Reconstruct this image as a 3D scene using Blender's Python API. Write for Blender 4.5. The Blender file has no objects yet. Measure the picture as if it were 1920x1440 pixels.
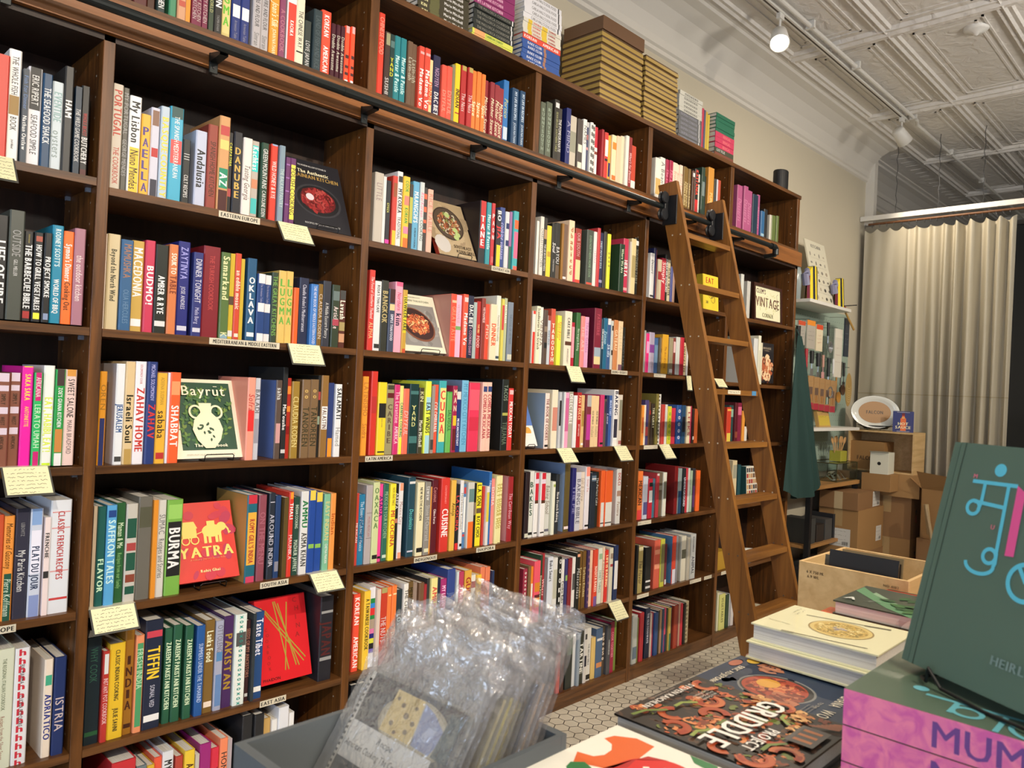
import bpy, math, random
from mathutils import Vector, Matrix
random.seed(7)
R = math.radians
S = bpy.context.scene
col = S.collection
# ------------------------------------------------------------------ camera
cd = bpy.data.cameras.new('camera')
cam = bpy.data.objects.new('camera', cd); col.objects.link(cam)
YAW, PIT, ROL = R(43.975), R(.298), R(2.585)
cy, sy, cp, sp = math.cos(YAW), math.sin(YAW), math.cos(PIT), math.sin(PIT)
fw = Vector((cy*cp, sy*cp, sp)); r0 = Vector((sy, -cy, 0)); u0 = r0.cross(fw)
rt = r0*math.cos(ROL) + u0*math.sin(ROL); up = -r0*math.sin(ROL) + u0*math.cos(ROL)
m = Matrix((rt, up, -fw)).transposed().to_4x4(); m.translation = Vector((0, -2.5, 1.6192))
cam.matrix_world = m
cd.sensor_width = 36; cd.sensor_fit = 'HORIZONTAL'; cd.lens = 36*1450/1920
cd.clip_start = .02; cd.clip_end = 60
cd.dof.use_dof = True; cd.dof.focus_distance = 3.1; cd.dof.aperture_fstop = 9
S.camera = cam
S.view_settings.view_transform = 'Standard'; S.view_settings.look = 'None'
S.view_settings.exposure = 0.0; S.view_settings.gamma = 1; S.view_settings.use_curve_mapping = False
# ------------------------------------------------------------------ light
wd = bpy.data.worlds.new('world'); S.world = wd; wd.use_nodes = True
wd.node_tree.nodes['Background'].inputs[0].default_value = (.55, .68, 1, 1)
wd.node_tree.nodes['Background'].inputs[1].default_value = .6
def alight(name, loc, target, size, sizey, power, color):
    l = bpy.data.lights.new(name, 'AREA'); l.shape = 'RECTANGLE'; l.size = size; l.size_y = sizey
    l.energy = power; l.color = color
    o = bpy.data.objects.new(name, l); col.objects.link(o); o.location = loc
    o.rotation_euler = (Vector(target)-Vector(loc)).to_track_quat('-Z', 'Y').to_euler(); return o
def spot(name, loc, target, power, color, ang=70, blend=.6, rad=.04):
    l = bpy.data.lights.new(name, 'SPOT'); l.energy = power; l.color = color
    l.spot_size = R(ang); l.spot_blend = blend; l.shadow_soft_size = rad
    o = bpy.data.objects.new(name, l); col.objects.link(o); o.location = loc
    o.rotation_euler = (Vector(target)-Vector(loc)).to_track_quat('-Z', 'Y').to_euler(); return o
WARM = (1, .86, .68)
# shop front windows (behind the camera, at the left end of the room): evening daylight
alight('window_daylight', (-3.35, -3.0, 1.7), (2, -1.2, 1.0), 3.6, 2.4, 125, (.66, .80, 1))
# the second lighting track on the far side of the shop: warm heads aimed at the book wall
for i, x in enumerate((-.6, .9, 2.4, 3.9, 5.4)):
    spot('track_light', (x-.3, -4.3, 3.85), (x+.5, 0, 1.75), 350, WARM, 62, .8, .03)
spot('track_light', (.2, -4.3, 3.85), (1.35, -2.0, 1.15), 150, WARM, 40, .8, .03)
# added unseen fill: overhead for the room, upward to brighten the pressed tin
for x, y in ((1.6, -3.2), (5.4, -3.4)):
    alight('overhead_fill', (x, y, 3.9), (x, y, 0),   .4, .4, 14, WARM)
for x, y, w in ((1.2, -3.9, 32), (4.6, -3.4, 38), (7.0, -4.0, 28)):
    alight('ceiling_fill', (x, y, 3.1), (x+.4, y+1.4, 4.1), .5, .3, w, (1, .93, .84))
# ------------------------------------------------------------------ materials
def lin(c): return c/12.92 if c <= .04045 else ((c+.055)/1.055)**2.4
def rgb(h):
    h = h.lstrip('#')
    if len(h) == 3: h = ''.join(a+a for a in h)
    return tuple(lin(int(h[i:i+2], 16)/255) for i in (0, 2, 4)) + (1,)
MC = {}
def M(h, rough=.42, metal=0, name=None, spec=.5, alpha=1, trans=0, coat=0):
    k = (h, rough, metal, name, trans)
    if k in MC: return MC[k]
    m = bpy.data.materials.new(name or ('paint_'+h)); m.use_nodes = True
    b = m.node_tree.nodes['Principled BSDF']
    b.inputs['Base Color'].default_value = rgb(h); b.inputs['Roughness'].default_value = rough
    b.inputs['Metallic'].default_value = metal; b.inputs['Specular IOR Level'].default_value = spec
    b.inputs['Transmission Weight'].default_value = trans; b.inputs['Coat Weight'].default_value = coat
    MC[k] = m; return m
def nodes(name):
    m = bpy.data.materials.new(name); m.use_nodes = True; nt = m.node_tree
    return m, nt, nt.nodes['Principled BSDF']
def wood(name, c1, c2, axis, rough=.38, sc=1.0, dark=None):
    m, nt, b = nodes(name); N = nt.nodes; L = nt.links
    g = N.new('ShaderNodeNewGeometry'); mp = N.new('ShaderNodeMapping')
    s = [26*sc]*3; s[axis] = 1.6*sc; mp.inputs['Scale'].default_value = s
    L.new(g.outputs['Position'], mp.inputs['Vector'])
    n = N.new('ShaderNodeTexNoise'); n.inputs['Scale'].default_value = 1.5; n.inputs['Detail'].default_value = 6; n.inputs['Distortion'].default_value = .6
    n2 = N.new('ShaderNodeTexNoise'); n2.inputs['Scale'].default_value = 6; n2.inputs['Detail'].default_value = 3
    L.new(mp.outputs[0], n.inputs['Vector']); L.new(mp.outputs[0], n2.inputs['Vector'])
    ad = N.new('ShaderNodeMath'); ad.operation = 'MULTIPLY_ADD'; ad.inputs[1].default_value = .35
    L.new(n2.outputs['Fac'], ad.inputs[0]); L.new(n.outputs['Fac'], ad.inputs[2])
    cr = N.new('ShaderNodeValToRGB'); e = cr.color_ramp.elements
    e[0].position = .45; e[0].color = rgb(c1); e[1].position = .85; e[1].color = rgb(c2)
    L.new(ad.outputs[0], cr.inputs[0]); L.new(cr.outputs[0], b.inputs['Base Color'])
    b.inputs['Roughness'].default_value = rough
    bp = N.new('ShaderNodeBump'); bp.inputs['Strength'].default_value = .12; bp.inputs['Distance'].default_value = .002
    L.new(n2.outputs['Fac'], bp.inputs['Height']); L.new(bp.outputs[0], b.inputs['Normal'])
    return m
W_UP = wood('walnut_upright', '42270f', '74481f', 2)
W_SH = wood('walnut_shelf', '3e2510', '6c4522', 0)
W_SHD = wood('walnut_shaded', '1a0d07', '2c180e', 2, .5)  # walnut darkened to put the shade of the recesses into its colour
W_FA = wood('oiled_fascia', '6c401c', '925c2e', 0, .35, .7)
W_LD = wood('ladder_wood', '68421f', '94642f', 2, .35, .6)
W_LR = wood('rung_wood', '6a4422', '96662f', 0, .35, .6)
W_PI = wood('pine_crate', 'c4a06c', 'dcbc88', 0, .6, .5)
W_OAK = wood('table_oak', '8a6238', 'b0834e', 0, .5, .5)
def pages_mat():
    m, nt, b = nodes('page_paper'); N = nt.nodes; L = nt.links
    tc = N.new('ShaderNodeTexCoord'); mp = N.new('ShaderNodeMapping'); mp.inputs['Scale'].default_value = (1600, 3, 1600)
    L.new(tc.outputs['Object'], mp.inputs[0]); n = N.new('ShaderNodeTexNoise'); n.inputs['Scale'].default_value = 1; n.inputs['Detail'].default_value = 0
    L.new(mp.outputs[0], n.inputs['Vector']); cr = N.new('ShaderNodeValToRGB'); e = cr.color_ramp.elements
    e[0].position = .3; e[0].color = rgb('c6c2ba'); e[1].position = .7; e[1].color = rgb('e6e3dc')
    L.new(n.outputs['Fac'], cr.inputs[0]); L.new(cr.outputs[0], b.inputs['Base Color']); b.inputs['Roughness'].default_value = .8
    return m
PAGE = pages_mat()
BLACK = M('15161a', .45, 0, 'black_metal'); WIRE = M('101010', .35, .2, 'black_wire')
# ------------------------------------------------------------------ glyphs
GC = {}
def glyph(ch, bold):
    k = ch
    if k in GC: return GC[k]
    c = bpy.data.curves.new('g', 'FONT'); c.body = ch; c.size = 1; c.resolution_u = 2; c.fill_mode = 'FRONT'
    c.offset = 0
    o = bpy.data.objects.new('g', c); col.objects.link(o)
    dg = bpy.context.evaluated_depsgraph_get(); dg.update()
    me = o.evaluated_get(dg).to_mesh()
    v = [(p.co.x, p.co.y) for p in me.vertices]; f = [tuple(p.vertices) for p in me.polygons]
    o.evaluated_get(dg).to_mesh_clear(); bpy.data.objects.remove(o); bpy.data.curves.remove(c)
    if not v: GC[k] = ([], [], .3); return GC[k]
    x0 = min(a[0] for a in v); x1 = max(a[0] for a in v)
    GC[k] = ([(a-x0, b) for a, b in v], f, x1-x0); return GC[k]
CAP = max(b for a, b in glyph('H', False)[0])
def layout(s, bold=False, italic=False):
    """text as 2-D mesh, baseline along +x, cap height 1"""
    V, F, x = [], [], 0
    for ch in s:
        if ch == ' ': x += .42; continue
        v, f, w = glyph(ch, bold); n = len(V)
        n = len(V); V += [((a/CAP) + x + (b/CAP*.22 if italic else 0), b/CAP) for a, b in v]
        F += [tuple(i+n for i in q) for q in f]
        x += w/CAP + (.27 if bold else .2)
    return V, F, max(x-.2, .01)
# ------------------------------------------------------------------ mesh builder
class MB:
    def __init__(s): s.V, s.F, s.I, s.mats = [], [], [], []
    def mi(s, m):
        if m not in s.mats: s.mats.append(m)
        return s.mats.index(m)
    def add(s, V, F, m):
        n = len(s.V); k = s.mi(m); s.V += [tuple(v) for v in V]
        s.F += [tuple(i+n for i in f) for f in F]; s.I += [k]*len(F); return s
    def box(s, a, b, m, c=0):
        x0, y0, z0 = a; x1, y1, z1 = b
        if c > 0:
            P = [(x0+c, y0), (x1-c, y0), (x1, y0+c), (x1, y1-c), (x1-c, y1), (x0+c, y1), (x0, y1-c), (x0, y0+c)]
            return s.prism(P, z0, z1, m)
        V = [(x, y, z) for z in (z0, z1) for y in (y0, y1) for x in (x0, x1)]
        return s.add(V, [(0, 2, 3, 1), (4, 5, 7, 6), (0, 1, 5, 4), (2, 6, 7, 3), (0, 4, 6, 2), (1, 3, 7, 5)], m)
    def prism(s, P, z0, z1, m, caps=True):
        n = len(P); V = [(x, y, z0) for x, y in P] + [(x, y, z1) for x, y in P]
        F = [(i, (i+1) % n, n+(i+1) % n, n+i) for i in range(n)]
        if caps: F += [tuple(range(n))[::-1], tuple(range(n, 2*n))]
        return s.add(V, F, m)
    def tube(s, pts, r, m, n=8, closed=False):
        pts = [Vector(p) for p in pts]; V, F = [], []; k = len(pts)
        for i, p in enumerate(pts):
            a = pts[(i-1) % k] if closed or i else p; b = pts[(i+1) % k] if closed or i < k-1 else p
            t = (b-a).normalized(); rr = r[i] if isinstance(r, (list, tuple)) else r
            h = Vector((0, 0, 1)) if abs(t.z) < .95 else Vector((1, 0, 0))
            u = t.cross(h).normalized(); w = t.cross(u)
            V += [tuple(p + (u*math.cos(2*math.pi*j/n) + w*math.sin(2*math.pi*j/n))*rr) for j in range(n)]
        for i in range(k if closed else k-1):
            q = (i+1) % k
            F += [(i*n+j, i*n+(j+1) % n, q*n+(j+1) % n, q*n+j) for j in range(n)]
        if not closed: F += [tuple(range(n))[::-1], tuple(range((k-1)*n, k*n))]
        return s.add(V, F, m)
    def lathe(s, prof, m, n=24, sx=1, sy=1, ax='z'):
        V, F = [], []; k = len(prof)
        for r_, h in prof:
            for j in range(n):
                a = 2*math.pi*j/n; x, y = r_*math.cos(a)*sx, r_*math.sin(a)*sy
                V.append((x, y, h) if ax == 'z' else ((x, h, y) if ax == 'y' else (h, x, y)))
        for i in range(k-1): F += [(i*n+j, i*n+(j+1) % n, (i+1)*n+(j+1) % n, (i+1)*n+j) for j in range(n)]
        return s.add(V, F, m)
    def grid(s, fn, nu, nv, m):
        V = [fn(i/nu, j/nv) for j in range(nv+1) for i in range(nu+1)]
        F = [(j*(nu+1)+i, j*(nu+1)+i+1, (j+1)*(nu+1)+i+1, (j+1)*(nu+1)+i) for j in range(nv) for i in range(nu)]
        return s.add(V, F, m)
    def xf(s, mat):
        s.V = [tuple(mat @ Vector(v)) for v in s.V]; return s
    def build(s, name, parent=None, loc=None, rot=None, smooth=False):
        me = bpy.data.meshes.new(name); me.from_pydata(s.V, [], s.F)
        for m in s.mats: me.materials.append(m)
        me.polygons.foreach_set('material_index', s.I)
        if smooth: me.polygons.foreach_set('use_smooth', [True]*len(s.F))
        me.update(); o = bpy.data.objects.new(name, me); col.objects.link(o)
        if parent: o.parent = parent
        if loc: o.location = loc
        if rot: o.rotation_euler = rot
        return o
class Plane:
    """flat printing on a surface: origin o, axes u (right) and v (up), outward normal n"""
    def __init__(s, mb, o, u, v, n, e=.0003):
        s.mb, s.o, s.u, s.v, s.n, s.e, s.k = mb, Vector(o), Vector(u), Vector(v), Vector(n), e, 1; s.dk = .16
    def at(s, a, b): return tuple(s.o + s.u*a + s.v*b + s.n*(s.e*s.k))
    def poly(s, P, c, f=None):
        s.mb.add([s.at(a, b) for a, b in P], f or [tuple(range(len(P)))], c if not isinstance(c, str) else M(c)); s.k += s.dk
    def rect(s, a0, b0, a1, b1, c): s.poly([(a0, b0), (a1, b0), (a1, b1), (a0, b1)], c)
    def disc(s, a, b, ra, rb, c, n=28, rot=0):
        s.poly([(a+ra*math.cos(t)*math.cos(rot)-rb*math.sin(t)*math.sin(rot), b+ra*math.cos(t)*math.sin(rot)+rb*math.sin(t)*math.cos(rot)) for t in [2*math.pi*i/n for i in range(n)]], c)
    def ring(s, a, b, ra, rb, w, c, n=32, t0=0, t1=2*math.pi):
        s.line([(a+ra*math.cos(t0+(t1-t0)*i/n), b+rb*math.sin(t0+(t1-t0)*i/n)) for i in range(n+1)], w, c)
    def line(s, P, w, c):
        V, F = [], []
        for i, p in enumerate(P):
            a = P[max(i-1, 0)]; b = P[min(i+1, len(P)-1)]; dx, dy = b[0]-a[0], b[1]-a[1]; l = math.hypot(dx, dy) or 1
            V += [(p[0]-dy/l*w/2, p[1]+dx/l*w/2), (p[0]+dy/l*w/2, p[1]-dx/l*w/2)]
        F = [(2*i, 2*i+1, 2*i+3, 2*i+2) for i in range(len(P)-1)]; s.poly(V, c, F)
    def text(s, t, a, b, h, c, w=None, rot=0, bold=False, italic=False, align='c'):
        V, F, W = layout(t, bold, italic); sx = h
        if w and W*h > w: sx = w/W
        if w and W*h < w*.6: sx = min(w/W, h*1.35)
        x0 = {'c': -W*sx/2, 'l': 0, 'r': -W*sx}[align]; cr, sr = math.cos(rot), math.sin(rot)
        for dx in ((-.06, 0, .06) if bold else (-.018, .018)):      # overprinted to get the stroke weight
            P = []
            for x, y in V:
                X, Y = x0+(x+dx)*sx, (y-.5)*h; P.append((a+X*cr-Y*sr, b+X*sr+Y*cr))
            if P: s.poly(P, c, F)
    def blobs(s, a, b, ra, rb, n, cols, size, seed=1):
        rn = random.Random(seed); s.dk = .3/n
        for i in range(n):
            t = rn.random()*6.283; q = math.sqrt(rn.random())*.9; x, y = a+ra*q*math.cos(t), b+rb*q*math.sin(t)
            l = size*(.5+rn.random()); th = rn.random()*6.28; w = l*(.25+.3*rn.random()); bend = rn.uniform(-.6, .6)*l
            P = [(x+math.cos(th)*k*l-math.sin(th)*bend*(1-4*k*k), y+math.sin(th)*k*l+math.cos(th)*bend*(1-4*k*k)) for k in (-.5, -.25, 0, .25, .5)]
            s.line(P, w, rn.choice(cols))
        s.dk = .16
def empty(name, loc=(0, 0, 0), rot=(0, 0, 0), label=None, cat=None, group=None):
    o = bpy.data.objects.new(name, None); col.objects.link(o); o.location = loc; o.rotation_euler = rot; o.empty_display_size = .05
    return tag(o, label, cat, group)
def tag(o, label=None, cat=None, group=None, kind=None):
    if label: o['label'] = label
    if cat: o['category'] = cat
    if group: o['group'] = group
    if kind: o['kind'] = kind
    return o
def struct(o): o['kind'] = 'structure'; return o
# ------------------------------------------------------------------ books
PAL = {'red': 'd23a32', 'dark red': '8a2228', 'maroon': '541c28', 'orange': 'ea7c38', 'coral': 'ee7c68', 'salmon': 'e8a48c', 'peach': 'f0d0b0', 'yellow': 'ecd034',
       'mustard': 'c89c38', 'lime': 'd4e048', 'olive': '64603a', 'green': '5a9a50', 'dark green': '26503a', 'teal': '2e8a96', 'sky blue': '70b4dc', 'blue': '3468b0', 'navy': '263058',
       'indigo': '2c2878', 'purple': '5c3068', 'mauve': 'a8809c', 'pink': 'e88cb4', 'hot pink': 'dc3478', 'black': '222428', 'charcoal': '3c3c3c', 'grey': '8c8c8c', 'pale grey': 'c4c4c8',
       'white': 'e8e8e8', 'cream': 'e8e0c0', 'beige': 'ccc0a0', 'tan': 'c09458', 'brown': '7a5434', 'dark brown': '44302a', 'pale blue': 'a8bcd0', 'slate': '54646c'}
def cname(h):
    c = rgb(h)
    def d(k):
        q = rgb(PAL[k]); return sum((a**.45-b**.45)**2 for a, b in zip(c[:3], q[:3]))
    return min(PAL, key=d)
ORD = ['first', 'second', 'third', 'fourth', 'fifth', 'sixth', 'seventh', 'eighth', 'ninth', 'tenth', 'eleventh', 'twelfth', 'thirteenth', 'fourteenth', 'fifteenth', 'sixteenth', 'seventeenth',
       'eighteenth', 'nineteenth', 'twentieth'] + ['twenty-'+a for a in ('first', 'second', 'third', 'fourth', 'fifth', 'sixth', 'seventh', 'eighth', 'ninth')] + ['thirtieth', 'thirty-first', 'thirty-second', 'thirty-third', 'thirty-fourth']
def book(name, loc, w, h, d, hexc, opts, label=None, cat='book', group=None, rot=(0, 0, 0), hard=None, into=None):
    """upright book: spine faces -y at y=0, x in 0..w, z in 0..h"""
    mb = MB(); cv = M(hexc, .38)
    if into is None: root = empty(name, loc, rot, label, cat, group)
    if hard is None: hard = w > .018
    t = .0026 if hard else .0009; t = min(t, w*.2); c = min(.0035, w*.22) if hard else .0004
    P = [(c, 0), (w-c, 0), (w, c), (w, d), (w-t, d), (w-t, t+c), (t, t+c), (t, d), (0, d), (0, c)]
    mb.prism(P, 0, h, cv)
    pl = Plane(mb, (w/2, 0, 0), (1, 0, 0), (0, 0, 1), (0, -1, 0)); iw = w-2*c if hard else w-.0008
    for op in opts:
        if not op: continue
        if op[0] == '!':   # differently coloured back cover
            mb.add([(-.0003, c+.001, .001), (-.0003, d, .001), (-.0003, d, h-.001), (-.0003, c+.001, h-.001)], [(0, 1, 2, 3)], M(op[1:], .38)); continue
        q = op.split('~')
        if op[0] == '#':
            a, b = float(q[1]), float(q[2]); pl.rect(-iw/2, h*(1-b), iw/2, h*(1-a), q[0][1:])
        else:
            s, cc, a, b = q[0], q[1], float(q[2]), float(q[3]); bold = s[0] == '*'; ital = s[0] == '/'; st = s[0] == '^'
            if s[0] in '*/^': s = s[1:]
            L = (b-a)*h
            if st:
                n = len(s); cell = L/n
                for i, ch in enumerate(s):
                    pl.text(ch, 0, h*(1-a)-cell*(i+.5), min(cell*.78, w*.95), cc, w=w*.62, bold=w > .02)
                    pl.k -= pl.dk*(3 if w > .02 else 2)
            else:
                V, F, W = layout(s, bold, ital); ch_ = min(w*.70, L/W*1.7)
                pl.text(s, 0, h*(1-a)-L/2, ch_, cc, w=L, rot=-math.pi/2, bold=bold, italic=ital)
    g = .003 if hard else .0006
    if into is not None:
        mb.box((t+.0002, t+c+.0003, g), (w-t-.0002, d-g, h-g), PAGE); n = len(into.V); X, Y, Z_ = loc
        into.V += [(a+X, b+Y, q+Z_) for a, b, q in mb.V]; into.F += [tuple(i+n for i in f) for f in mb.F]
        mp = [into.mi(q) for q in mb.mats]; into.I += [mp[i] for i in mb.I]; return None
    mb.build('cover', root)
    MB().box((t+.0002, t+c+.0003, g), (w-t-.0002, d-g, h-g), PAGE).build('page_block', root)
    return root
SAFE = set('HAM,EVENTIDE,PORTUGAL,PAELLA,CARPATHIA,DANUBE,MACEDONIA,BUDMO!,AMBER & RYE,JERUSALEM,SHABBAT,OREN,BURMA,FLAVOR,SAFFRON TALES,THALI,PAKISTAN,INDIA,FRESH INDIA,TIFFIN,WHY COOK,ISTRIA,ADRIATICO,FRENCHIE,PLAT DU JOUR,SWEET SALONE,SAKA SAKA,AFRICANA,MAMUSHKA,SOUK TO,sababa,CARIBE,LATINISIMO,EAST WINDS,KIN,CUBA,COLOMBIANA,SALVISOUL,OAXACA,ASADA,MI COCINA,AREPA,CUISINE,LA COCINA,DOMA,TACOS,MEXICAN TODAY,BANGKOK,GYOZA,BAKES,BAKING,DELECTABLE,PAN Y DULCE,DOLCI,BAYOU,OUR SOUTH,Soul,TABOOSH,INDIAN,SUSHI,CULT RECIPES,Samarkand,MY KOREA,NEW NATIVE KITCHEN,OUTSIDE,PROJECT SMOKE,BALADI,CAKE BIBLE,AMRIKAN,GURSHA,LUGMA'.split(','))
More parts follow.
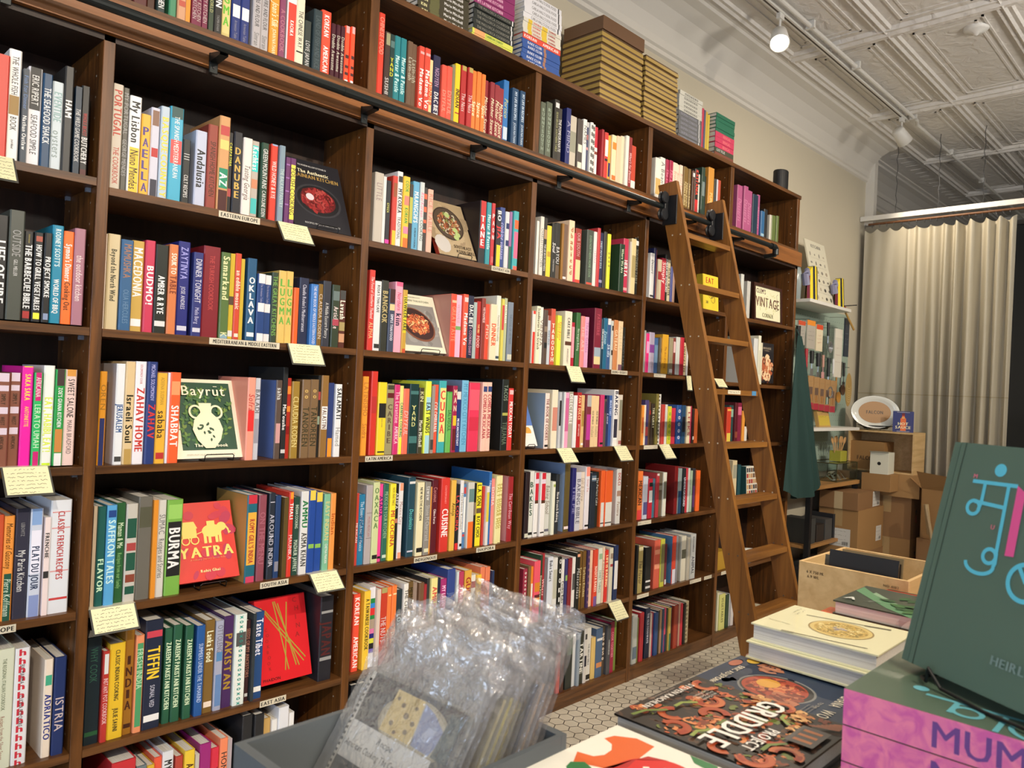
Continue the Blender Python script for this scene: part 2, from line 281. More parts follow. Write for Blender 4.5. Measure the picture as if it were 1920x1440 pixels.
DATA = r"""
@c1u|2.745|upper section, first bay
@c1r1|2.188|leftmost bay, shelf under the rail
0.5179 0.0292 0.287 c32
0.5477 0.0305 0.314 eee;#973~.41~.58;THE WHOLE FISH~222~.06~.40;BOOK~222~.6~.72;/Josh Niland~222~.8~.88
0.5805 0.0137 0.265 234;Fish for Dinner~57a~.05~.45;*Nathan Outlaw~ddd~.5~.86
0.5962 0.0338 0.280 e4e4ec;#222~0~.43;ERIC RIPERT~ddd~.08~.38;SEAFOOD SIMPLE~333~.48~.88
0.6314 0.0244 0.271 246;THE SEAFOOD SHACK~eee~.15~.74
0.6578 0.0283 0.258 c8d4dc;*EVENTIDE~8aa~.12~.45;oysters~899~.55~.85
0.6868 0.0238 0.310 333;*HAM~eee~.32~.48
0.7156 0.0167 0.259 234;/THE WILD GAME COOKBOOK~ccc~.25~.85
0.7341 0.0228 0.269 222;*WHOLE BEAST~a22~.3~.55;*BUTCHERY~ddd~.57~.86;#522~.92~1
@c1r2|1.747|leftmost bay, second shelf under the rail
0.5252 0.0371 0.287 222;*LIFE OF FIRE~eee~.25~.85
0.5642 0.0375 0.307 4c5049;OUTSIDE~999~.18~.42;GILL MELLER~ccc~.45~.6
0.6026 0.0237 0.254 222;STEVEN RAICHLEN~ba5~.03~.13;*THE BARBECUE! BIBLE~eee~.15~.86;#a33~.89~.97
0.6284 0.0231 0.255 222;#a54~.04~.1;*HOW TO GRILL VEGETABLES~eee~.14~.87;#ee4~.9~.97
0.6525 0.0194 0.257 222;*PROJECT SMOKE~eee~.27~.72;#89b~.9~.97
0.6726 0.0290 0.284 28a;*RODNEY SCOTT'S~dee~.04~.42;*WORLD OF BBQ~eee~.55~.9
0.7030 0.0268 0.272 f73;*Symon's Dinners~fee~.14~.54;*Cooking Out~531~.55~.85
0.7312 0.0294 0.285 a78;the outdoor kitchen~edd~.28~.75
@c1r3|1.332|leftmost bay, third shelf under the rail
0.5548 0.0305 0.265 854;#dcd~0~.09;#dcd~.13~.19;#dcd~.36~.43;#dcd~.58~.65;SIMPLY~221~.22~.33;WEST~221~.46~.55;AFRICAN~221~.67~.8
0.5866 0.0276 0.267 854;#dcd~0~.09;#dcd~.13~.19;#dcd~.36~.43;#dcd~.58~.65;SIMPLY~221~.22~.33;WEST~221~.46~.55;AFRICAN~221~.67~.8
0.6158 0.0278 0.287 e2a;#fd5~.0~.01;*SAKA SAKA~fd5~.08~.34;ANTOINETTE~fd5~.4~.6
0.6456 0.0209 0.270 3b6;#c27~0~.3;AFRICANA~edd~.05~.26;LERATO UMAH~cec~.34~.8;#c27~.84~1
0.6706 0.0281 0.292 eef1ee;#ce3~.97~1;*EAT, HABIBI, EAT!~de5~.32~.86
0.7004 0.0258 0.282 294;#433~0~.17;*ZOE'S GHANA KITCHEN~eee~.19~.6;#c84~.62~.86;#eee~.87~1
0.7269 0.0302 0.283 eccfc9;#d94~0~.07;SWEET SALONE~222~.1~.5;MARIA BRADFORD~766~.53~.88
@c1r4|0.897|leftmost bay, fourth shelf under the rail
0.5654 0.0240 0.302 c53
0.5906 0.0249 0.297 e94;/Memories of Gascony~531~.07~.5;#254~.55~1;/Pierre Koffmann~cdc~.6~.95
0.6182 0.0351 0.315 334;LEBOVITZ~999~.13~.25;My Paris Kitchen~ddd~.38~.75
0.6545 0.0317 0.312 ccd4e6;#8ad~0~.15;#eef~.2~.6;*PLAT DU JOUR~235~.35~.75;#89c~.8~1
0.6900 0.0143 0.286 edd;*FRENCHIE~222~.08~.5;#333~.55~.62
0.7055 0.0549 0.333 e2e6ee;#d99~.1~.11;#d99~.24~.25;#d99~.62~.63;#c44~.86~.88;*CLASSIC FRENCH RECIPES~b44~.1~.7
@c1r5|0.470|leftmost bay, fifth shelf under the rail
0.5830 0.0479 0.347 d5dac4;THE REGIONAL ITALIAN COOKBOOK~564~.08~.5;Recipes from the Silver Spoon~965~.55~.9
0.6325 0.0372 0.341 e4e4ea;^hhhhhhhhhhhhhh~c34~.0~1;BIG MAMMA~333~.14~.3;CUCINA POPOLARE~333~.4~.66
0.7078 0.0232 0.295 ebdccb;*ADRIATICO~238~.35~.8;#4a8~.16~.26
0.7340 0.0310 0.296 236;ISTRIA~cbb~.36~.78
@c2u|2.745|upper section, second bay
0.8191 0.0382 0.270 522
0.8591 0.0410 0.270 522;THE DISH~ddd~.6~.9
0.9028 0.0259 0.260 421;*COOK~ddd~.5~.8
0.9301 0.0254 0.260 233;MADHU'S KITCHEN~eee~.4~.93
0.9686 0.0232 0.270 486;#b64~.0~.1;PERSIAN~cdc~.4~.7
0.9932 0.0274 0.260 c97;#b54~.2~.3;#a83~.5~.6;#b54~.75~.82
1.0235 0.0146 0.260 e93
1.0401 0.0172 0.250 724;MUSIC FROM MY KITCHEN~baa~.2~.9
1.0583 0.0174 0.250 724;MUSIC FROM MY KITCHEN~baa~.2~.9
1.0767 0.0176 0.250 724;MUSIC FROM MY KITCHEN~baa~.2~.9
1.0958 0.0152 0.260 343;*THE WORLD~996~.4~.75
1.1130 0.0278 0.260 222;*SUN~eee~.45~.65;YASMIN KHAN~888~.75~.95
1.1434 0.0309 0.270 dc8;^LUGMA~6b3~.15~.85;#cb7~.93~.97
1.1764 0.0320 0.265 237;#eee~.0~.1;#eee~.52~.68;Armenian Table~889~.72~.95
1.2094 0.0315 0.265 237;#eee~.0~.1;#eee~.52~.68;Armenian Table~889~.72~.95
1.2486 0.0311 0.260 b4b0b4;FIRE AND FLOUR~444~.3~.7;Simran~777~.78~.95
1.2808 0.0299 0.260 b4b0b4;FIRE AND FLOUR~444~.3~.7;Simran~777~.78~.95
1.3135 0.0345 0.270 e93;/Joan's Silk~fec~.3~.62;JOAN NATHAN~fec~.65~.97
1.3497 0.0228 0.250 846;A COOKBOOK~b78~.3~.9
1.3784 0.0375 0.270 e8e4e8;#e43~.22~.98;*KACHKA~eee~.45~.65
1.4177 0.0328 0.265 e4dfc8;THE CHINESE WAY~222~.25~.75;#222~.8~.82
1.4517 0.0271 0.174 333b38;LOVE JAPAN~ccc~.42~.93
1.4813 0.0351 0.224 2a3a40;LAND OF FISH AND RICE~4a5a60~.1~.95
1.5189 0.0403 0.238 e65038;*KOREAN~eee~.07~.4;*AMERICAN~eee~.55~.95
1.5637 0.0195 0.205 412;Double Awesome~ccb~.2~.85
1.5846 0.0184 0.207 412;Double Awesome~ccb~.2~.85
1.6043 0.0173 0.209 412;Double Awesome~ccb~.2~.85
1.6242 0.0215 0.219 f53;#faa~0~.12;#422~.5~.56;#422~.68~.73;#422~.8~.85;#eee~.93~.99
1.6471 0.0190 0.222 f53;#faa~0~.12;#422~.5~.56;#422~.68~.73;#422~.8~.85;#eee~.93~.99
@c2r1|2.169|shelf tagged EASTERN EUROPE
0.8170 0.0305 0.320 ccc2b4;*PORTUGAL~b43~.06~.5;THE COOKBOOK~b43~.6~.95
0.8494 0.0186 0.318 5c5a52;MY PORTUGAL~999~.05~.45;GEORGE MENDES~999~.5~.85
0.8688 0.0339 0.299 eee;*My Lisbon~222~.06~.48;#eec63e~.53~1;Nuno Mendes~222~.56~.96
0.9058 0.0273 0.253 ebb13a;^PAELLA~548~.14~.97
0.9344 0.0266 0.282 ccd;#865~.03~.2;#b33~.45~.55;#334~.8~1
0.9630 0.0270 0.294 b8c8d8;*BASQUE~e6d24a~.12~.5;*COUNTRY~e6d24a~.52~.98
0.9925 0.0420 0.303 4ac;#355~0~.12;#d55~.35~.6;THE SPANISH MEDITERRANEAN~eee~.1~.75
1.0367 0.0251 0.208 252828;#ccc~.22~.23;#ccc~.26~.27;#ccc~.3~.31;CULT RECIPES~ddd~.55~.9
1.0785 0.0374 0.250 bcc4dc;*Andalusia~222~.25~.75
1.1182 0.0332 0.280 924034;SPANISH HOME KITCHEN~421~.2~.85
1.1523 0.0371 0.317 c96;#b44~.1~.2;#dc7~.25~.35;#186~.55~.76;*AZ~eee~.6~.74;#411~.78~1
1.1904 0.0122 0.271 222;*CARPATHIA~cc3~.05~.5;#a44~.7~.8
1.2045 0.0305 0.277 23242c;^DANUBE~ca5~.18~.82
1.2369 0.0320 0.265 e4dcd8;/Tasting Georgia~655~.35~.8
1.2709 0.0287 0.265 b8b0a8;#3cc~.06~.4;*Kachkas~eee~.08~.38;#c86~.5~.62;#4bb~.75~.95
1.3036 0.0271 0.265 243;GREEN MOUNTAINS~ddd~.08~.6;CAROLINE EDEN~ddd~.63~.97
1.3450 0.0267 0.273 d8402f;WILD HONEY & RYE~fdd~.22~.7;#9ac~.0~.02
1.3748 0.0219 0.274 7f94a4;THE BALKAN PANTRY~bcc~.3~.8
1.3988 0.0147 0.237 636;#96a~.1~.12;#96a~.3~.32;#96a~.5~.52;#96a~.7~.72
1.4162 0.0240 0.239 636;#ed5~.1~.92;POLISH COOKING~332~.15~.85
@c2r2|1.742|shelf tagged MEDITERRANEAN AND MIDDLE EASTERN
0.8172 0.0049 0.289 edc
0.8236 0.0358 0.291 d4c39c;*Beyond the North Wind~332~.16~.7
0.8610 0.0343 0.279 34608c;MAMUSHKA~a75~.05~.42;OLIA HERCULES~68a~.55~.92
0.8960 0.0366 0.283 c8a552;*MACEDONIA~eee~.08~.62;#eee~.86~.94
0.9338 0.0284 0.289 c83a5a;*BUDMO!~eee~.28~.7
0.9642 0.0394 0.281 222824;*AMBER & RYE~eee~.35~.78;#ddd~.86~.92
1.0057 0.0279 0.288 d27b4a;*SOUK TO~fed~.1~.33;*TABLE~7a3018~.35~.55
1.0371 0.0380 0.304 252a78;ZAYTINYA~aae~.06~.4;JOSE ANDRES~ccd~.48~.72;#ccd~.9~.95
1.0847 0.0319 0.275 2f3575;DINNER TONIGHT~ccd~.08~.6;Melis Berg~bbd~.66~.85;#ccd~.9~.95
1.1194 0.0574 0.303 80212c;THE TURKISH COOKBOOK~b44~.1~.7
1.1786 0.0318 0.290 56703c;#8ab~.95~1;*Samarkand~dda~.05~.55;K~dda~.93~.98
1.2118 0.0166 0.291 ccb030;#543~.5~.6;#ddd~.9~.97
1.2293 0.0211 0.294 cb4a32;*an edible mosaic~fdc~.2~.65;#edc~.93~.97
1.2518 0.0135 0.279 cbaf38
1.2751 0.0330 0.285 24557c;^OKLAVA~eee~.22~.8;#eee~.9~.95
1.3106 0.0306 0.236 24427c;#e8e4e8~0~.14;#e8e4e8~.43~.56;#e8e4e8~.88~1;The Armenian Table~99b~.15~.42
1.3422 0.0286 0.236 24427c;#e8e4e8~0~.14;#e8e4e8~.43~.56;#e8e4e8~.88~1;The Armenian Table~99b~.15~.42
1.3728 0.0238 0.250 364638;THE GREAT KITCHENS~7a5~.05~.9
1.3976 0.0294 0.260 d9ba68;^LUGMA~6a4~.1~.75
1.4286 0.0283 0.262 d9ba68;^LUGMA~6a4~.1~.75
1.4596 0.0200 0.206 e0632a
1.4829 0.0385 0.246 252c48;Claudia Roden's Mediterranean~ccd~.1~.8
1.5236 0.0302 0.227 3f7ac4;THE NEW BOOK OF MIDDLE EASTERN FOOD~dde~.03~.97
1.5549 0.0193 0.231 7a5c22;CLAUDIA RODEN~cba~.12~.92
1.5759 0.0340 0.246 353742;A Middle Eastern Pantry~ccc~.33~.87
1.6134 0.0340 0.236 34402f;#677~.1~.25;*Artichoke~dcc~.35~.7;#a45~.55~.65
1.6509 0.0310 0.220 5a3028;#444~0~.16;*Lavash~eed~.18~.5;#a96~.55~.7;#c97~.75~.9
@c2r3|1.328|middle shelf under a white note card, second bay
0.8218 0.0203 0.286 e39a2a;OREN~a72~.05~.5;#27306a~.5~1
0.8680 0.0263 0.312 e6eaf0;!d4d6e0;*JERUSALEM~24508c~.4~.68;#444~.92~.97
0.8951 0.0276 0.320 dcc294;*Israeli Soul~221~.3~.82;#b95~.85~1
0.9235 0.0321 0.322 eceaf2;SOLOMONOV COOK~b55~.03~.22;*ZAHAV HOME~c8352c~.26~.88
0.9568 0.0290 0.323 283a78;MICHAEL SOLOMONOV~bbe~.03~.38;*ZAHAV~d03a38~.42~.75
0.9875 0.0317 0.289 e8b13c;ADEENA SUSSMAN~a83~.05~.35;sababa~222~.42~.72;#b33~.88~.95
1.0208 0.0076 0.291 dde
1.0293 0.0333 0.293 ee6233;#f96~.1~.25;*SHABBAT~eee~.37~.82
1.2933 0.0286 0.287 f09a86;/Sofra~b44~.2~.4;#d33~.4~.65
1.3239 0.0220 0.286 c4c8d6;BALADI~555~.12~.45;#99a~.5~.8
1.4042 0.0240 0.282 594a42;!5870ac;saha~ddd~.1~.25;#c99~.55~.8
1.4304 0.0180 0.329 26282a;*Man'oushe~ddd~.4~.7;#ccc~.9~.94
1.4505 0.0139 0.291 a92c20;#e83~.1~.2;#e83~.35~.42;#811~.6~.7
1.4655 0.0303 0.280 9a7c34;CLAUDIA RODEN~dc8~.2~.85
1.5056 0.0342 0.288 7d6346;TANOREEN~332~.35~.85;^oo~ca6~.1~.25
1.5431 0.0349 0.290 7d6346;TANOREEN~332~.35~.85;^oo~ca6~.1~.25
1.5791 0.0103 0.306 222;#a44~.2~.3;#898~.5~.6
1.5905 0.0311 0.307 8f6a38;#eee~.38~.66;*FALASTIN~643~.4~.65
1.6239 0.0257 0.280 2c3c74;#e8962e~.75~1
1.6508 0.0273 0.276 e4e6ea;*SALAMATI~222~.06~.48;Hamed~999~.6~.85
@c2r4|0.897|shelf tagged SOUTH ASIA
0.8218 0.0100 0.307 c8b59c
0.8325 0.0228 0.306 1f5a54;*FLAVOR~cec~.48~.9
0.8567 0.0285 0.308 58a4d8;*SAFFRON TALES~cee~.15~.78;#248~.05~.12
0.8866 0.0276 0.312 2a5c34;Maman & Me~dec~.2~.45;Recipes from our family~8b7~.5~.85
0.9156 0.0344 0.307 c4c0b8;#254~.15~.35;#a44~.4~.48;#254~.5~.68;#843~.72~.8;#254~.84~.92
0.9520 0.0432 0.326 6b6860;#554~.1~.3
0.9959 0.0141 0.314 e0902f
1.0119 0.0256 0.312 d2cfc8;SUMAC~777~.15~.35;Recipes and Stories~666~.4~.8
1.0406 0.0503 0.310 7ab04c;#9c6~.05~.2;#222~.23~.8;*BURMA~eee~.3~.72
1.3161 0.0383 0.307 23667a;!b89050;#c34~0~.1;#e6b044~.2~.8;*ROMY GILL'S INDIA~a33~.28~.78;#c46~.93~1
1.3588 0.0298 0.304 8d4a58;ON THE MENU~a67~.2~.8
1.3999 0.0241 0.308 29303c;#ccd~.1~.11;#ccd~.5~.51;#ccd~.8~.81;AROUND INDIA~bbc~.2~.9
1.4277 0.0218 0.297 264070;#889~.8~.92
1.4548 0.0169 0.290 5c4a26
1.4743 0.0184 0.308 d63a2c;#f93~0~.08;*THALI~eee~.13~.32;MAUNIKA~ecc~.45~.85
1.4980 0.0253 0.287 28483e;INDIAN COOKING~cdc~.1~.4;MADHUR JAFFREY~cdc~.55~.95
1.5260 0.0311 0.307 dcdcdc;*AMMU~274~.1~.45;*ASMA KHAN~444~.5~.9
1.5591 0.0296 0.308 23489a;#e8cc52~.0~.12;#8b5~.65~.7
1.5915 0.0308 0.298 23489a;#e8cc52~.0~.12;#8b5~.65~.7
1.6258 0.0263 0.290 7cb898;EASY INDIAN~dc8~.1~.6;CHETNA MAKAN~eee~.65~.9
1.6535 0.0230 0.291 e8984c;Indian~b52~.2~.6
@c2r5|0.478|shelf tagged EAST ASIA
0.8195 0.0438 0.326 14242c;WHY COOK~2f5a4a~.1~.42;#253~.88~.92
0.8652 0.0186 0.279 b83530;INSTANT POT COOKBOOK~ecc~.3~.8;#ddd~.03~.25
0.8856 0.0456 0.295 e6bd2f;*CLASSIC INDIAN COOKING~332~.07~.6;*JULIE SAHNI~332~.68~.92
0.9322 0.0282 0.334 9a6820;^INDIA~421~.25~.78;#421~.9~.94
0.9623 0.0247 0.307 ea9468;#4f9a68~.08~.94;FRESH INDIA~bdb~.14~.55
0.9900 0.0547 0.348 222a40;#c45~.1~.16;*TIFFIN~f0cc38~.25~.54;SONAL VED~ccd~.6~.8;#eee~.87~.93
1.0550 0.0240 0.310 2a5c44;*ZAREEN'S PAKISTANI KITCHEN~dec~.15~.85
1.0811 0.0286 0.316 2a5c44;*ZAREEN'S PAKISTANI KITCHEN~dec~.15~.85
1.1193 0.0270 0.308 2a5c44;*ZAREEN'S PAKISTANI KITCHEN~dec~.15~.85
1.1562 0.0276 0.301 27589c;SUMMERS UNDER THE TAMARIND~bce~.2~.85
1.1861 0.0338 0.312 7d6030;*Lanka Food~eec~.12~.45;#edc~.88~.94
1.2221 0.0275 0.305 a4a8c0;OTTOLENGHI~778~.05~.4;#58b~.35~.45;#68b~.6~.95
1.2519 0.0350 0.314 472a5c;*PAKISTAN~a83~.2~.8
1.2893 0.0417 0.315 dde8e4;^xoxoxoxoxoxoxoxoxox~2a9a8e~.0~1;#e4eae6~.08~.94;#555~.2~.35
1.3346 0.0182 0.284 3c2428;SEEDS OF MY ANCESTORS~a76~.1~.7;#ccc~.9~.94
1.3540 0.0110 0.309 333b40
1.3669 0.0354 0.307 264a80;*Taste Tibet~eef~.08~.5;#eee~.86~.92
1.6305 0.0570 0.319 24242c;*JAPAN~522~.3~.7;#999~.17~.2;#999~.72~.76
@c2r6|0.080|lowest shelf left of the grey bin
0.9043 0.0721 0.321 c83038
0.9800 0.0316 0.287 6c7c84
1.0136 0.0239 0.278 dcb438
1.0381 0.0247 0.294 e65a40;*M~edc~.3~.5
1.0646 0.0361 0.304 dce0e8;*MY MODERN TABLE~222~.1~.8
1.1064 0.0247 0.277 b44438;*BAC~eee~.2~.4
1.1329 0.0335 0.290 eac83c;*A Very Good Book~421~.15~.8
1.1677 0.0130 0.270 c4beb4
1.1841 0.0386 0.296 9c2878;#eac~.3~.33;#eac~.4~.43
1.2252 0.0285 0.269 d43048;*TOKYO~222~.25~.7
1.2545 0.0273 0.295 f08a62;HOME FOOD~333~.1~.8
1.2851 0.0171 0.281 b4aab4
1.3368 0.0386 0.346 25262a;*THE COMPLETE~eee~.3~.9
1.3776 0.0366 0.343 25262a;*THE COMPLETE~eee~.3~.9
1.4161 0.0304 0.314 c4a060
1.4480 0.0221 0.305 e4e4e4
1.4707 0.0407 0.344 dfe2ea;books~a68~.3~.8
1.5152 0.0211 0.313 e8e8ea
@c3u|2.745|upper section above the rail, third bay
1.7713 0.0289 0.324 d8412f;CHINESE FOOD~f98~.05~.5
1.8022 0.0254 0.259 43302a;#997~.02~.2;*SUSHI~bbb~.7~.95
1.8295 0.0257 0.261 1c3a3a;^YAND~cc3~.35~.65;#577~.1~.2
1.8572 0.0287 0.265 24808a;*Mortar & Pestle~cee~.3~.85
1.8879 0.0278 0.266 24808a;*Mortar & Pestle~cee~.3~.85
1.9177 0.0247 0.263 6c5340;Latin-ish~bba~.25~.6
1.9438 0.0278 0.264 6c5340;Latin-ish~bba~.25~.6
1.9730 0.0267 0.261 d84c3a;*Madame Vo~fee~.35~.95;#eaa~.08~.12
2.0026 0.0293 0.263 d84c3a;*Madame Vo~fee~.35~.95;#eaa~.08~.12
2.0333 0.0246 0.229 f5d7a0;*DINNER~d53~.4~.85
2.0600 0.0381 0.257 28284a;*DAC BIET~eee~.6~.97;NGUYEN~b9b~.2~.5
2.0996 0.0268 0.226 e85a48;DIYFUL~f98~.4~.95
2.1280 0.0294 0.230 e85a48;DIYFUL~f98~.4~.95
2.1627 0.0183 0.250 888468
2.1826 0.0286 0.262 efd028;*INDIAN~421~.42~.72;#a33~.8~.82
2.2150 0.0298 0.264 b53030;#b9a55a~0~.08;The Nuts~dcc~.45~.75
2.2464 0.0286 0.263 b53030;#b9a55a~0~.08;The Nuts~dcc~.45~.75
2.2766 0.0257 0.261 ea8238;*Spice~fec~.5~.78
2.3055 0.0260 0.265 ea8238;*Spice~fec~.5~.78
2.3332 0.0222 0.262 ea8238;*Spice~fec~.5~.78
2.3570 0.0258 0.246 943038;/Mother Sauce~eec~.3~.95
2.3845 0.0252 0.243 943038;/Mother Sauce~eec~.3~.95
2.4114 0.0289 0.239 943038;/Mother Sauce~eec~.3~.95
2.4429 0.0336 0.237 943038;/Mother Sauce~eec~.3~.95
2.4782 0.0332 0.285 3076bc;/Portico~cc6~.3~.6;#cde~.75~.95
2.5327 0.0412 0.265 24486c;*MY LIFE IN RECIPES~cde~.06~.55;JOAN NATHAN~cde~.6~.95
2.5775 0.0328 0.263 24486c;*MY LIFE IN RECIPES~cde~.06~.55;JOAN NATHAN~cde~.6~.95
@c3r1|2.169|shelf tagged SOUTHEAST ASIA
1.7829 0.0414 0.274 c0b8ac;LITTLE~988~.15~.4
1.8253 0.0141 0.266 dcdcdc
1.8433 0.0261 0.256 24262c;*GYOZA~cc6~.35~.5;#e4a~.92~.98
1.8744 0.0240 0.281 cb4034;#eac23a~.78~1;#953~.1~.3
1.8995 0.0268 0.305 e6e4e6;#333~.06~.14;*MY KOREA~222~.23~.55;TRADITIONAL~555~.6~.9
1.9283 0.0313 0.291 ecc43a;*COOK~194~.06~.22;#e87~.27~.4;*KOREAN~194~.44~.65;#e8a~.7~.8;#e73~.86~1
1.9607 0.0166 0.266 3a362c;#bb5~.2~.6
1.9783 0.0320 0.282 62aad0;*MAANGCHI'S~eee~.15~.6;*KOREAN COOKING~234~.68~.97
2.0120 0.0223 0.285 ccd4d4;/Real Korean~f8a~.15~.5;COOKING~677~.55~.85
2.0354 0.0220 0.270 3a3430;#e64~.1~.18;#e64~.3~.38;#e64~.5~.55;#e64~.65~.7
2.0590 0.0283 0.267 e4b4a0;RICE TABLE~c87~.05~.7
2.3658 0.0379 0.284 25262a;!241c1e;#c53030~.0~.75;^TANE~eee~.22~.72
2.4062 0.0265 0.283 3694a0;*Mortar & Pestle~cee~.2~.75
2.4346 0.0210 0.285 c43438;^PAON~edd~.15~.6;#c66~.85~.95
2.4582 0.0310 0.260 28242c;*BO~eee~.02~.2;*JIA~c33~.25~.55;#e8d030~.62~1
2.4918 0.0307 0.278 384c8c;/cooking vietnam~bbe~.25~.85
2.5245 0.0252 0.264 d4d8dc;#236~.2~.3;#236~.5~.6
2.5517 0.0167 0.269 9a6a9c;#365~.6~1
2.5710 0.0324 0.275 46aab0;#e8688c~.35~.8;#e63~.15~.3;#e65~.93~1
@c3r2|1.742|third bay, shelf with the stir-fry bowl cover
1.7846 0.0267 0.317 d63f38;/The Food of Southern Thailand~fdd~.08~.6;ALPHA~eb8~.65~.85
1.8122 0.0309 0.277 e4e4e6;*ROSA'S THAI CAFE~222~.06~.45;#333~.9~.96
1.8451 0.0354 0.284 34362e;*BANGKOK~ba7~.15~.6
1.8815 0.0310 0.254 424a60;#422~.0~.22;#dc9~.24~.34;*SIMPLE THAI FOOD~dde~.4~.82
1.9139 0.0381 0.287 f0a8be;*kiin~224~.45~.62;/Northern~c46~.15~.4;#e8608a~0~.06
1.9536 0.0232 0.259 c8a040;#dcd030~.1~.68;*HAWKER FARE~442~.12~.65;#c53~.93~1
2.2095 0.0318 0.273 e25038;!c08a7c;#fb9~.1~.14;GREAT TASTE~f97~.2~.75
2.2436 0.0364 0.273 eab8d8;VIETNAMESE~c9a~.15~.45;#7a6~.5~.56
2.2824 0.0280 0.280 e85a40;*Madame Vo~fee~.3~.8;#fcc~.05~.12
2.3122 0.0338 0.277 22243e;*DAC BIET~eee~.15~.5;A COOKING DIARY~c9b~.5~.95
2.3484 0.0220 0.252 a8b8b8
2.3729 0.0247 0.259 b4302c;*THE FIRE~ec8~.4~.55;FOOD~ecc~.6~.8
2.3995 0.0231 0.276 8c3a30;VIETNAMESE~fdd~.15~.4
2.4239 0.0227 0.252 e04c34;PHO~fcb~.3~.7
2.4485 0.0390 0.254 f2dcbc;*DINNER~d53~.35~.75
2.4901 0.0273 0.298 dfe0d4;Vietnamese Home Cooking~876~.3~.7;#345~.93~.97
2.5187 0.0144 0.285 d8cc60;#c44~.1~.5
2.5344 0.0171 0.291 b4bc98;*AUSTRALIA~eee~.1~.4
2.5602 0.0354 0.276 7c8898;THE FOOD OF VIETNAM~567~.2~.7;#ccb~.88~.97
@c3r3|1.328|shelf tagged LATIN AMERICA
1.7767 0.0274 0.311 f3a13c;LATINISIMO~b73~.08~.5;Sandra~b73~.6~.78
1.8203 0.0304 0.333 d2392f;#b33~.3~.5
1.8526 0.0407 0.291 efd432;#222~.29~.49;GRAN COCINA~875~.5~.62;#333~.95~.97
1.8954 0.0380 0.286 9c9670;#443~.02~.08;#622~.13~.2;^CARIBE~654~.28~.85
1.9349 0.0264 0.284 cf3574;The Levantine~fcd~.1~.55;*AMERICA~fcd~.6~.85
1.9628 0.0185 0.280 eae080;*CARNIVAL COOKING~376~.25~.75;#ee4~.77~1
1.9824 0.0291 0.269 f2745c;/DIYFUL~fbb~.3~.75
2.0135 0.0476 0.290 183838;^YAND~cc8~.3~.62;#477~.1~.15;#477~.75~.85
2.0633 0.0248 0.275 44402e;KIN~dda~.05~.22;*Marie Mitchell~ddc~.5~.9
2.0902 0.0305 0.304 e2ee4c;#a4d4e4~.22~.4;*EAST WINDS~223~.3~.72;#a4d4e4~.75~1
2.1229 0.0165 0.286 98928c;#444~.8~.95
2.1406 0.0279 0.291 e25c44;*COLOMBIANA~fdd~.26~.7
2.1701 0.0402 0.309 42acb4;#dfe08a~.1~.85;^CUBA~d44~.12~.75
2.2126 0.0287 0.263 6cb458;SALVISOUL~364~.3~.65;#4a4~.0~.02
2.2442 0.0262 0.290 a3244c;^MAN~e8c8b0~.04~.4;#e8c030~.45~.6;#622~.65~.97
2.2728 0.0295 0.265 26367c;#ddd~.0~.13;*MEXICAN EVERYDAY~eef~.45~.9
2.3070 0.0384 0.316 76b8dc;!7a8cb0;MY MEXICO CITY KITCHEN~4a90bc~.05~.9
2.3490 0.0638 0.307 e03a5c;#e85a70~.1~.4;#d0304c~.5~.7
2.4246 0.0295 0.312 f2c4b4;*COMIDA MEXICANA~a34~.18~.82;#347~.06~.14
2.4561 0.0299 0.313 f2c4b4;*COMIDA MEXICANA~a34~.18~.82;#347~.06~.14
2.5483 0.0424 0.330 222824;!181c1c;TACOS~898~.08~.3;TIJUANA~676~.6~.92;#aa5~.47~.51
2.5927 0.0316 0.290 d43a38;*MEXICAN TODAY~eee~.22~.8;#fbb~.03~.1
@c3r4|0.897|shelf tagged INDIGENOUS AND DIASPORA
1.7709 0.0112 0.284 c8443a;*MEXICAN~edd~.3~.8
1.7835 0.0297 0.277 2a7ca8;The Essential Cuisines of Mexico~cde~.1~.8;DIANA KENNEDY~236~.3~.7
1.8150 0.0311 0.312 b0a8aa;#655~.35~.355;#655~.67~.675;MORE MEXICAN~a77~.4~.65
1.8475 0.0311 0.322 ccd4a0;^OAXACA~685~.06~.58;#222~.9~.95
1.8801 0.0211 0.312 ee4c9c;*ASADA~527~.12~.45;#222~.93~.96
1.9032 0.0259 0.311 306858;MEXICO IN YOUR KITCHEN~9b9~.1~.7;#cdc~.92~.96
1.9306 0.0287 0.311 f4e23a;*MI COCINA~c4553a~.35~.82;RICK MARTINEZ~763~.05~.28
1.9608 0.0199 0.308 222;AREPA~ddd~.1~.35;#b76~.46~.52
1.9828 0.0232 0.310 e4e2e6;#eea080~0~.1;Mexico City~a88~.25~.55;#eea080~.92~1
2.0294 0.0370 0.331 264858;#ddd~.05~.08;/Decolonize~6cc~.4~.65;#ccd~.92~.94
2.0728 0.0366 0.309 e8e0b8;*NEW NATIVE KITCHEN~333~.07~.52;#222~.89~.95
2.1116 0.0306 0.309 8a8680;tawaw~ddd~.06~.25;Shane M Chartrand~bbb~.32~.8;#ddb~.91~.96
2.1444 0.0122 0.286 e09a48
2.1588 0.0335 0.313 5c1c28;Coconut~c88~.1~.3;*Chloe Forte~edd~.4~.6
2.2070 0.0481 0.319 d43a32;CONTEMPORARY~f99~.1~.35;*CUISINE~fee~.42~.8
2.2614 0.0280 0.308 e6b850;/Antoja~321~.32~.5
2.2911 0.0248 0.288 24262a;*LA COCINA~c44~.04~.85;#d33~.9~1
2.3177 0.0197 0.304 e4e2e4;Heirloom Kitchen~887~.1~.8;#222~.92~.96
2.3392 0.0192 0.286 5484b8;#c44~.05~.15;#eee~.2~.75;#c44~.78~.82
2.3603 0.0378 0.293 cccac4;#e8702c~.6~1;#688~.1~.3
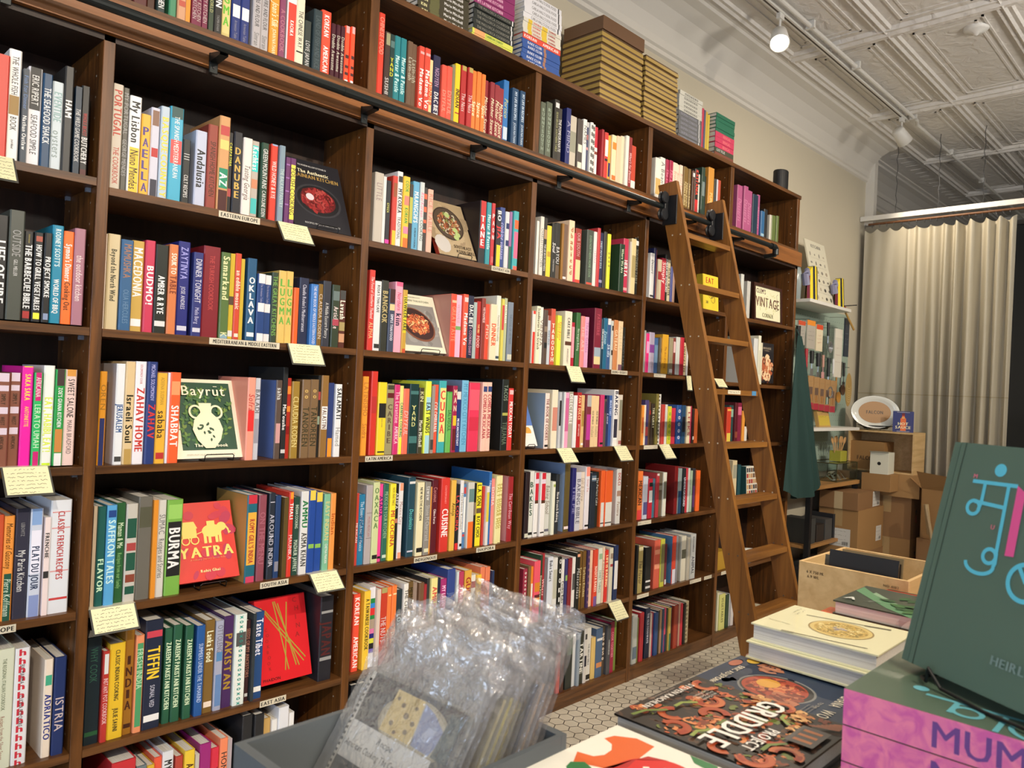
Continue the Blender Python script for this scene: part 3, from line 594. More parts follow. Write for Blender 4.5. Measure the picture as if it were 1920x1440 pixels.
2.4005 0.0191 0.286 24241f;#876~.3~.5
2.4215 0.0362 0.285 f2e434;*L.A. SON~222~.03~.36;#654~.4~.48;*ROY CHOI~222~.53~.86
2.4602 0.0114 0.269 c23c34
2.4735 0.0165 0.269 e0dcd8;#d8c84c~.1~.6
2.4919 0.0166 0.334 2f6cb4;Filipinx~cde~.1~.3
2.5111 0.0252 0.301 e88c88;*DOMA~fcc~.1~.45
2.5376 0.0222 0.313 e9e3a8;*SALT SUGAR MSG~ba5~.12~.78
2.5618 0.0264 0.312 e9e3a8;*SALT SUGAR MSG~ba5~.12~.78
2.6189 0.0338 0.304 9c2a30;!d09098;/The Carribean Way~dab~.25~.8
@c3r5|0.478|third bay, shelf behind the plastic bags
1.7821 0.0301 0.304 f0543e;*KOREAN~fee~.05~.4;*AMERICAN~fee~.55~.95
1.8257 0.0292 0.311 f2c83e;*A TAIWANESE COOKBOOK~332~.1~.75
1.8575 0.0286 0.320 e6e6ee;#284~.14~.2;#38d~.2~.26;#d33~.26~.35;#284~.35~.4;#a98~.4~.52;#d7a~.52~.58;#227~.58~.64;#dd4~.64~.7;#222~.7~.77;#76b~.77~.82
1.8884 0.0171 0.309 dcc8bc
1.9067 0.0351 0.311 c6402c;#aca468~0~.07;THE NUTS~dcc~.38~.7
1.9430 0.0207 0.309 f08040;#fda~.1~.12;*Spice~fdb~.5~.85
1.9648 0.0236 0.312 f08040;#fda~.1~.12;*Spice~fdb~.5~.85
1.9921 0.0288 0.289 24343c;LOVE JAPAN~cdd~.35~.85
2.0216 0.0235 0.312 e8e6e0;THE CHINESE WAY~222~.08~.7
2.0473 0.0279 0.315 6c5430;MEMORY OF TASTE~221~.08~.7
2.0775 0.0248 0.306 98857a
2.1051 0.0263 0.302 74543c;Latin-ish~edc~.35~.7
2.1335 0.0208 0.289 a43038;/Mother~eee~.35~.7
2.1549 0.0140 0.312 343638;UPPER~ccc~.5~.8
2.1711 0.0348 0.312 f0e498;*AMRIKAN~d6544a~.12~.6
2.2080 0.0185 0.306 242a40;/Yumb~ccd~.2~.6
2.2279 0.0350 0.299 a83274;*MY LATINX KITCHEN~fce~.1~.75
2.2635 0.0451 0.337 34488c;JEWISH~67a~.3~.6
2.3121 0.0125 0.321 cdd8dc
2.3264 0.0296 0.319 b84060;Tikim~fdd~.1~.6
2.3618 0.0416 0.319 dca844;*GURSHA~a4342c~.1~.6
2.4079 0.0339 0.289 e4e4e0;#a33~.1~.2
2.4439 0.0257 0.288 f2c440;YOGURT~742~.1~.7
2.4703 0.0279 0.318 e4815c;PORTICO~a34~.2~.6
2.5007 0.0291 0.314 e4815c;PORTICO~a34~.2~.6
2.5332 0.0137 0.295 28385c
@c3r6|0.080|lowest shelf behind the grey bin
1.7822 0.0349 0.347 24262c
1.8197 0.0364 0.345 232428
@c4u|2.745|upper section above the rail, fourth bay
2.7298 0.0355 0.259 5c6454;^RUNNYSOUTH~9a9~.1~.9
2.7681 0.0412 0.270 5c6454;^RUNNYSOUTH~9a9~.1~.9
2.8268 0.0333 0.299 33302a;#ddd~.05~.13;SEAN BROCK SOUTHERN TABLE~aa7~.2~.85
2.8619 0.0314 0.268 403c38;THE POMEGRANATE~ddd~.2~.8
2.9232 0.0327 0.286 242c6c;!1c2460;A MIND~99b~.1~.9
2.9572 0.0518 0.260 c8c0b0;#998~.3~.7
3.0114 0.0376 0.256 504844;#ddc~.5~.65;#ddc~.85~1
3.0529 0.0280 0.266 e8e8e4;NAMES~666~.1~.5
3.0834 0.0205 0.260 484c6c;#ccc~0~.1;#a66~.25~.35;#d99~.5~.55
3.1065 0.0220 0.263 e6e6e2;^8888888~222~.02~.98
3.1311 0.0242 0.262 e6e6e2;^8888888~222~.02~.98
3.1572 0.0277 0.257 cc3040;#ecece8~.42~1;#843~.5~.56
3.2002 0.0167 0.252 a43038
3.2452 0.0313 0.252 d03a34;#e8e6e4~.15~.5;#222~.55~.6
3.2779 0.0220 0.244 e0a838;#226~.6~.9
3.3027 0.0390 0.253 eeddb4;#e88a30~.15~.3;#d73~.85~.95
3.3444 0.0381 0.258 f0c8a8
3.3854 0.0286 0.269 efd8b8
3.4168 0.0260 0.277 e4e6dc
3.4457 0.0277 0.276 8c2a2c;/What's for Dessert~fcc~.3~.9
3.4756 0.0466 0.241 c4452e;#e4e0dc~.8~1
@c4r1|2.169|fourth bay, shelf under the rail
2.7282 0.0156 0.258 e4e2dc
2.7634 0.0243 0.287 dcd8ce;CHARLESTON KITCHEN~777~.2~.85
2.7888 0.0274 0.287 302c28;#a86~.2~.36;THE LEE BROS SOUTHERN~ddd~.45~.9
2.8185 0.0324 0.254 ecd23c;#b93~.5~.6
2.8532 0.0304 0.272 24241f;/Soul~eee~.35~.52;TODD RICHARDS~ccc~.65~.88
2.8855 0.0326 0.280 282824;BAYOU~ddd~.43~.72;#654~.75~1
2.9205 0.0162 0.282 946a2c
2.9378 0.0320 0.282 70584a;#edd~.93~.97
2.9723 0.0417 0.308 f2d2b0;^dbabiecd~a64~.1~.9
3.0152 0.0224 0.251 c23850
3.0389 0.0453 0.281 983428;OUR SOUTH~caa~.08~.5;#f0d09a~.57~.93;#d64a38~.93~1
3.1276 0.0533 0.289 485048;EVEN NORTHERN HOME COOK~8a8~.1~.85;#c54~.94~.98
3.1815 0.0245 0.287 e6e4dc;/tables~b9b~.3~.6
3.2073 0.0226 0.311 c23c40
3.2326 0.0391 0.293 242a4c;SWEET POTATO SOUL~cde~.15~.65;#99b~.85~.9
3.2778 0.0239 0.305 36342e
3.3037 0.0269 0.297 e8e238;^oaoo~774~.3~.6
3.4049 0.0444 0.260 24402f;Where We Are~dec~.1~.6
3.4507 0.0436 0.299 c23a58;*HERTA~eee~.4~.7;#eaa~.9~.95
3.4972 0.0147 0.288 c4beb4
3.5134 0.0415 0.308 e0ca98;#a96~.3~.7
3.5564 0.0331 0.320 22241f;#eee~.05~.13;SOUTHERN TABLE~887~.2~.8
@c4r2|1.742|shelf tagged BAKING AND DESSERTS
2.7372 0.0228 0.254 e8e0dc;#d43a30~0~.06;#d43a30~.4~1
2.7606 0.0252 0.279 e9e5c8;*Scandinavian from Scratch~443~.04~.75
2.7892 0.0250 0.277 e4e4dc;VIENNA~876~.1~.8
2.8159 0.0293 0.266 584840;#876~.3~.4;#222~.6~.7
2.8521 0.0256 0.243 c4ccd8;#943~.0~.1;WHITE SPICES~357~.3~.6
2.8788 0.0306 0.279 c85440;^TABOOSH~eed~.25~.95
2.9106 0.0142 0.249 dee84c;/Snacking~e64~.1~.5
2.9260 0.0239 0.249 dee84c;/Snacking~e64~.1~.5
2.9716 0.0550 0.277 e4dcc8;*CAKE BIBLE~333~.12~.5;#532~.55~.62;ANNIVERSARY~766~.68~.95
3.0278 0.0273 0.225 ac2238;#e9a~.1~.8
3.0626 0.0315 0.278 3c6c3c;Norwegian Baking~cdc~.3~.7
3.1004 0.0306 0.264 f08a88;THE ART~fbb~.1~.8
3.1323 0.0303 0.263 d8a0c4;Three Gables~b7a~.1~.7
3.2156 0.0601 0.318 7c2238;!601830;PATISSERIE~b56~.1~.45;#9ab~.65~.8;#dc9~.8~.93
3.2784 0.0203 0.265 183c50;*CHICAGO BAKES~eee~.2~.6
3.3001 0.0329 0.273 25688c;/Zaitoun~bde~.25~.5
3.3357 0.0333 0.274 3c5c8c;#ddd~.0~.12;/Skills~cde~.5~.75
3.3704 0.0196 0.265 c4c8c4;#333~.1~.2;#333~.6~.7
3.3928 0.0354 0.272 c88454;GATEAU~fdb~.2~.6
3.4296 0.0387 0.269 e8caa4;A LITTLE~cb9~.1~.6;#756~.88~1
3.4712 0.0319 0.240 22241f;A GOOD BAKE~555~.2~.9
@c4r3|1.328|fourth bay, shelf with two hanging note cards
2.8599 0.0307 0.274 ead8d0;!90a4b8;*THE BOOK OF COOKIES~733~.1~.85;#222~.93~.97
2.9094 0.0426 0.292 e4dcc4;#c87~.3~.7
2.9550 0.0150 0.282 c0c4cc;#222~.15~.6
2.9917 0.0134 0.283 d8dce0
3.0063 0.0343 0.281 e8a0c4;#c69~.1~.7
3.0431 0.0360 0.286 a8a698;*DELECTABLE~eee~.05~.58
3.0817 0.0277 0.268 e4e4e6
3.1106 0.0331 0.284 b0282a;*PAN Y DULCE~f0cc9a~.06~.5;BRYAN FORD~edd~.58~.8
3.1450 0.0257 0.271 d8b47c;#a84~.3~.6;#eee~.92~.96
3.1727 0.0411 0.272 7a3440;#aaa~0~.22;#b83a98~.37~.86
3.2183 0.0404 0.271 e4c89c;*OLD WORLD~333~.3~.56;/Italian~a97~.6~.8
3.2614 0.0309 0.270 e4c89c;*OLD WORLD~333~.3~.56;/Italian~a97~.6~.8
3.3031 0.0327 0.277 c8386c;#222~.92~.96
3.3372 0.0220 0.255 5c5048;#334~.05~.3
3.3613 0.0201 0.272 26305c;/Lune~cce~.3~.6
3.3842 0.0294 0.275 34589c;*BRAVE TART~cdf~.1~.4
3.4157 0.0376 0.307 e6e4e2;*BAKING~224~.03~.45;#334~.52~.85;#fff~.86~.88
3.4583 0.0165 0.281 d4d0cc
3.4762 0.0333 0.281 d8d0c4;#887~.1~.7;#a66~.9~.97
@c4r4|0.897|fourth bay, shelf with the blue sunrise cover
2.7334 0.0313 0.321 2c2024;#ccb~.92~.98
2.7719 0.0352 0.323 dce0dc;^BAKES~354~.15~.68;#222~.92~.96
2.8110 0.0300 0.314 e8e6e6;#c82638~0~.45;#dcd~.1~.17;#532~.43~.48;#222~.93~.95
2.8490 0.0345 0.312 e8e6e6;#c82638~0~.45;#dcd~.1~.17;#532~.43~.48;#222~.93~.95
2.8881 0.0385 0.308 ced0cc;/Baking School~765~.2~.65;#667~.9~.94
2.9319 0.0219 0.265 e0e2d0;#9a5~.05~.1
2.9645 0.0252 0.299 2c3034;*New French Baking~ccc~.3~.8
3.0419 0.0408 0.350 60522c;!9ab4dc;#edd~.92~.96
3.0852 0.0301 0.325 28286a;THE PIE~88b~.1~.9
3.1191 0.0407 0.303 c8c8d4;BAKING BIBLE~556~.12~.88
3.1636 0.0348 0.301 dcd0c4;/Salt & Straw~a98~.1~.5
3.2010 0.0360 0.326 e0dce4;#f09080~0~.15;Sister Pie~c88~.2~.4;#222~.93~.96
3.2469 0.0439 0.293 242c38;#678~.05~.15;#ddd~.1~.12
3.2935 0.0243 0.295 22261f;/The Perfect Cake~bbb~.1~.6
3.3327 0.0342 0.301 e2602c;#d8d8d4~.57~1;#333~.93~.95
3.3683 0.0627 0.298 e2602c;#d8d8d4~.57~1;#333~.93~.95
3.4863 0.0419 0.303 dadad8;*DOLCI~a22~.08~.3;#a87~.4~.5;/Pastiera~976~.6~.85
@c4r5|0.478|fourth bay, shelf with the folded note card
2.7529 0.0286 0.271 9c3048;^oxoxoxoxoxoxo~e8e0dc~.03~.97
2.7859 0.0183 0.282 7c6040
2.8048 0.0184 0.276 e8852c;#e8e4e0~.3~.7
2.8250 0.0437 0.300 e85a6c;#d8862c~.35~.5;#5c2428~.55~.6;#e8903c~.6~.75
2.8703 0.0155 0.324 244430;*Dessert Person~ddb~.3~.7
2.8870 0.0196 0.330 a03038;/Whats~fcc~.3~.7
2.9084 0.0198 0.302 746c74
2.9329 0.0378 0.305 d6dce8;*Bake Smart~223~.06~.4
2.9777 0.0348 0.295 dcdcda;#bba~.2~.7;#889~.93~.96
3.0186 0.0243 0.296 24241f;^OOOKIO~eee~.0~.98
3.0447 0.0227 0.279 e2e0dc;*Cookie Bake~332~.4~.8
3.0692 0.0167 0.280 3c3c70;#8a6~.3~.4
3.0884 0.0287 0.281 842a30;^IIIIII~a44~.05~.35
3.1221 0.0265 0.281 e4e2de;#555~.3~.6;#222~.92~.95
3.1511 0.0293 0.301 222420;#ea8~.02~.07;/Masterclass~bbb~.25~.8
3.1843 0.0284 0.303 725428;*Turkuaz Kitchen~cb8~.28~.8
3.2179 0.0274 0.301 725428;*Turkuaz Kitchen~cb8~.28~.8
3.2473 0.0191 0.302 46325c;^oxoxoxox~a78~.05~.95
3.2690 0.0279 0.299 e4c2a8;#dba~.3~.6
3.2983 0.0323 0.300 d84a34;*NADIYA BAKES~fdc~.3~.75;#7a5c9c~.83~1
3.3522 0.0343 0.300 dce0d4;#9b9~.1~.2;SWEET THINGS~787~.4~.8
3.3886 0.0173 0.302 e4c8b0;/A Good Bake~866~.2~.6
3.4086 0.0265 0.283 d8362e;*LIFE IS BAKING~fda~.1~.7
3.4408 0.0296 0.292 d4d0bc;#987~.1~.2;#a44~.3~.35
3.4818 0.0373 0.300 25345c;#e4e4e6~.28~.8
@c4r6|0.080|fourth bay, bottom shelf
2.7970 0.0366 0.344 22242a
2.8373 0.0335 0.334 25262c
2.8747 0.0317 0.321 222428
2.9102 0.0329 0.311 28282c
2.9471 0.0271 0.299 222
2.9972 0.0324 0.292 243630
3.0316 0.0255 0.287 c0402e;*THE~eee~.1~.3
3.0591 0.0250 0.287 4c2e26
3.1031 0.0519 0.294 2c302c;#565~.05~.4
3.1586 0.0301 0.275 ccd0d4
3.1915 0.0194 0.274 8c98a4
3.2128 0.0341 0.277 34362e;*TARTINE~e8e8e2~.22~.8
3.2491 0.0242 0.286 ccc8c4;#444~.1~.2;#223~.5~.7
3.2775 0.0393 0.281 d8d6d0;*THE BREAD BIBLE~777~.3~.7;#222~.88~.97
3.3238 0.0346 0.221 d9ba72
3.3590 0.0542 0.262 4c6484;#ddd~.2~.25;#c85~.7~.8
3.4138 0.0274 0.265 54483c;^oSooSo~edc~.1~.7
3.4432 0.0323 0.268 4c4c50;*HANDMADE BREAD~ccc~.3~.6
3.4779 0.0355 0.278 9c2444;COOK TOGETHER~e9a~.2~.7
3.5164 0.0293 0.279 748a3c
@c5u|2.745|upper section above the rail, fifth bay
3.7125 0.0560 0.232 e8e4d8;#ca6~.5~.9
3.7700 0.0497 0.249 e4e6dc;A Bean~777~.1~.6
3.8248 0.0284 0.248 a42448;/The Loaf~e8a~.2~.7
3.8566 0.0340 0.250 a42448;/The Loaf~e8a~.2~.7
3.8935 0.0452 0.247 f0d4c0;/Bread Bread~c98~.2~.7
3.9414 0.0360 0.250 f0d4c0;/Bread Bread~c98~.2~.7
3.9799 0.0320 0.253 f0d4c0;/Bread Bread~c98~.2~.7
4.0169 0.0335 0.253 7a6030;*Turkuaz Kitchen~dc9~.35~.92
4.0532 0.0248 0.252 7a6030;*Turkuaz Kitchen~dc9~.35~.92
4.0806 0.0216 0.253 7a6030;*Turkuaz Kitchen~dc9~.35~.92
4.1065 0.0275 0.247 54382c;#ddd~.05~.15
4.1363 0.0406 0.266 2c2624;*KASTANIA~e05040~.03~.6;#c33~.7~1
4.1828 0.0293 0.246 d8dcd4;#222~.2~.25
4.2157 0.0356 0.294 2c4438;#788~.3~.6
4.2603 0.0264 0.251 28302c
4.3083 0.0662 0.319 d0923c;*PUMPKIN~ec8~.5~.9
4.3856 0.0199 0.261 2f3432
4.4094 0.0175 0.263 c8c8d0
4.4308 0.0379 0.266 b8503c
@c5r1|2.169|fifth bay, shelf beside the ladder top
3.6785 0.0178 0.251 909498
3.6981 0.0396 0.257 dcdcdc;/Dessert~444~.15~.45;#333~.93~.97
3.7396 0.0246 0.292 262c5c;#335~.4~.9
3.7660 0.0119 0.286 cc4434
3.7798 0.0416 0.234 cfc4a8;#a33~.3~.5
3.8242 0.0432 0.248 c02c40;*Simply~ecc~.1~.6
3.8693 0.0266 0.276 22241f;*AMERICAN SFOGLINO~ddd~.1~.8
3.8997 0.0307 0.249 c8bc9c;*FLOUR + WATER~332~.2~.85
3.9343 0.0213 0.212 48508c
3.9575 0.0234 0.221 a08070
@c5r2|1.742|fifth bay, shelf with a grey tag
3.6805 0.0231 0.240 a8aca8
3.7054 0.0296 0.224 e0307c;#f9c~.2~.5
3.7368 0.0527 0.234 b8acc4;#849~.3~.5
3.7913 0.0388 0.206 486ca0;#79b~.2~.7
3.8320 0.0168 0.211 706858
3.8506 0.0197 0.210 e4cc94;#222~.3~.4
3.8722 0.0618 0.233 e2ac34;/The Art of Living~953~.3~.85
3.9378 0.0396 0.217 9c9478;#ddd~.85~.95
3.9803 0.0284 0.220 7c3830;#dbb~.1~.4
4.0117 0.0416 0.228 c8ccc8
4.0552 0.0401 0.229 bc2c3c
4.0984 0.0437 0.202 e4d0a8;*VINAIGRETTE~653~.1~.9
4.1472 0.0154 0.195 ddd
@c5r3|1.328|fifth bay, shelf above the dark card holder
3.6781 0.0256 0.226 f0983c;#c63~.3~.7
3.7055 0.0205 0.229 e4dcc8
3.7286 0.0351 0.257 484070;#a44~.6~.8
3.7664 0.0200 0.248 584030;#a33~.2~.3
3.7891 0.0293 0.238 403428;*THE CURRY~ddb~.1~.6
3.8221 0.0259 0.296 8c8040;#664~.3~.8
3.8498 0.0383 0.294 dcdcd8;^xxoxxoxxoxxox~333~.0~.98
3.8910 0.0303 0.235 c0443c
3.9241 0.0239 0.235 d8d8d4
3.9508 0.0376 0.225 d4d03c;^ooooo~7a3~.1~.9
3.9924 0.0529 0.215 c8384c
4.0482 0.0488 0.234 30589c;^ooooo~dde~.05~.9
4.1152 0.0427 0.233 24486c;#112~.3~.7
4.1660 0.0350 0.228 dcd0b0;*LEEKS~a55~.05~.9
4.2031 0.0271 0.229 c0405c
4.2354 0.0210 0.212 35241f;#ccc~.8~.9
4.2596 0.0510 0.213 b0562c
@c5r4|0.900|fifth bay, shelf with the tall dark red book
3.6829 0.0516 0.277 e87c3c;*MEXICAN~532~.2~.7;#d44~.8~1
3.7375 0.0454 0.245 c4ccdc;#558~.6~.9
3.7860 0.0400 0.231 b8283c;#222~.1~.2;#ddd~.3~.6
3.8281 0.0290 0.229 507c94
3.8602 0.0304 0.257 c44048;#edd~.0~.05
3.8948 0.0425 0.261 6c6050;#998~.3~.4
3.9415 0.0355 0.259 dcdcd0;#887~.2~.6
4.0726 0.0336 0.290 841e20
4.1129 0.0409 0.275 8c9a9c;#26486c~.5~1
4.1572 0.0287 0.273 22262a;*UNDERGROUND~ccd~.2~.85
4.1882 0.0278 0.275 b83440
4.2184 0.0281 0.273 d8dcd8
4.2488 0.0212 0.256 b4ccb0
4.2736 0.0321 0.268 303038;#536~.4~.9
4.3105 0.0434 0.254 ea682c
@c5r5|0.478|fifth bay, shelf with two small tags
3.6926 0.0187 0.277 222
3.7153 0.0479 0.269 a89860;#e0d8b0~.02~.1;/The Flavor~543~.3~.8
3.7833 0.0551 0.255 222;#ddd~.75~.79;#ccc~.88~.93
3.8405 0.0165 0.242 302c24;#cc5~.2~.7
3.8851 0.0601 0.284 e46a54;#fa8~.2~.3;#fa8~.5~.6
3.9516 0.0430 0.283 c0c048;#885~.1~.9
3.9989 0.0239 0.248 742c38;#ddd~.85~.97
4.0800 0.0402 0.287 d84c38;!5888b8;#dde~.7~1
4.1225 0.0248 0.288 8c8c94
4.1816 0.0531 0.276 d0ccbc;#665~.3~.5
4.2393 0.0281 0.264 c4beae
4.2792 0.0619 0.278 bcc0c0;*SEASONINGS~445~.05~.4;*ANIMAL~445~.5~.9
@c5r6|0.080|fifth bay, bottom shelf
3.6848 0.0471 0.276 b4b8b4;#678~.65~.9
3.7349 0.0149 0.255 707848
3.7577 0.0361 0.280 ac2c34
3.8243 0.0452 0.291 20263c;*THE OLD FOODWAYS~ccd~.1~.7
3.8726 0.0156 0.254 c8b4a8
3.8902 0.0209 0.256 a83c50
3.9142 0.0337 0.252 34548c
3.9512 0.0170 0.257 3c3428
3.9703 0.0214 0.260 b48c6c
3.9950 0.0173 0.262 30506c
4.0144 0.0206 0.261 d04c6c;#336~.6~1
4.0372 0.0197 0.254 2c3a3c
4.0602 0.0231 0.256 c8ac54;#4a7a54~.6~1
4.0877 0.0244 0.258 344858
4.1166 0.0348 0.259 a4402c
4.1548 0.0204 0.258 8c3434
4.1787 0.0240 0.260 b8907c
4.2061 0.0253 0.256 c83040
4.2349 0.0244 0.254 22241f
4.2628 0.0435 0.258 ccbc98;^oxoxoxoxo~764~.05~.95
@c6u|2.745|upper section, last bay
4.6939 0.0650 0.294 a85480;/Desserts~c8a~.3~.8
4.7632 0.0535 0.300 a85480;/Desserts~c8a~.3~.8
4.8209 0.0717 0.285 a85480;/Desserts~c8a~.3~.8
4.9014 0.0733 0.275 1c3448
4.9792 0.0373 0.288 a85480;/Desserts~c8a~.3~.8
5.0209 0.0498 0.182 306494;#9bc~.85~.95
5.0768 0.0490 0.207 26282c
5.1537 0.0281 0.180 c4c0b4
5.1849 0.0346 0.183 60703c
5.2227 0.0350 0.188 60703c
5.2609 0.0337 0.194 60703c
@c6r1|2.165|vintage corner shelf
4.7998 0.0376 0.293 c8ccc8
4.8791 0.0435 0.255 bcbcb8
@c6r2|1.723|last bay, shelf with the roasted dish cover
4.9998 0.0580 0.316 d0d4d4
5.0684 0.0348 0.340 e0e0cc;#ccb~.3~.8
5.1073 0.0311 0.293 d4d0b8
@c6r3|1.312|last bay, books seen between the ladder stringers
4.6611 0.0549 0.245 c0402c;#d8c050~.7~.97;#e8b050~.05~.1
4.7196 0.0497 0.258 2a4848;#8a9~.1~.3
4.7730 0.0381 0.277 581824;#843~.7~.85
4.8148 0.0561 0.277 7c2440;#c68~.1~.3
4.8746 0.0354 0.224 d8923c
4.9278 0.0423 0.115 d4d0cc
@c6r4|0.900|last bay, books behind the lower ladder rungs
4.7738 0.0579 0.300 cfc09c;#998~.1~.4
4.8456 0.0365 0.270 204850
@c6r6|0.080|last bay, bottom shelf
4.6546 0.0197 0.252 d4d4b8
4.6796 0.0746 0.235 cccc7c;*VEGETABLES~774~.1~.8
4.7622 0.0461 0.221 2c4430
4.8138 0.0247 0.217 c0c4cc
4.8440 0.0360 0.202 ccc8c8
"""
UPX = [-.151, .795, 1.74, 2.686, 3.632, 4.578, 5.585]; T = .0334
Z1, Z2, Z3, Z4, Z5, Z6, ZU, ZT = 2.168, 1.742, 1.328, .8974, .4777, .08, 2.745, 3.147
D = .31
# ------------------------------------------------------------------ setting
def floor_mat():
    m, nt, b = nodes('hex_tile'); N = nt.nodes; L = nt.links
    g = N.new('ShaderNodeNewGeometry'); s = .071
    def vm(op, a, bb=None):
        n = N.new('ShaderNodeVectorMath'); n.operation = op
        for i, q in enumerate((a, bb)):
            if q is None: continue
            if isinstance(q, tuple): n.inputs[i].default_value = q
            else: L.new(q, n.inputs[i])
        return n
    def mm(op, a, bb=None):
        n = N.new('ShaderNodeMath'); n.operation = op
        for i, q in enumerate((a, bb)):
            if q is None: continue
            if isinstance(q, (int, float)): n.inputs[i].default_value = q
            else: L.new(q, n.inputs[i])
        return n.outputs[0]
    p = vm('MULTIPLY', vm('ADD', g.outputs['Position'], (20, 20, 0)).outputs[0], (1/s, 1/s, 0)).outputs[0]
    # hexagonal distance: two offset rectangular lattices
    def cell(off):
        q = vm('ADD', p, off).outputs[0]; q = vm('MODULO', q, (1, 1.7320508, 1)).outputs[0]
        q = vm('SUBTRACT', q, (.5, .8660254, 0)).outputs[0]; q = vm('ABSOLUTE', q).outputs[0]
        d1 = vm('DOT_PRODUCT', q, (.5, .8660254, 0)).outputs['Value']
        sx = N.new('ShaderNodeSeparateXYZ'); L.new(q, sx.inputs[0]); return mm('MAXIMUM', d1, sx.outputs[0])
    d = mm('MINIMUM', cell((0, 0, 0)), cell((.5, .8660254, 0)))
    cr = N.new('ShaderNodeValToRGB'); e = cr.color_ramp.elements; e[0].position = .462; e[0].color = (1, 1, 1, 1); e[1].position = .478; e[1].color = (0, 0, 0, 1)
    L.new(d, cr.inputs[0])
    nz = N.new('ShaderNodeTexNoise'); nz.inputs['Scale'].default_value = 5; L.new(g.outputs['Position'], nz.inputs['Vector'])
    c2 = N.new('ShaderNodeValToRGB'); e = c2.color_ramp.elements; e[0].position = .3; e[0].color = rgb('c4bcaa'); e[1].position = .7; e[1].color = rgb('dcd5c4'); L.new(nz.outputs['Fac'], c2.inputs[0])
    mx = N.new('ShaderNodeMix'); mx.data_type = 'RGBA'; L.new(cr.outputs[0], mx.inputs[0]); mx.inputs[6].default_value = rgb('3a322a'); L.new(c2.outputs[0], mx.inputs[7])
    L.new(mx.outputs[2], b.inputs['Base Color']); b.inputs['Roughness'].default_value = .45
    return m
def plaster(name, c, sc, st, dist=.01):
    m, nt, b = nodes(name); N = nt.nodes; L = nt.links
    g = N.new('ShaderNodeNewGeometry'); n = N.new('ShaderNodeTexNoise'); n.inputs['Scale'].default_value = sc; n.inputs['Detail'].default_value = 4; n.inputs['Distortion'].default_value = 1.2
    L.new(g.outputs['Position'], n.inputs['Vector']); bp = N.new('ShaderNodeBump'); bp.inputs['Strength'].default_value = st; bp.inputs['Distance'].default_value = dist
    L.new(n.outputs['Fac'], bp.inputs['Height']); L.new(bp.outputs[0], b.inputs['Normal']); b.inputs['Base Color'].default_value = rgb(c); b.inputs['Roughness'].default_value = .55
    return m
WALL = plaster('cream_wall', 'c6beaa', 3, .15); CEIL = plaster('pressed_tin', 'dcd8d2', 9, .9, .016); TRIM = plaster('painted_trim', 'd8d4cc', 8, .1)
CURT = plaster('curtain_cloth', 'b8b09c', 60, .2, .002)
struct(MB().box((-3.5, -6.5, -.05), (12, .5, 0), floor_mat()).build('floor'))
struct(MB().box((-3.5, .32, 0), (7.8, .5, 4.15), WALL).build('wall_back'))
struct(MB().box((7.8, .62, 0), (12, .8, 4.15), WALL).build('wall_side_room'))
struct(MB().box((-3.5, -6.7, 0), (12, -6.5, 4.15), M('6c6458', .8)).build('wall_opposite'))
struct(MB().box((12, -6.7, 0), (12.1, .8, 4.15), M('4a4a48', .8)).build('wall_far'))
w = MB(); w.box((-3.62, -6.7, 0), (-3.5, -4.9, 4.15), WALL).box((-3.62, -1.1, 0), (-3.5, .5, 4.15), WALL).box((-3.62, -4.9, 0), (-3.5, -1.1, .45), WALL).box((-3.62, -4.9, 2.95), (-3.5, -1.1, 4.15), WALL)
struct(w.build('wall_front'))
struct(MB().box((-3.58, -4.9, .45), (-3.56, -1.1, 2.95), M('ffffff', .02, trans=1, name='window_glass')).build('window_1'))
# pressed tin ceiling: panels framed by raised ribs
cm = MB().box((-3.5, -6.5, 4.1), (12, .8, 4.15), CEIL)
xs = [-2.4+1.55*k for k in range(10)]; ys = [.0-.655*k for k in range(10)]
def rib(a, b, axis, wd, h):
    pr = [(-wd, 0), (-wd*.8, -h*.7), (-wd*.3, -h*.5), (0, -h), (wd*.3, -h*.5), (wd*.8, -h*.7), (wd, 0)]
    V = []
    for q in (0, 1):
        for u, v in pr: V.append((a[0]+u, (a[1], b)[q], 4.1+v) if axis == 'y' else ((a[0], b)[q], a[1]+u, 4.1+v))
    n = len(pr); cm.add(V, [(i, i+1, n+i+1, n+i) for i in range(n-1)], CEIL)
for x in xs: rib((x, ys[0]), -6.5, 'y', .07, .035)
for y in ys: rib((-3.5, y), 12, 'x', .05, .028)
for x in xs[:-1]:
    for y in ys[:-1]:
        big = True
        for k, hh in ((.12, .008), (.17, .004)):
            x0, x1, y0, y1 = x+k, x+1.55-k, y-.655+k, y-k
            for a, b, c_, d_ in ((x0, y0, x1, y0+.014), (x0, y1-.014, x1, y1), (x0, y0, x0+.014, y1), (x1-.014, y0, x1, y1)): cm.box((a, b, 4.1-hh), (c_, d_, 4.101), CEIL)
for i in range(7):
    y = .24-.0001*i
for x in [k*.155-3.4 for k in range(96)]:
    cm.box((x, .02, 4.097), (x+.012, .2, 4.101), CEIL)
struct(cm.build('ceiling'))
pr = [(.32, 3.78), (.30, 3.79), (.30, 3.815), (.285, 3.825), (.28, 3.87), (.25, 3.95), (.19, 4.02), (.12, 4.055), (.06, 4.065), (.05, 4.08), (.02, 4.085), (.02, 4.1)]
n = len(pr); V = [(x, y, z) for x in (-3.5, 7.8) for y, z in pr]
struct(MB().add(V, [(i, i+1, n+i+1, n+i) for i in range(n-1)], TRIM).build('trim_1', smooth=False))
V = [(x, y+.3, z) for x in (7.8, 12) for y, z in pr]
struct(MB().add(V, [(i, i+1, n+i+1, n+i) for i in range(n-1)], TRIM).build('trim_2'))
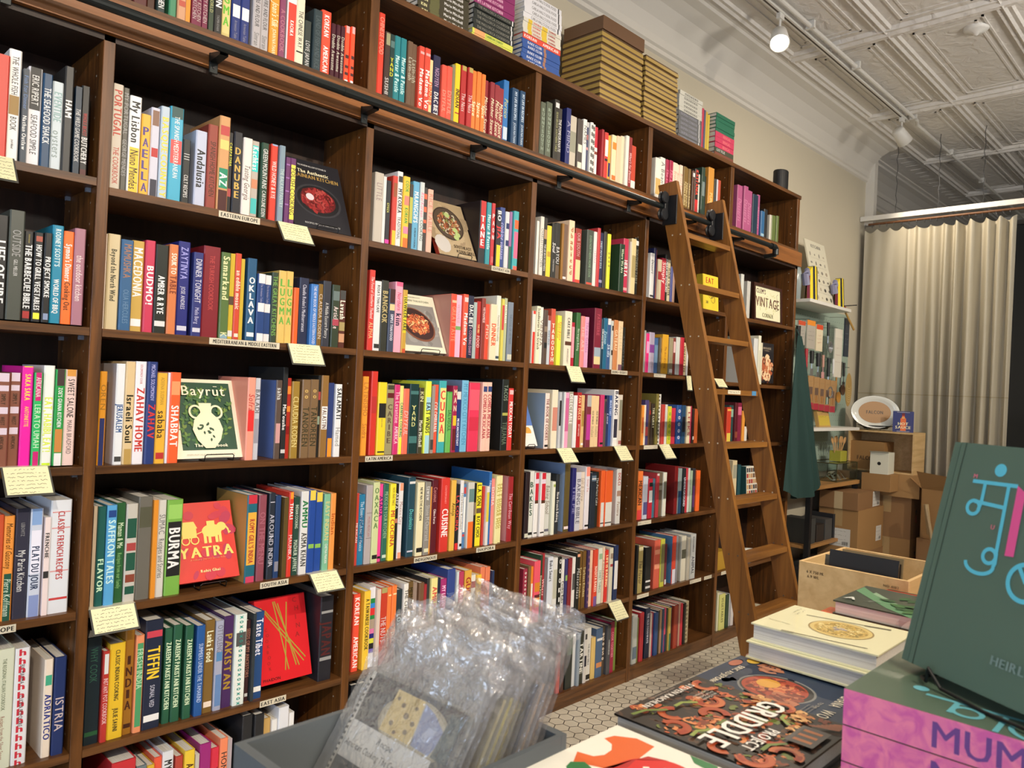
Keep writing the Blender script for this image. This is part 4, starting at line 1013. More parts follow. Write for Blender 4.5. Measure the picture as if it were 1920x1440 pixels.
struct(MB().box((7.78, .24, 3.36), (7.86, .34, 4.0), TRIM).box((8.15, .5, 3.2), (8.25, .62, 3.95), TRIM).box((8.15, .55, 3.9), (9.6, .62, 3.98), TRIM).build('trim_3'))
# ------------------------------------------------------------------ bookcase
bc = empty('bookcase', (0, 0, 0), label='floor to ceiling dark walnut bookcase filling the left wall', cat='bookcase')
PIN = M('b0a898', .4)
for i, x in enumerate(UPX):
    last = i == 6; w_ = T
    m_ = MB().box((x-T/2, 0, 0), (x+T/2, D, 2.62), W_UP, .0015)
    for z in [.2+.064*k for k in range(38)]:
        for y in (.05, .25):
            for sgn in (-1, 1):
                xx = x+sgn*(T/2+.0004); m_.add([(xx, y-.0028, z-.0028), (xx, y+.0028, z-.0028), (xx, y+.0028, z+.0028), (xx, y-.0028, z+.0028)], [(0, 1, 2, 3)], PIN)
    m_.build('side_panel', bc)
    m_ = MB().box((x-.02, .004, 2.72), (x+.02, D, 3.125), W_UP, .0015)
    for z in [2.8+.064*k for k in range(5)]:
        for y in (.05, .25):
            xx = x-.0204; m_.add([(xx, y-.0028, z-.0028), (xx, y+.0028, z-.0028), (xx, y+.0028, z+.0028), (xx, y-.0028, z+.0028)], [(0, 1, 2, 3)], PIN)
    m_.build('upper_side_panel', bc)
CLIP = M('8890a0', .2)
for i in range(6):
    a, b = UPX[i]+T/2, UPX[i+1]-T/2
    for k, z in enumerate((Z1, Z2, Z3, Z4, Z5, Z6)):
        if i == 0 and k == 0: z = 2.188
        if i == 5: z = (2.165, 1.723, 1.312, .8974, .4777, .08)[k]
        s_ = MB().box((a+.0005, .001, z-.0235), (b-.0005, D-.012, z), W_SH, .0012)
        for y in (.05, .24): s_.box((b-.014, y, z-.036), (b-.0006, y+.012, z-.0237), CLIP)
        s_.build('shelf', bc)
    MB().box((a, D-.012, .06), (b, D-.002, 2.62), W_SHD).build('back_panel', bc)
    MB().box((UPX[i]+.02, D-.012, 2.745), (UPX[i+1]-.02, D-.002, 3.12), W_SHD).build('upper_back_panel', bc)
MB().box((UPX[0], .002, 2.722), (UPX[6]+.02, D, ZU), W_SH, .001).build('upper_bottom_board', bc)
MB().box((UPX[0], -.004, 3.122), (UPX[6]+.024, D, ZT), W_SH, .001).build('top_board', bc)
MB().box((UPX[0], -.022, 2.618), (UPX[6]+.035, 0, 2.721), W_FA, .001).build('rail_board', bc)
MB().box((UPX[0], .0, 2.60), (UPX[6]+T/2, D, 2.618), W_SHD).build('lower_top_board', bc)  # dark walnut paints in the shade on this board's underside
MB().box((UPX[0], .004, 0), (UPX[6], .022, .056), W_SH).build('plinth', bc)
# ------------------------------------------------------------------ ladder rail and ladder
PIPE = M('24292a', .38, .5, 'dark_steel_pipe')
rl = empty('ladder_rail', (0, -.1, 2.66), label='long black steel pipe rail bracketed along the front of the bookcase', cat='rail')
MB().tube([(-.2, 0, 0), (1.56, 0, 0)], .0155, PIPE, 14).tube([(1.562, 0, 0), (4.98, 0, 0)], .0155, PIPE, 14).tube([(1.545, 0, 0), (1.58, 0, 0)], .0165, PIPE, 14).build('pipe', rl, smooth=False)
MB().tube([(4.95, 0, 0), (5.0, 0, 0), (5.02, 0, -.01), (5.02, .0, -.05)], .021, PIPE, 14).tube([(5.02, 0, -.05), (5.02, .05, -.055), (5.02, .078, -.055)], .016, PIPE, 12).build('elbow', rl)
for x in (.52, 1.1, 1.69, 2.255, 2.83, 3.41, 3.97, 4.56):
    b = MB(); b.box((x-.014, .07, -.062), (x+.014, .0775, .0), PIPE, .002)
    b.add([(x-.014, .0775, .0), (x+.014, .0775, .0), (x+.014, .0, -.014), (x-.014, .0, -.014), (x-.014, .0775, -.03), (x+.014, .0775, -.03), (x+.014, .0, -.024), (x-.014, .0, -.024)],
          [(0, 1, 2, 3), (4, 7, 6, 5), (0, 3, 7, 4), (1, 5, 6, 2), (0, 4, 5, 1)], PIPE)
    b.tube([(x, .068, -.045), (x, .0705, -.045)], .005, BLACK, 10).build('bracket', rl)
ld = empty('library_ladder', (3.65, -.9, 0), label='wooden rolling library ladder leaning on the black rail', cat='ladder')
SL = -.25  # dy per metre of height of the stringer line; y = y0 + .25 z
def yw(z): return -.744 + .25*z
def stringer(x, th=.03, z1=2.79):
    m_ = MB(); V = []
    for xx in (x, x+th):
        V += [(xx, yw(0)-.115, 0), (xx, yw(0), 0), (xx, yw(z1), z1), (xx, yw(z1)-.115, z1+.012)]
    m_.add(V, [(0, 1, 2, 3), (7, 6, 5, 4), (0, 3, 7, 4), (1, 5, 6, 2), (2, 6, 7, 3), (0, 4, 5, 1)], W_LD)
    for z in [.26+.28*k for k in range(9)]:
        for dy in (-.035, -.085):
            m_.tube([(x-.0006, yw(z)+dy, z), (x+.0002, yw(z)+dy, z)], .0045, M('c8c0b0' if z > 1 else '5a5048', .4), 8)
    return m_
for x in (3.65, 4.16):
    o = stringer(x).build('stringer', ld); o.location = (-3.65, .9, 0)
for k in range(9):
    z = 2.514-.2835*k
    if z < .1: break
    m_ = MB().box((3.68, yw(z)-.114, z-.028), (4.16, yw(z)-.02, z), W_LR, .002)
    o = m_.build('rung', ld); o.location = (-3.65, .9, 0)
for x, sgn in ((3.65, -1), (4.16, -1)):
    m_ = MB(); y0 = yw(2.66); xp = x-.008
    m_.box((xp, y0-.1, 2.56), (x-.0005, y0-.01, 2.72), BLACK, .002)
    m_.box((xp-.03, -.125, 2.60), (xp, -.09, 2.70), BLACK, .003)
    o = m_.build('roller_bracket', ld); o.location = (-3.65, .9, 0)
    for zz in (2.705, 2.612):
        wl = MB().lathe([(0, -.016), (.03, -.016), (.034, -.01), (.022, 0), (.034, .01), (.03, .016), (0, .016)], BLACK, 20, ax='y')
        o = wl.build('roller_wheel', ld); o.location = (xp-.035-3.65, -.115+.9, zz)
ld_parts = ld.children
for sx in (3.665, 4.175):
    MB().lathe([(0, -.014), (.05, -.014), (.055, 0), (.05, .014), (0, .014)], BLACK, 20, ax='x').build('floor_wheel', ld, loc=(sx-3.65-.03, -.06+.9-.9, .055))
# ------------------------------------------------------------------ books on the shelves
comp = None; rows = []
for ln in DATA.strip().split('\n'):
    if ln[0] == '@':
        p = ln[1:].split('|'); comp = [p[0], float(p[1]), p[2], []]; rows.append(comp)
    else: comp[3].append(ln)
def seen(x, z, w_, h):
    """how large a spine shows in the photograph"""
    v = Vector((x, .02, z+h/2)) - Vector((0, -2.5, 1.6192)); D = v.dot(fw); return w_*h*abs(v.normalized().y)/D**2
sizes = sorted((seen(float(q[0]), z, float(q[1]), float(q[2])) for _, z, _, items in rows for q in [l.split(';')[0].split() for l in items]), reverse=True)
CUT = sizes[284]; FAR = MB()
for cid, z, phrase, items in rows:
    vis = []
    for ln in items:
        p = ln.split(';'); f = p[0].split()
        vis.append((float(f[0]), float(f[1]), float(f[2]), f[3], p[1:]))
    for i, (x, w_, h, c, ops) in enumerate(vis):
        rn = random.Random(i*131+int(cid[1])*7+int(z*1000))
        d = min(max(h*(.74+.14*rn.random()), .15), .262); y = .012+.016*rn.random()
        hs = [v[2] for v in vis[max(0, i-1):i+2] if v is not vis[i]]
        ad = 'tall ' if hs and h > max(hs)+.025 else ('short ' if hs and h < min(hs)-.025 else ('thick ' if w_ > .045 else ('thin ' if w_ < .014 else '')))
        tx = [o for o in ops if o and o[0] not in '#!']; let = ''
        if tx:
            s = tx[0].split('~'); t0 = s[0].lstrip('*/^')
            let = ' lettered "%s"' % t0 if t0 in SAFE else ' with %s lettering' % cname(s[1])
        pos = ORD[i] if i < len(ORD) else 'last'
        lab = '%s%s book%s, %s from left, %s' % (ad, cname(c), let, pos, phrase)
        if len(lab.split()) > 16: lab = '%s%s book, %s from left, %s' % (ad, cname(c), pos, phrase)
        if len(lab.split()) > 16: lab = '%s book, %s from left, %s' % (cname(c), pos, phrase)
        book('cookbook', (x, y, z), w_, h, d, c, ops, lab, 'book', 'books on the '+phrase, into=None if seen(x, z, w_, h) >= CUT else FAR)

tag(FAR.build('cookbook'), 'the smaller and more distant cookbooks filling the rest of the shelves', 'book', None, 'stuff')
# ------------------------------------------------------------------ faced-out books on little wire stands
def easel(name, x, y, z, w, label, rot=0, s=1.0, group='wire book stands'):
    e = empty(name, (x, y, z), (0, 0, rot), label, 'book stand', group)
    MB().tube([(-w/2, .03*s, .003), (-w/2, -.012*s, .003), (-w/2, -.018*s, .02*s), (-w/2+.006, -.018*s, .024*s), (w/2-.006, -.018*s, .024*s), (w/2, -.018*s, .02*s), (w/2, -.012*s, .003), (w/2, .03*s, .003)], .0018*max(s, .8), WIRE, 6).build('front_lip', e)
    MB().tube([(-w/2, .028*s, .003), (-w/2, .09*s, .13*s), (w/2, .09*s, .13*s), (w/2, .028*s, .003)], .0018, WIRE, 6).build('back_rest', e)
    MB().tube([(-w/2, .09*s, .12*s), (-w/2, .13*s, .003), (w/2, .13*s, .003), (w/2, .09*s, .12*s)], .0018, WIRE, 6).build('rear_leg', e)
    return e
def faced(loc, w, h, th, lean, c, paint, label, side=None, name='display_cookbook', rz=0, group=None, hard=True):
    """front cover at local y=0 facing -y; spine on the left"""
    e = empty(name, loc, (-lean, 0, rz), label, 'book', group); mb = MB(); t = .0028; o = .003 if hard else 0
    cm_ = M(c, .35); sm = M(side or c, .35)
    mb.box((0, 0, 0), (w, t, h), cm_).box((0, th-t, 0), (w, th, h), cm_).box((-.0012, .0003, 0), (.004, th-.0003, h), sm)
    pl = Plane(mb, (0, 0, 0), (w, 0, 0), (0, 0, h), (0, -1, 0)); paint(pl, w, h)
    mb.build('cover', e)
    MB().box((.0042, t+.0002, o), (w-o-.0005, th-t-.0002, h-o), PAGE).build('page_block', e); return e
class PM:
    """wraps Plane so paint uses metres with origin at lower left"""
def mpl(pl, w, h): pl.u = pl.u/w; pl.v = pl.v/h; return pl
def p_ukr(pl, w, h):
    p = mpl(pl, w, h)
    p.text('YEVHEN KLOPOTENKO', w*.5, h*.92, .007, 'bbb', w*.55, bold=True); p.text('The Authentic', w*.5, h*.83, .015, 'ece4c0', w*.55, bold=True)
    p.text('UKRAINIAN KITCHEN', w*.48, h*.76, .016, 'a8894a', w*.92, bold=True)
    p.disc(w*.5, h*.42, w*.41, h*.24, '34343a'); p.disc(w*.5, h*.42, w*.37, h*.215, '18181c'); p.disc(w*.5, h*.43, w*.31, h*.18, '5c1418')
    p.blobs(w*.5, h*.43, w*.29, h*.17, 260, ['7c1820', '962a2a', '58100f', 'a84440'], .018, 3); p.disc(w*.36, h*.46, w*.07, h*.05, 'd8ccd4')
    p.text('RECIPES FROM A NATIVE CHEF', w*.5, h*.07, .007, 'bbb', w*.7)
def leaf(p, x, y, s, a, c):
    P = [(x+math.cos(a)*k*s-math.sin(a)*q*s, y+math.sin(a)*k*s+math.cos(a)*q*s) for k, q in ((0, 0), (.3, .22), (.6, .25), (1, 0), (.6, -.25), (.3, -.22))]; p.poly(P, c)
def p_bay(pl, w, h):
    p = mpl(pl, w, h); p.rect(w*.1, h*.1, w*.93, h*.955, '1f4a34'); rn = random.Random(4)
    for i in range(34):
        x, y = rn.uniform(.14, .89)*w, rn.uniform(.14, .92)*h
        for k in range(4): leaf(p, x, y, .018, k*1.3+rn.random(), rn.choice(['4f7a34', '3c6a38', '6d8a3c']))
    cx, cy = w*.5, h*.5; Hh = h
    body = [(-.028, .055), (-.022, .02), (-.055, -.01), (-.066, -.045), (-.05, -.085), (-.02, -.115), (.02, -.115), (.05, -.085), (.066, -.045), (.055, -.01), (.022, .02), (.028, .055)]
    p.poly([(cx+a*.8, cy+b*.95) for a, b in body], 'f0ebc8'); p.ring(cx-.036, cy+.02, .02, .022, .007, 'f0ebc8'); p.ring(cx+.036, cy+.02, .02, .022, .007, 'f0ebc8')
    for i in range(16):
        a = rn.uniform(0, 6.28); q = rn.uniform(0, .032); leaf(p, cx+q*math.cos(a), cy-.045+q*math.sin(a), .014, rn.random()*6, '274a30')
    p.text('Bayrūt' if False else 'Bayrut', w*.5, h*.84, .034, 'f2eed4', w*.68); p.rect(w*.66, h*.895, w*.72, h*.902, 'f2eed4'); p.text('The Cookbook', w*.52, h*.15, .011, 'f0ecd0', w*.5, bold=True)
    p.text('RECIPES FROM THE HEART OF A LEBANESE CITY KITCHEN', w*.5, h*.04, .004, '998', w*.8)
def p_yatra(pl, w, h):
    p = mpl(pl, w, h); rn = random.Random(2)
    for i in range(26): p.disc(rn.uniform(.08, .92)*w, rn.uniform(.06, .94)*h, rn.uniform(.01, .03), rn.uniform(.006, .02), rn.choice(['c82c44', 'd83a30', 'b82c50']), 9, rn.random()*3)
    y = 'f2d870'; cx, cy = w*.62, h*.62
    p.disc(cx, cy, .035, .022, y); p.disc(cx+.035, cy+.012, .017, .015, y); p.line([(cx+.048, cy+.014), (cx+.058, cy), (cx+.06, cy-.014), (cx+.066, cy-.008)], .006, y)
    for a in (-.026, -.01, .014, .027): p.rect(cx+a-.005, cy-.042, cx+a+.005, cy-.01, y)
    p.rect(cx-.016, cy+.018, cx+.012, cy+.034, y); p.rect(w*.12, cy-.02, w*.36, cy+.012, y); p.poly([(w*.1, cy+.012), (w*.38, cy+.012), (w*.33, cy+.036), (w*.15, cy+.036)], y)
    p.ring(w*.17, cy-.028, .013, .013, .004, y); p.ring(w*.32, cy-.028, .013, .013, .004, y); p.line([(w*.36, cy-.008), (cx-.03, cy)], .003, y)
    p.text('YATRA', w*.5, h*.36, .034, y, w*.9, bold=True); p.text('A culinary journey across India', w*.5, h*.27, .006, 'e88a60', w*.75, italic=True); p.text('Rohit Ghai', w*.52, h*.12, .009, 'f0e0a0', w*.35, bold=True)
def p_china(pl, w, h):
    p = mpl(pl, w, h)
    for a, b, c_, d_ in ((.1, .9, .86, .18), (.35, .95, .55, .12), (.38, .95, .76, .14), (.62, .92, .48, .12), (.18, .86, .9, .22), (.44, .92, .7, .15)):
        p.line([(w*a, h*b), (w*c_, h*d_)], .0045, 'a89438')
    for i, ch in enumerate('CHINA'): p.text(ch, w*(.78+.03*(i % 2)), h*(.93-.105*i), .017, '9a2020', bold=False)
    for i, ch in enumerate('COOKBOOK'): p.text(ch, w*(.17+.02*(i % 2)), h*(.63-.065*i), .011, 'a82424')
    p.text('PHAIDON', w*.2, h*.05, .01, '5a1414', w*.33)
def p_thai(pl, w, h):
    p = mpl(pl, w, h); p.rect(w*.06, h*.1, w*.94, h*.82, '8c8a88'); p.blobs(w*.5, h*.46, w*.42, h*.34, 60, ['9a9896', '7c7a78'], .03, 9)
    p.disc(w*.45, h*.47, w*.42, h*.27, '7c4a34', 36, -.5); p.disc(w*.45, h*.48, w*.39, h*.245, '381c1c', 36, -.5); p.blobs(w*.46, h*.48, w*.28, h*.17, 330, ['c8603a', 'e09a5c', 'a84028', 'd87844', 'f0c890', '7c3420', '8c4428'], .016, 5)
    p.text('NORTHERN THAI KITCHEN', w*.5, h*.89, .009, '665', w*.7); p.text('SIRICHALERM SVASTI', w*.5, h*.95, .005, '776', w*.4); p.text('recipes from the north', w*.5, h*.05, .004, '998', w*.4)
def p_sea(pl, w, h):
    p = mpl(pl, w, h); p.blobs(w*.5, h*.5, w*.5, h*.5, 40, ['a08c70', 'b8a484'], .05, 3); p.disc(w*.17, h*.2, w*.2, h*.16, 'c8c4c0', 12, .5)
    p.disc(w*.48, h*.6, w*.4, h*.3, '40342c', 36, -.6); p.disc(w*.48, h*.6, w*.37, h*.275, '55483c', 36, -.6); p.blobs(w*.48, h*.6, w*.3, h*.22, 300, ['a85c3c', 'c8c0a8', 'b87850', '78442c', '5c4030', '7c8c50'], .014, 6)
    for a, b in ((.5, .76), (.62, .5), (.66, .42), (.6, .36)): p.disc(w*a, h*b, w*.07, h*.045, 'b0c480')
    p.disc(w*.1, h*.9, w*.08, h*.07, '222c38'); p.text('SOUTHEAST', w*.7, h*.19, .016, '3a2c20', w*.48, bold=True); p.text('ASIAN GRILL', w*.74, h*.11, .016, '3a2c20', w*.5, bold=True)
def p_bread(pl, w, h):
    p = mpl(pl, w, h); p.rect(0, h*.42, w, h, '5678c0'); p.disc(w*.6, h*.3, w*.2, h*.09, 'd8a040'); p.rect(w*.4, h*.2, w*.8, h*.26, 'e4e4e0')
def p_eat(pl, w, h):
    p = mpl(pl, w, h); p.text('EAT', w*.45, h*.84, .036, 'b82c20', w*.5, bold=True)
    for k in range(3): p.ring(w*(.35+.15*k), h*(.55-.12*k), .025, .02, .003, '443', 20)
    p.line([(w*.3, h*.5), (w*.6, h*.35), (w*.8, h*.45), (w*.7, h*.25)], .003, '443'); p.text('30', w*.25, h*.22, .018, '333', bold=True)
    for k in range(4): p.line([(w*(.6+.1*k), h*.05), (w*(.6+.1*k), h*.9)], .0015, 'c8a820')
def p_lar(pl, w, h):
    p = mpl(pl, w, h); p.blobs(w*.5, h*.35, w*.45, h*.3, 90, ['c07850', 'd8a078', '7c3c28', 'b05c3c', 'e8c8a0'], .04, 8); p.rect(0, h*.78, w, h*.92, '2c2a2c'); p.text('LAROUSSE', w*.5, h*.87, .014, 'b8a890', w*.8); p.text('COOKING', w*.5, h*.81, .008, '988870', w*.6)
def p_grid(pl, w, h):
    p = mpl(pl, w, h); p.rect(0, 0, w, h, 'd8d4c8'); rn = random.Random(5)
    for i in range(5):
        for j in range(6): p.rect(w*(.04+.19*i), h*(.03+.16*j), w*(.04+.19*i+.15), h*(.03+.16*j+.12), rn.choice(['a83c34', '6c5040', 'c8a070', '44464c', 'b88c60']))
DB = 'faced-out display cookbooks'
L_ = math.atan2(.12, .275)
faced((1.452, .03, Z1+.008), .243, .30, .026, .40, '26262c', p_ukr, 'black cookbook with bowl of red beet soup on its cover, faced out', group=DB)
faced((1.066, .03, Z3+.01), .229, .285, .03, .40, 'ece8d0', p_bay, 'cream and green cookbook with leafy vase cover, faced out on stand', group=DB)
faced((1.094, .03, Z4+.028), .208, .268, .026, .38, 'd8382e', p_yatra, 'red cookbook with golden elephant and cart cover, faced out', group=DB)
faced((1.406, .03, Z5+.035), .204, .30, .045, .28, 'd61f28', p_china, 'bright red cookbook with crossed chopsticks cover, faced out', group=DB)
faced((1.979, .03, Z2+.012), .227, .272, .026, .42, 'e4e2cc', p_thai, 'pale cookbook with oval stir-fry dish cover, faced out on stand', group=DB)
faced((2.142, .03, Z1+.012), .217, .285, .022, .45, 'b09c7c', p_sea, 'tan cookbook with grilled noodle platter cover and red spine, faced out', side='b04434', group=DB)
faced((2.722, .03, Z3+.014), .10, .25, .02, .40, 'e8e8e4', p_bread, 'blue and white cookbook half hidden at the fourth bay upright', group=DB)
faced((4.325, .03, Z1+.004), .19, .225, .045, .06, 'ecd040', p_eat, 'yellow cookbook with red EAT cover seen between the ladder stringers', group=DB)
faced((5.12, .03, 1.723+.014), .225, .285, .03, .03, '28262a', p_lar, 'dark cookbook with roasted dish cover near the hanging apron', group=DB)
faced((5.012, .03, Z4+.006), .16, .245, .06, .05, '2c5458', p_grid, 'boxed set with a grid of small pictures behind the ladder', group=DB)
for i, (x, y, z, w_, lb) in enumerate(((1.58, .03, Z1, .09, 'black wire stand under the beet soup cover'), (1.2, .026, Z3, .10, 'black wire stand under the leafy vase cover'), (1.2, .026, Z4, .09, 'black wire stand under the golden elephant cover'),
        (2.10, .026, Z2, .10, 'black wire stand under the oval stir-fry cover'), (2.27, .026, Z1, .08, 'black wire stand under the grilled noodle platter cover'), (2.755, .026, Z3, .05, 'black wire stand under the blue and white cover'), (5.23, .026, 1.723, .10, 'black wire stand under the roasted dish cover'))):
    easel('book_stand', x, y, z, w_, lb)
def p_vint(pl, w, h): pass
fr = empty('framed_sign', (5.035, .04, 2.166), (-.05, 0, 0), "framed hand-lettered vintage corner sign on the last bay shelf", 'sign')
mb = MB(); FW = M('3c2018', .35)
for a, b in (((0, 0, 0), (.44, .02, .022)), ((0, 0, .25), (.44, .02, .272)), ((0, 0, .022), (.022, .02, .25)), ((.418, 0, .022), (.44, .02, .25))): mb.box(a, b, FW)
mb.build('frame', fr)
mb = MB().box((.022, .008, .022), (.418, .012, .25), M('e6e2c0', .6)); p = Plane(mb, (.22, .008, .136), (1, 0, 0), (0, 0, 1), (0, -1, 0))
p.text("CLEM'S", -.1, .085, .032, '4a2430', .14, bold=True); p.text('VINTAGE', 0, .01, .068, 'a08068', .36, bold=True); p.text('VINTAGE', 0, .01, .066, '5c3c30', .36); p.text('CORNER', 0, -.082, .028, '7c7a5c', .17, bold=True)
p.line([(.12, .02), (.15, .05), (.14, .075), (.165, .09)], .003, '333'); p.line([(.1, -.02), (.14, -.035), (.18, -.02)], .003, '554'); p.blobs(0, 0, .18, .1, 30, ['c8cc94', 'd8d8a8'], .016, 2)
mb.build('sign_sheet', fr)
# extra covers seen behind or beside the displays
for (x, z, w_, h, c, lb) in ((5.41, 2.165, .035, .20, '24282c', 'black book leaning beside the vintage corner sign'),):
    pass
# ------------------------------------------------------------------ handwritten cards and shelf tags
CARD = M('e9e6bc', .5, name='cream_card'); HOLD = M('50504c', .15, name='smoky_plastic'); INK = '4a442e'
def scribble(p, x0, x1, y, h, rn, c=INK, w=.0012):
    x = x0; P = []
    while x < x1:
        P.append((x, y+rn.uniform(-.5, .5)*h)); x += h*rn.uniform(.35, .7)
        if rn.random() < .14 and len(P) > 1: p.line(P, w, c); p.k -= p.dk; P = []; x += h*.7
    if len(P) > 1: p.line(P, w, c); p.k -= p.dk
cards = ((.500, .561, 2.19, -.058, 2.115, 'on the leftmost top shelf'), (.569, .684, 1.334, -.068, 1.262, 'below the leftmost middle shelf'), (1.364, 1.483, Z1, -.055, 2.095, 'under the black beet soup cookbook'),
    (1.426, 1.557, Z2, -.044, 1.668, 'at the right end of the MEDITERRANEAN tag'), (.813, .941, Z4, -.050, .832, 'under the teal book, second bay'), (1.559, 1.676, Z4, -.061, .840, 'above the red chopsticks cookbook'),
    (2.970, 3.082, Z2, -.041, 1.660, 'below the cream baking books, fourth bay'), (2.926, 3.042, Z3, -.055, 1.259, 'left one of two on the fourth bay middle shelf'), (3.399, 3.515, Z3, -.055, 1.252, 'right one of two on the fourth bay middle shelf'),
    (3.412, 3.527, Z5, -.063, .395, 'at the low right of the fourth bay'), (3.834, 3.947, Z3, -.057, 1.249, 'left of the ladder on the fifth bay middle shelf'), (4.102, 4.158, Z2, -.015, 1.651, 'touching the left ladder stringer'), (4.435, 4.551, 1.737, -.039, 1.682, 'between the ladder stringers'))
for k, (x0, x1, z0, y1, z1, where) in enumerate(cards):
    e = empty('note_card', (x0, 0, z0), label='handwritten cream note card hanging '+where, cat='note card', group='handwritten note cards on the shelf edges')
    w_ = x1-x0; nv = Vector((0, y1, z1-z0)); L = nv.length; vv = -nv/L; nn = Vector((1, 0, 0)).cross(vv)
    o0 = Vector((0, -.003, .0012)) + nv
    mb = MB(); mb.add([tuple(o0+Vector((-.003, 0, -.002))), tuple(o0+Vector((w_+.003, 0, -.002))), tuple(o0+Vector((w_+.003, 0, 0))+vv*L), tuple(o0+Vector((-.003, 0, 0))+vv*L)], [(0, 1, 2, 3)], HOLD)
    mb.box((-.003, -.003, .0008), (w_+.003, .045, .0016), M('c8c4b0', .2)); mb.build('plastic_holder', e)
    mb = MB(); pl = Plane(mb, o0, (1, 0, 0), vv, nn, .0005); pl.k = 2; pl.rect(.002, .004, w_-.002, L-.001, CARD); pl.e = .0006
    rn = random.Random(k); nl = 7
    for j in range(nl): scribble(pl, w_*(.08 if j else .25), w_*(.92 if j < nl-1 and j else .7), L*(.9-.8*j/(nl-1)), .0045, rn)
    mb.build('card', e)
TAGM = M('d4ccb8', .5, name='paper_tag')
tags = (('EASTERN EUROPE', 1.153, 1.300, 2.155), ('MEDITERRANEAN & MIDDLE EASTERN', 1.141, 1.396, 1.731), ('SOUTH ASIA', 1.365, 1.475, .886), ('EAST ASIA', 1.385, 1.487, .464), ('EUROPE', .547, .623, .882), ('SOUTHEAST ASIA', 2.424, 2.545, 2.156),
    ('LATIN AMERICA', 1.785, 1.918, 1.317), ('INDIGENOUS', 2.053, 2.177, .886), ('DIASPORA', 2.409, 2.527, .886), ('BAKING + DESSERTS', 3.353, 3.499, 1.731), ('~', 3.76, 3.883, 1.731), ('~', 3.69, 3.83, 1.317), ('~', 3.665, 3.797, .886), ('~', 4.255, 4.389, .466), ('~', 4.428, 4.521, .466), ('~', 3.688, 3.805, .466), ('~', 4.645, 4.716, .466))
where = {10: 'on the fifth bay second shelf', 11: 'beside a card, fifth bay middle shelf', 12: 'at the left of the fifth bay fourth shelf', 13: 'left one of the pair on the fifth bay fifth shelf', 14: 'right one of the pair on the fifth bay fifth shelf', 15: 'at the left end of the fifth bay fifth shelf', 16: 'beside the ladder foot, last bay'}
for k, (t, x0, x1, z) in enumerate(tags):
    z -= .0008; mb = MB().box((x0, -.0012, z-.0108), (x1, 0, z+.0108), TAGM); p = Plane(mb, ((x0+x1)/2, -.0012, z), (1, 0, 0), (0, 0, 1), (0, -1, 0))
    if t == '~': scribble(p, -(x1-x0)*.42, (x1-x0)*.42, 0, .007, random.Random(k), '333', .001)
    else: p.text(t, 0, 0, .0125, '222', (x1-x0)*.9, bold=True)
    tag(mb.build('shelf_tag'), ('shelf tag hand-lettered '+t) if t != '~' else 'small unreadable paper tag '+where[k], 'shelf tag', 'paper shelf tags')
# ------------------------------------------------------------------ stacks lying on top of the bookcase
def flat(x0, x1, z, th, c, ops, label, group, dep=.24, y=.02, hard=True, name='stacked_book'):
    """book lying flat, spine toward the room"""
    e = empty(name, (x0, y, z), label=label, cat='book', group=group); L = x1-x0; t = .0022; mb = MB(); cv = M(c, .38)
    mb.add([(0, 0, 0), (L, 0, 0), (L, 0, th), (0, 0, th)], [(0, 1, 2, 3)], cv); mb.box((0, .0002, 0), (L, dep, t), cv).box((0, .0002, th-t), (L, dep, th), cv).box((0, .0002, t), (L, .003, th-t), cv)
    p = Plane(mb, (0, 0, th/2), (1, 0, 0), (0, 0, 1), (0, -1, 0))
    for op in ops:
        q = op.split('~')
        if op[0] == '#': p.rect(L*float(q[1]), -th/2, L*float(q[2]), th/2, q[0][1:])
        else:
            a, b = float(q[2]), float(q[3]); p.text(q[0].lstrip('*/'), L*(a+b)/2, 0, th*.52, q[1], L*(b-a), bold=q[0][0] == '*', italic=q[0][0] == '/')
    mb.build('cover', e); MB().box((.003, .0032, t+.0001), (L-.003, dep-.003, th-t-.0001), PAGE).build('page_block', e)
stacks = [  # x0, x1, group phrase, bottom-to-top [(n, th, colour, ops, word)]
    (1.955, 2.235, 'leftmost visible stack', [(7, .0235, '403c2c', ['*KIN~d8d4a0~.04~.2', '*Marie Mitchell~ddd~.5~.88', '#60603c~.22~.4'], 'olive')]),
    (2.262, 2.515, 'stack right of the olive books', [(2, .0215, 'd8dc60', ['#e8a870~.05~.3', '*CARIBBEAN COUNTRY~4a7a3c~.32~.75'], 'yellow green'), (5, .0225, '262b2a', ['THE MALLORCA COOKBOOK~8a8a80~.08~.9', '#ddd~.93~.96'], 'black'), (4, .026, '8c3068', ['*MY LATINX KITCHEN~e8b8d0~.08~.7'], 'magenta')]),
    (2.575, 2.845, 'tall stack left of the gold trays', [(5, .0225, '3458a0', ['*BAKE CLUB~e0e0e8~.1~.55', '#a87860~.56~.62'], 'blue'), (1, .027, 'e0503c', ['*KOREAN~fee~.03~.35', '*AMERICAN~fee~.5~.95'], 'coral red'), (4, .0175, 'dcd8cc', ['#e0c040~.12~.22', '*GOOD BREAD~c44~.25~.45', '#e0c040~.48~.62', '*SUMMER~a44~.66~.85'], 'yellow and white'), (5, .0255, 'e2e2e8', ["CARLA HALL'S SOUL FOOD~555~.2~.85", '#333~.9~.93'], 'white')]),
    (3.93, 4.19, 'grey stack right of the gold trays', [(6, .028, '66686c', ['DIASPORA COOKBOOK~99a~.1~.8', '#ddd~.88~.91'], 'grey'), (5, .024, 'c4c4bc', ['*OXOXOXO~222~.03~.97'], 'black and white patterned')]),
    (4.36, 4.60, 'stack beside the speaker', [(1, .03, '7c4a3c', [], 'dusty red'), (1, .03, '484c3c', ['*LITTLE~ccc~.05~.6'], 'olive'), (3, .033, 'c83c60', ['BENGAL~e88~.35~.85'], 'pink'), (5, .0235, '286c54', [], 'green')])]
